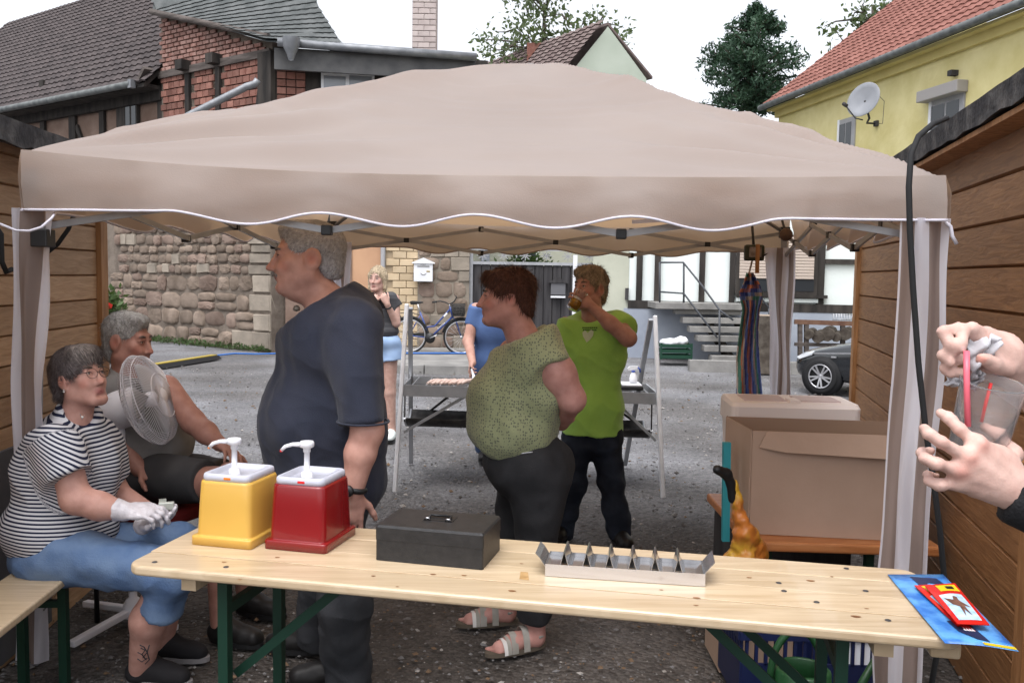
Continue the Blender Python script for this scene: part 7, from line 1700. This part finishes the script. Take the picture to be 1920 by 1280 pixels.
# ---------------- 5. blonde woman far back, facing the camera
def woman_blonde():
    Z = 8.6; q = lambda x, y, dz=0.0: P(x, y, Z + dz); skin = (.52, .34, .28)
    t = person('blonde woman in dark t-shirt and light blue shorts standing in the yard', [q(712, 700)[0], Z, 0]); pa = []
    R = frame((-.28, -.96)); RT = frame((-.1, -1)); S = Shape(); sc = (.92, .92, .92); C = q(708, 524); L = head(S, C, R, sc, pa, skin, False, mouth=(.42, .16, .15), brow=(.22, .16, .11))
    S.rc(q(709, 540), q(712, 556), .048, .055, .03); S.ell(q(714, 590), (.14, .08, .17), RT); S.ell(q(716, 640), (.13, .1, .12), RT)
    sh, el, wr = q(740, 560), q(743, 606, -.05), q(726, 570, -.14); S.chain([sh, el], [.048, .04], .02); S.chain([el, wr], [.04, .026], .015); hand(S, wr, q(719, 556, -.15) - wr, V3(-.4, .9, 0), 1, .92, (.9, 1.0, .8), (.6, .5, .5))
    s2, e2, w2 = q(685, 562), q(676, 605, -.05), q(698, 572, -.14); S.chain([s2, e2, w2], [.046, .038, .026], .02); hand(S, w2, V3(.4, -.1, .8), V3(.4, .9, 0), -1, .9, (.9, 1, .8))
    for x in (706, 730): S.chain([q(x, 655), q(x + 1, 735), V3(q(x, 735)[0] + .02, Z + .02, .09)], [.085, .056, .04], .02); b = V3(q(x, 735)[0] + .02, Z + .02, 0); S.chain([b + V3(0, 0, .08), b + V3(0, -.12, .03)], [.038, .03], .02)
    skinmesh(S, .008, t, skin, pa); eyes(L, R, sc, t)
    H = Shape(); H.ell(q(713, 585), (.175, .125, .19), RT, .05); H.ell(q(716, 620), (.165, .135, .10), RT, .05); H.ell(q(712, 558), (.17, .08, .05), RT, .04); H.rc(q(734, 558), q(745, 576), .062, .062, .03, capb=True); H.rc(q(690, 560), q(680, 578), .062, .06, .03, capb=True); H.cut(q(714, 634), (0, 0, -1)); H.ell(q(709, 546, -.06), (.075, .09, .06), R, .01, 'sub')
    sh_ = soft('t_shirt', H.sdf(.009), mat('charcoal_striped_jersey', (.045, .045, .05), .9, (.075, .075, .08), 3, stretch=(.3, .3, 16), coords='World'), t, folds=[(.007, (9, 9, 4), 1)], paint=None)
    Y = Shape(); Y.ell(q(713, 575, -.012), (.135, .115, .12), RT, .03); Y.cut(q(713, 577), (0, 0, -1)); Y.ell(q(709, 546, -.06), (.078, .10, .062), R, .01, 'sub'); soft('black_yoke', Y.sdf(.008), mat('black_jersey', (.014, .014, .016), .9), t)
    K = Shape(); K.ell(q(717, 640), (.168, .14, .10), RT, .04)
    for x in (705, 732): K.chain([q(x, 650), q(x + (1 if x > 710 else -1) * 2, 675)], [.105, .11], .04, capb=True)
    soft('shorts', K.sdf(.009), mat('light_blue_denim', (.30, .43, .66), .9, (.36, .50, .72), 10, coords='World'), t, folds=[(.006, 14, 2)])
    for x in (706, 730): b = V3(q(x, 735)[0] + .02, Z + .02, 0); shoe(t, b + V3(0, .06, 0), b + V3(0, -.17, 0), m_offwhite, .06, .045)
    m3 = np.array(sc); LL = lambda x, y, z: C + R @ (np.array([x, y, z]) * m3); Hh = Shape(); Hh.ell(LL(0, -.022, .052), np.array([.088, .108, .096]) * m3, R)
    for s in (-1, 1): Hh.rc(LL(s * .072, .0, .04), LL(s * .082, .0, -.085), .03, .022, .03)
    Hh.rc(LL(0, -.07, .0), LL(0, -.07, -.08), .06, .05, .04); Hh.ell(LL(0, .118, -.02), np.array([.062, .09, .10]) * m3, R, .012, 'sub')
    hairpart(Hh, .007, (.50, .40, .27), t, strandf(900, .05, .003, lambda p: np.tile(-R[:, 2], (len(p), 1)), .02, 9, .2, jit=.07), paint=[(LL(0, .02, .14), .05, (.34, .26, .17))])
    wrx = wr + (el - wr) * .15; ax = nrm(el - wr); u = nrm(np.cross(ax, V3(0, 1, 0.1))); v = np.cross(ax, u); MB().tube([wrx + (u * math.cos(a) * .031 + v * math.sin(a) * .031) for a in np.linspace(0, 6.2832, 16)], .008, 5, cap=False).build('wristband', m_black, t)
woman_blonde()

# ---------------- 6. seated woman in striped shirt on the bench
def woman_striped():
    Z = 3.38; q = lambda x, y, dz=0.0: P(x, y, Z + dz); skin = (.48, .275, .225)
    t = person('woman with glasses in navy striped shirt and capri jeans sitting on the bench', [q(130, 1040)[0], Z, 0]); pa = []
    R = frame((.90, -.43), .26); RT = frame((.93, -.36)); S = Shape(); sc = (.90, .95, .90); C = q(151, 712)
    L = head(S, C, R, sc, pa, skin, False, mouth=(.36, .14, .13), brow=(.16, .12, .10), jaw=1.02)
    S.rc(q(150, 745), q(140, 800), .052, .062, .03); S.ell(q(130, 885), (.15, .09, .16), RT); S.ell(q(125, 1000), (.14, .11, .12), RT)
    sh, el, wr = q(112, 830, -.15), q(142, 935, -.18), q(232, 958, -.16); S.chain([sh, el], [.06, .052], .03); S.chain([el, (el + wr) / 2 + V3(0, 0, -.004), wr], [.054, .05, .034], .02)
    s2, e2, w2 = q(195, 835, .15), q(215, 920, .16), q(275, 955, .06); S.chain([s2, e2, w2], [.055, .045, .032], .03)
    hn, hf = q(120, 1040, -.09), q(150, 1030, .09); kn, kf = q(322, 1075, -.12), q(335, 1025, .14); an, af = P(262, 1262, 3.40), P(300, 1220, 3.62)
    S.chain([hn, kn], [.085, .065], .03); S.chain([kn, kn * .55 + an * .45 + V3(-.03, 0, 0), an], [.066, .066, .042], .03); S.chain([hf, kf, af], [.10, .07, .042], .03)
    skinmesh(S, .0065, t, skin, pa + [(kn * .2 + an * .8 + V3(0, -.05, 0), .001, skin)]); eyes(L, R, sc, t)
    H = Shape(); H.ell(q(124, 878), (.205, .17, .19), RT, .05); H.ell(q(112, 985), (.21, .20, .18), RT, .08); H.ell(q(126, 812), (.185, .085, .07), RT, .05); H.rc(q(108, 835, -.14), q(131, 895, -.175), .095, .088, .05, capb=True); H.rc(q(190, 835, .13), q(205, 895, .16), .085, .075, .05, capb=True); H.rc(q(144, 775), q(136, 805), .075, .09, .04)
    H.cut(q(148, 768), nrm(V3(.25, -.05, 1))); H.cut(q(115, 1062), nrm(V3(.2, 0, -1))); H.ell(q(158, 768, -.02), (.068, .08, .055), R, .01, 'sub'); H.rc(q(165, 780, -.05), q(186, 812, -.12), .04, .01, .02, 'sub')
    m_sj = bpy.data.materials.new('navy_white_stripes'); m_sj.use_nodes = True; nt = m_sj.node_tree; n_ = nt.nodes; l_ = nt.links; b_ = n_['Principled BSDF']; b_.inputs['Roughness'].default_value = .85; b_.inputs['Specular IOR Level'].default_value = .2
    at = n_.new('ShaderNodeVertexColor'); at.layer_name = 'Col'; sp = n_.new('ShaderNodeSeparateColor'); l_.new(at.outputs[0], sp.inputs[0])
    m1 = n_.new('ShaderNodeMath'); m1.operation = 'MULTIPLY'; m1.inputs[1].default_value = 68; l_.new(sp.outputs[0], m1.inputs[0]); m2 = n_.new('ShaderNodeMath'); m2.operation = 'FRACT'; l_.new(m1.outputs[0], m2.inputs[0]); rp = n_.new('ShaderNodeValToRGB'); rp.color_ramp.elements[0].position = .5; rp.color_ramp.elements[1].position = .56; rp.color_ramp.elements[0].color = (.60, .60, .63, 1); rp.color_ramp.elements[1].color = (.018, .022, .05, 1); l_.new(m2.outputs[0], rp.inputs[0]); l_.new(rp.outputs[0], b_.inputs['Base Color'])
    V, Q = H.sdf(.007).mesh(); V = smooth_v(V, Q, 1); N = vnormals(V, Q)
    d0 = .016 * 2 * vnoise(V, np.array([6, 6, 2.5]), 1) + .011 * 2 * vnoise(V, np.array([13, 13, 6]), 2)
    stripe = V[:, 2].copy()                                        # stripes run level on the body, across the arm on the sleeves
    for a, b, rad in ((q(108, 835, -.14), q(131, 895, -.175), .125), ):
        ab = b - a; L2_ = ab @ ab; tt = ((V - a) @ ab) / L2_; dist = np.linalg.norm(V - a - np.clip(tt, -1, 1.2)[:, None] * ab, axis=1)
        on = (dist < rad) & (tt > -.2) & ((V - a) @ nrm(V3(0, -1, 0)) > -.02); stripe = np.where(on, V[:, 2] + .55 * (V[:, 0] - a[0]) + .1, stripe)
    stripe = stripe + .012 * vnoise(V, 4, 7) + .05 * (V[:, 0] - q(130, 900)[0]); Vr = V @ np.array([[.8, .0, .45], [.1, 1, -.3], [-.5, .2, .8]]); d0 = d0 + .020 * (.22 - np.sqrt(np.abs(vnoise(Vr, np.array([5., 5, 10]), 2)) * .35 + 1e-4)); V = V + N * d0[:, None]
    col = np.stack([stripe - .3, stripe * 0, stripe * 0], 1); off = root_loc(t); link('striped_shirt', mesh_np('striped_shirt', V - off, Q, mats=[m_sj], colors=col), t)
    K = Shape(); K.ell(q(120, 1040), (.20, .19, .11), RT, .06); K.chain([hn, kn], [.112, .084], .05); K.rc(kn, kn * .66 + an * .34, .082, .083, .03, capb=True); K.chain([hf, kf], [.105, .085], .05); K.rc(kf, kf * .7 + af * .3, .085, .083, .03, capb=True)
    soft('capri_jeans', K.sdf(.009), mat('mid_blue_denim', (.085, .145, .275), .9, (.15, .225, .36), 9, bump=.2, bscale=160, coords='World'), t, folds=[(.013, (8, 8, 8), 4), (.008, 18, 5), (.012, (7, 7, 9), -4), (.005, (14, 14, 20), -5)])
    for a, x1 in ((af, 392), (an, 330)):
        b = a * [1, 1, 0]; d = nrm(V3(.96, -.1, 0)); shoe(t, b - d * .05, b + d * .21, mat('black_knit_shoe', (.014, .013, .015), .8), .08, .046, mat('grey_sole', (.25, .235, .24), .7))
    m3 = np.array(sc); LL = lambda x, y, z: C + R @ (np.array([x, y, z]) * m3); Hh = Shape(); Hh.ell(LL(0, -.02, .056), np.array([.09, .112, .099]) * m3, R); Hh.ell(LL(0, -.075, .0), np.array([.075, .052, .085]) * m3, R, .03); Hh.ell(LL(0, .055, .098), np.array([.068, .05, .04]) * m3, R, .03)
    Hh.ell(LL(0, .122, -.012), np.array([.10, .075, .088]) * m3, R, .008, 'sub'); Hh.ell(LL(0, .03, -.088), np.array([.13, .085, .085]) * m3, R, .01, 'sub')
    for s in (-1, 1): Hh.ell(LL(s * .09, .008, -.018), np.array([.03, .026, .036]) * m3, R, .008, 'sub')
    def flow(p): c = LL(0, -.03, .12); d = p - c; d = d - np.outer(d @ R[:, 2], R[:, 2]); return d / (np.linalg.norm(d, axis=1, keepdims=True) + 1e-6) - R[:, 2] * .8
    hairpart(Hh, .005, (.16, .135, .135), t, strandf(5000, .04, .0016, flow, .0, 12, .45, jit=.08), folds=[(.003, 50, 2)], paint=[(LL(.03, .07, .12), .07, (.30, .26, .24))])
    # glasses, earring, necklace
    gl = MB().tube([LL(-.031 + .026 * math.cos(a), .108, .008 + .021 * math.sin(a)) for a in np.linspace(0, 6.2832, 21)], .0010, 5, cap=False); gl.tube([LL(.031 + .026 * math.cos(a), .108, .008 + .021 * math.sin(a)) for a in np.linspace(0, 6.2832, 21)], .0010, 5, cap=False); gl.tube([LL(-.006, .11, .012), LL(.006, .11, .012)], .0015, 5)
    for s in (-1, 1): gl.tube([LL(s * .057, .107, .014), LL(s * .078, .06, .016), LL(s * .081, .0, .014), LL(s * .078, -.015, .004)], .0011, 5)
    gl.build('glasses', mat('glasses_frame', (.10, .07, .06), .4, metal=.5), t)
    for k in (0, 1): MB().lathe([(0, -.004), (.0045, 0), (0, .004)], LL(.083, -.003 - .004 * k, -.032 - .008 * k), n=8).build('earring', mat('pearl', (.8, .78, .75), .2, spec=.6), t)
    MB().tube([q(150, 775, -.07), q(154, 786, -.10), q(158, 778, -.09)], .0012, 4).build('necklace', m_rim, t); MB().lathe([(0, -.005), (.005, 0), (0, .005)], q(154, 781, -.115), n=8).build('pendant', MATS['pearl'], t)
    # clear gloves
    m_glv = mat('vinyl_glove', (.50, .47, .50), .3, (.62, .59, .62), 30, bump=.3, bscale=60, spec=.6); GS = Shape()
    GS.rc(wr + (el - wr) * .12, wr, .042, .036, .01); hand(GS, wr, q(285, 958, -.16) - wr, V3(.1, .35, -.9), -1, 1.08, (.45, .5, .4), (.7, .4, .5)); soft('glove', GS.sdf(.005), m_glv, t, folds=[(.003, 45, 1)])
    GS = Shape(); w3 = q(268, 985, -.06); GS.rc(w2, w3, .032, .034, .01); hand(GS, w3, q(345, 962, -.10) - w3, V3(-.1, -.2, .9), -1, 1.05, (.2, .25, .2), (.6, .7, .2)); soft('glove', GS.sdf(.005), m_glv, t, folds=[(.003, 45, 2)])
    # calf tattoo: fine dark strokes on the skin
    tb = P(268, 1222, 3.3)
    for k, (pts) in enumerate([[(262, 1208), (270, 1212), (276, 1222), (268, 1232)], [(258, 1222), (266, 1226), (274, 1236)], [(280, 1208), (276, 1222), (280, 1236), (272, 1244)], [(264, 1214), (272, 1218), (266, 1226)], [(258, 1234), (266, 1240), (276, 1232)]]):
        ln = []
        for x, y in pts:
            r_ = ray(x, y); a, b = kn * .55 + an * .45 + V3(-.03, 0, 0), an
            best = None
            for zz in np.linspace(3.2, 3.42, 110):
                p = P(x, y, zz); ab = b - a; tt = np.clip(((p - a) @ ab) / (ab @ ab), 0, 1); dd = np.linalg.norm(p - a - tt * ab) - (.066 + (.042 - .066) * tt)
                if dd < .0015: best = p; break
            if best is not None: ln.append(best)
        if len(ln) > 1: MB().tube(ln, .0022, 4).build('tattoo_line', mat('tattoo_ink', (.05, .05, .06), .7), t)
    pk = thing('small_pack', q(315, 946, -.1), 'small silver pack in the gloved hands of the seated woman', 'pack'); MB().box(q(312, 948, -.10), (.055, .02, .03), .3).build('wrapper', mat('silver_wrap', (.5, .52, .48), .3, (.6, .62, .55), 60, metal=.5), pk, bevel=.004); MB().box(q(305, 944, -.09), (.025, .012, .035), .5).build('torn_flap', MATS['silver_wrap'], pk)
woman_striped()

# ---------------- 7. seated man in grey shirt behind her
def man_seated():
    Z = 4.12; q = lambda x, y, dz=0.0: P(x, y, Z + dz); skin = (.39, .205, .16)
    t = person('grey haired man in grey t-shirt sitting behind the fan', [q(270, 870)[0], Z, 0]); pa = []
    R = frame((.97, -.22), -.06); RT = frame((.9, -.45)); S = Shape(); sc = (.98, 1.04, 1.0); C = q(240, 642); L = head(S, C, R, sc, pa, skin, True, brow=(.10, .07, .055), jaw=1.08)
    S.rc(q(235, 675), q(245, 715), .062, .075, .03); S.ell(q(270, 785), (.15, .09, .17), RT); S.ell(q(285, 855), (.13, .1, .1), RT)
    sh, el, wr = q(312, 728, -.05), q(362, 790, -.12), q(412, 832, -.22); S.chain([sh, el, (el + wr) / 2, wr], [.062, .05, .046, .032], .03); hand(S, wr, q(432, 846, -.28) - wr, V3(-.4, 0, -.8), -1, 1.05, (.3, .4, .3))
    s2, e2, w2 = q(212, 740, -.12), q(222, 830, -.16), q(262, 880, -.2); S.chain([s2, e2, w2], [.06, .05, .035], .03); hand(S, w2, V3(.8, -.1, -.4), V3(0, 0, -1), 1, 1.0)
    hn, hf = q(280, 895, -.1), q(300, 890, .12); kn, kf = q(405, 905, -.3), q(440, 895, .0); an, af = V3(kn[0] + .02, kn[1] - .02, .08), V3(kf[0] + .05, kf[1], .08)
    for a, b, c in ((hn, kn, an), (hf, kf, af)): S.chain([a, b, c], [.09, .065, .042], .03)
    skinmesh(S, .007, t, skin, pa); eyes(L, R, sc, t)
    H = Shape(); H.ell(q(268, 770), (.20, .15, .19), RT, .05); H.ell(q(285, 835), (.195, .17, .15), RT, .07); H.ell(q(262, 720), (.19, .09, .07), RT, .05); H.rc(q(305, 725, -.03), q(330, 758, -.08), .088, .078, .04, capb=True); H.rc(q(215, 740, -.1), q(213, 800, -.14), .085, .078, .04, capb=True); H.rc(q(238, 700), q(248, 725), .08, .095, .04); H.cut(q(245, 697), nrm(V3(.35, 0, .94))); H.ell(q(246, 690), (.075, .08, .055), R, .01, 'sub'); H.cut(q(285, 888), (0, 0, -1))
    soft('t_shirt', H.sdf(.009), mat('grey_cotton', (.19, .18, .175), .9, (.25, .24, .232), 5, bump=.2, bscale=250, coords='World'), t, folds=[(.018, (6, 6, 2.5), 1), (.012, (13, 13, 5), 2), (.012, (5, 5, 10), -2)])
    K = Shape(); K.ell(q(288, 890), (.19, .16, .10), RT, .05); K.chain([hn, kn + V3(-.05, .03, 0)], [.115, .095], .04, capb=True); K.chain([hf, kf + V3(-.05, .0, 0)], [.115, .095], .04, capb=True); soft('shorts', K.sdf(.010), mat('dark_grey_cotton', (.035, .034, .036), .9, (.055, .053, .055), 6, coords='World'), t, folds=[(.009, 10, 2)])
    for a in (an, af): b = a * [1, 1, 0]; shoe(t, b + V3(-.05, .02, 0), b + V3(.2, -.06, 0), MATS['black_leather'])
    m3 = np.array(sc); LL = lambda x, y, z: C + R @ (np.array([x, y, z]) * m3); Hh = Shape(); Hh.ell(LL(0, -.02, .052), np.array([.081, .105, .094]) * m3, R); Hh.ell(LL(0, -.062, -.03), np.array([.066, .05, .075]) * m3, R, .03); Hh.ell(LL(0, .045, .105), np.array([.055, .045, .03]) * m3, R, .03)
    Hh.ell(LL(0, .112, -.005), np.array([.10, .07, .090]) * m3, R, .01, 'sub'); Hh.ell(LL(0, .025, -.085), np.array([.12, .08, .075]) * m3, R, .01, 'sub')
    for s in (-1, 1): Hh.ell(LL(s * .085, .004, -.01), np.array([.03, .026, .036]) * m3, R, .008, 'sub')
    hairpart(Hh, .006, (.34, .33, .32), t, strands=strandf(3500, .016, .0012, lambda p: np.tile(R[:, 1] * .5 - R[:, 2], (len(p), 1)), .5, 14, .35), folds=[(.003, 50, 2), (.002, 100, 3)], paint=[(LL(0, -.08, -.02), .07, (.16, .14, .125)), (LL(0, .02, .14), .07, (.46, .44, .41))])
    ch = thing('folding_chair', [q(270, 900)[0], Z, 0], 'red cushioned chair under the seated grey shirted man', 'chair'); m_red = mat('dark_red_fabric', (.14, .012, .012), .85, (.19, .02, .02), 6); p = q(300, 928, -.02)
    MB().box(p + V3(0, 0, -.05), (.46, .44, .07), -.4).build('seat_cushion', m_red, ch, bevel=.025, segs=3); MB().box(p + V3(-.22, .1, .16), (.05, .42, .34), -.4).build('backrest', m_red, ch, bevel=.02, segs=3)
    for sx in (-1, 1):
        for sy in (-1, 1): e = p + V3(sx * .19 + sy * .06, sy * .17 - sx * .06, 0); MB().tube([e + V3(0, 0, -.06), V3(e[0], e[1], 0)], .012, 8).build('leg', m_black, ch)
man_seated()
# ---------------- 8. person at the right edge, only the hands in view, holding a cup with a straw
def person_hands():
    hc = lambda x, y, z: P(1680 + x / 2.909, 590 + y / 2.909, z); skin = (.60, .41, .35)
    t = person('pale hands of a person in black sleeves holding a clear cup at the right edge', (1.25, 1.35, 0)); pa = []
    S = Shape()
    # lower hand: back of the hand towards the camera, fingers round the cup
    W = hc(720, 1010, 1.50); K = [hc(440, 700, 1.485), hc(385, 775, 1.475), hc(335, 850, 1.475), hc(330, 915, 1.485)]
    for k, r in zip(K, (.016, .017, .016, .014)): S.rc(W + (k - W) * .08, k, .024, r, .018)
    S.ell(hc(520, 830, 1.505), (.05, .022, .04), None, .02); S.rc(W, hc(450, 760, 1.505), .028, .02, .02)
    F = [[K[0], hc(350, 625, 1.495), hc(290, 565, 1.51), hc(243, 535, 1.525)], [K[1], hc(250, 695, 1.465), hc(180, 650, 1.475), hc(150, 622, 1.50)], [K[2], hc(225, 812, 1.465), hc(158, 785, 1.475), hc(140, 752, 1.505), hc(190, 742, 1.53)], [K[3], hc(240, 928, 1.478), hc(180, 905, 1.49), hc(172, 870, 1.515), hc(215, 880, 1.53)]]
    for f, r in zip(F, (.0100, .0102, .0098, .0088)): S.chain(f, [r * 1.12, r, r * .98, r * .9, r * .85][:len(f)], .006)
    S.chain([hc(640, 760, 1.53), hc(560, 690, 1.575), hc(480, 640, 1.60)], [.018, .0135, .011], .012)
    for k, f in zip(K, F): S.ell(k + V3(0, -.006, 0), (.0125, .0125, .012), None, .008); S.ell(f[1], (.0112,) * 3, None, .005); S.rc(k + V3(0, -.010, 0), W * .55 + k * .45 + V3(0, -.02, 0), .0045, .004, .008)
    el1 = V3(1.13, 1.42, 1.12); S.chain([W, W + (el1 - W) * .5, el1], [.03, .036, .042], .02)
    # upper hand, pinching the straw
    W2 = hc(700, 330, 1.66); B = [hc(500, 110, 1.615), hc(520, 170, 1.60), hc(500, 235, 1.60), hc(490, 300, 1.61)]
    for k in B: S.rc(W2, k, .026, .016, .02)
    S.ell(hc(580, 215, 1.63), (.04, .03, .04), None, .02)
    F2 = [[B[0], hc(420, 72, 1.59), hc(368, 85, 1.575), hc(358, 150, 1.56), hc(360, 188, 1.555)], [B[1], hc(340, 75, 1.59), hc(258, 92, 1.575), hc(290, 160, 1.565), hc(325, 205, 1.565)], [B[2], hc(330, 240, 1.58), hc(252, 218, 1.575), hc(300, 262, 1.565)], [B[3], hc(345, 318, 1.585), hc(268, 292, 1.58), hc(300, 325, 1.575)]]
    for f, r in zip(F2, (.0102, .0102, .0095, .0088)): S.chain(f, [r * 1.1, r, r, r * .92, r * .8][:len(f)], .006)
    S.chain([hc(600, 300, 1.60), hc(530, 265, 1.575), hc(470, 240, 1.56)], [.016, .0135, .0112], .01)
    el2 = V3(1.16, 1.72, 1.16); S.chain([W2, W2 + (el2 - W2) * .5, el2], [.03, .036, .042], .02)
    # the rest of the person stands outside the frame
    sh1, sh2 = V3(1.28, 1.22, 1.42), V3(1.28, 1.62, 1.42); R = frame((-1, 0)); S.chain([el1, sh1], [.045, .055], .03); S.chain([el2, sh2], [.045, .055], .03); S.ell(V3(1.31, 1.42, 1.25), (.19, .12, .24), R); S.ell(V3(1.31, 1.42, .98), (.17, .12, .16), R); S.rc(V3(1.29, 1.42, 1.45), V3(1.27, 1.42, 1.56), .06, .055, .03)
    L = head(S, V3(1.25, 1.42, 1.64), R, (.95, .95, .95), pa, skin, False)
    for y in (1.33, 1.51): S.chain([V3(1.31, y, .92), V3(1.30, y, .5), V3(1.32, y, .09)], [.085, .06, .04], .03)
    for f in F[:3]: pa.append((f[1], .013, np.array(skin) * [1.0, .78, .76]))
    for k in K[:3]: pa.append((k + V3(0, -.012, 0), .02, np.array(skin) * [1.02, .80, .78]))
    pa += [(F2[0][-1] + V3(0, -.009, 0), .009, (.66, .50, .47)), (hc(470, 240, 1.55), .014, (.62, .30, .24))]
    soft('body', S.sdf(.0055), m_skin, t, paint=pa, base=skin, smooth=1, folds=[(.0012, 60, 1), (.0007, 140, 2)]); eyes(L, R, (.95,) * 3, t)
    m_bk = mat('black_sweater', (.012, .012, .014), .95, (.02, .02, .022), 8, bump=.3, bscale=200, coords='World'); H = Shape()
    H.ell(V3(1.31, 1.42, 1.25), (.215, .145, .24), R, .05); H.ell(V3(1.31, 1.42, 1.0), (.195, .15, .2), R, .06); c1 = W - (el1 - W) * .10; c2 = W2 + (el2 - W2) * .5
    for c, e, s in ((c1, el1, sh1), (c2, el2, sh2)): H.chain([s, e, c], [.08, .058, .050], .03, capb=True)
    H.cut(V3(1.3, 1.42, 1.5), (0, 0, 1)); H.cut(V3(1.3, 1.42, .86), (0, 0, -1)); soft('sweater', H.sdf(.009), m_bk, t, folds=[(.007, 12, 1)])
    Kk = Shape(); Kk.ell(V3(1.31, 1.42, .92), (.18, .14, .12), R, .05)
    for y in (1.33, 1.51): Kk.chain([V3(1.31, y, .92), V3(1.30, y, .5), V3(1.32, y, .06)], [.11, .085, .08], .04, capb=True)
    soft('trousers', Kk.sdf(.012), MATS['dark_denim'], t, folds=[(.008, 9, 1)])
    for y in (1.33, 1.51): shoe(t, V3(1.39, y, 0), V3(1.11, y, 0), MATS['black_leather'])
    Hh = Shape(); LL = lambda x, y, z: V3(1.25, 1.42, 1.64) + R @ (np.array([x, y, z]) * .95); Hh.ell(LL(0, -.02, .05), (.08, .10, .092), R); Hh.ell(LL(0, .112, -.01), (.1, .072, .09), R, .01, 'sub'); Hh.cut(LL(0, 0, -.06), -R[:, 2]); hairpart(Hh, .008, (.09, .06, .04), t, strandf(1200, .03, .002, lambda p: np.tile(-R[:, 2], (len(p), 1)), .3, 18))
    # cup, straw, napkin
    g = thing('clear_cup', hc(500, 550, 1.55), 'clear plastic cup held between the two hands', 'cup')
    b0, b1 = hc(445, 720, 1.57), hc(530, 375, 1.545); ax = nrm(b1 - b0); Lc = float(np.linalg.norm(b1 - b0)); Rr = 165 / 2.909 / FPX * 1.55
    m_pet = mat('thin_clear_plastic', (.97, .97, .98), .08, trans=.92, ior=1.28, spec=.7)
    MB().lathe([(0, 0), (Rr * .86, 0), (Rr * .9, .004), (Rr, Lc), (Rr + .0022, Lc + .001), (Rr + .001, Lc + .003), (Rr - .0012, Lc), (Rr * .9 - .0012, .006), (0, .005)], b0, axis=ax, n=40).build('cup_wall', m_pet, g)
    st_ = MB().tube([hc(385, 200, 1.545), hc(385, 330, 1.53), hc(392, 610, 1.52)], .0052, 10).build('pink_straw', mat('pink_plastic', (.75, .14, .19), .3, spec=.5)); tagp(st_, 'pink drinking straw standing in the clear cup', 'straw')
    st2 = MB().tube([hc(518, 372, 1.58), hc(490, 480, 1.585), hc(462, 600, 1.59)], .003, 8).build('straw_reflection', mat('reflection_red', (.7, .03, .03), .3)); tagp(st2, 'straw reflection modelled as a thin red rod in the clear cup', 'reflection_rod')  # red rod stands in for the reflection of the straw in the cup
    nk_ = thing('paper_napkin', hc(480, 200, 1.58), 'crumpled white paper napkin pinched between the fingers', 'napkin'); r = np.random.default_rng(2)
    def nap(name, pts, z):
        V = []; n = 12
        a, b, c, d = [hc(x, y, z) for x, y in pts]
        mb = MB(); mb.grid(lambda u, v: (a * (1 - u) + b * u) * (1 - v) + (d * (1 - u) + c * u) * v + V3(.0, .012 * math.sin(u * 9 + v * 4) + .008 * math.sin(v * 13 + u * 3), .004 * math.sin(u * 17 + v * 7)), n, n); mb.build(name, mat('napkin_paper', (.66, .65, .68), .9, translucent=.3), nk_, solid=.0008)
    nap('sheet', [(405, 150), (570, 108), (545, 200), (400, 330)], 1.572); nap('corner', [(300, 350), (460, 300), (450, 385), (265, 385)], 1.60); nap('corner', [(420, 300), (465, 300), (460, 345), (400, 345)], 1.585)
person_hands()
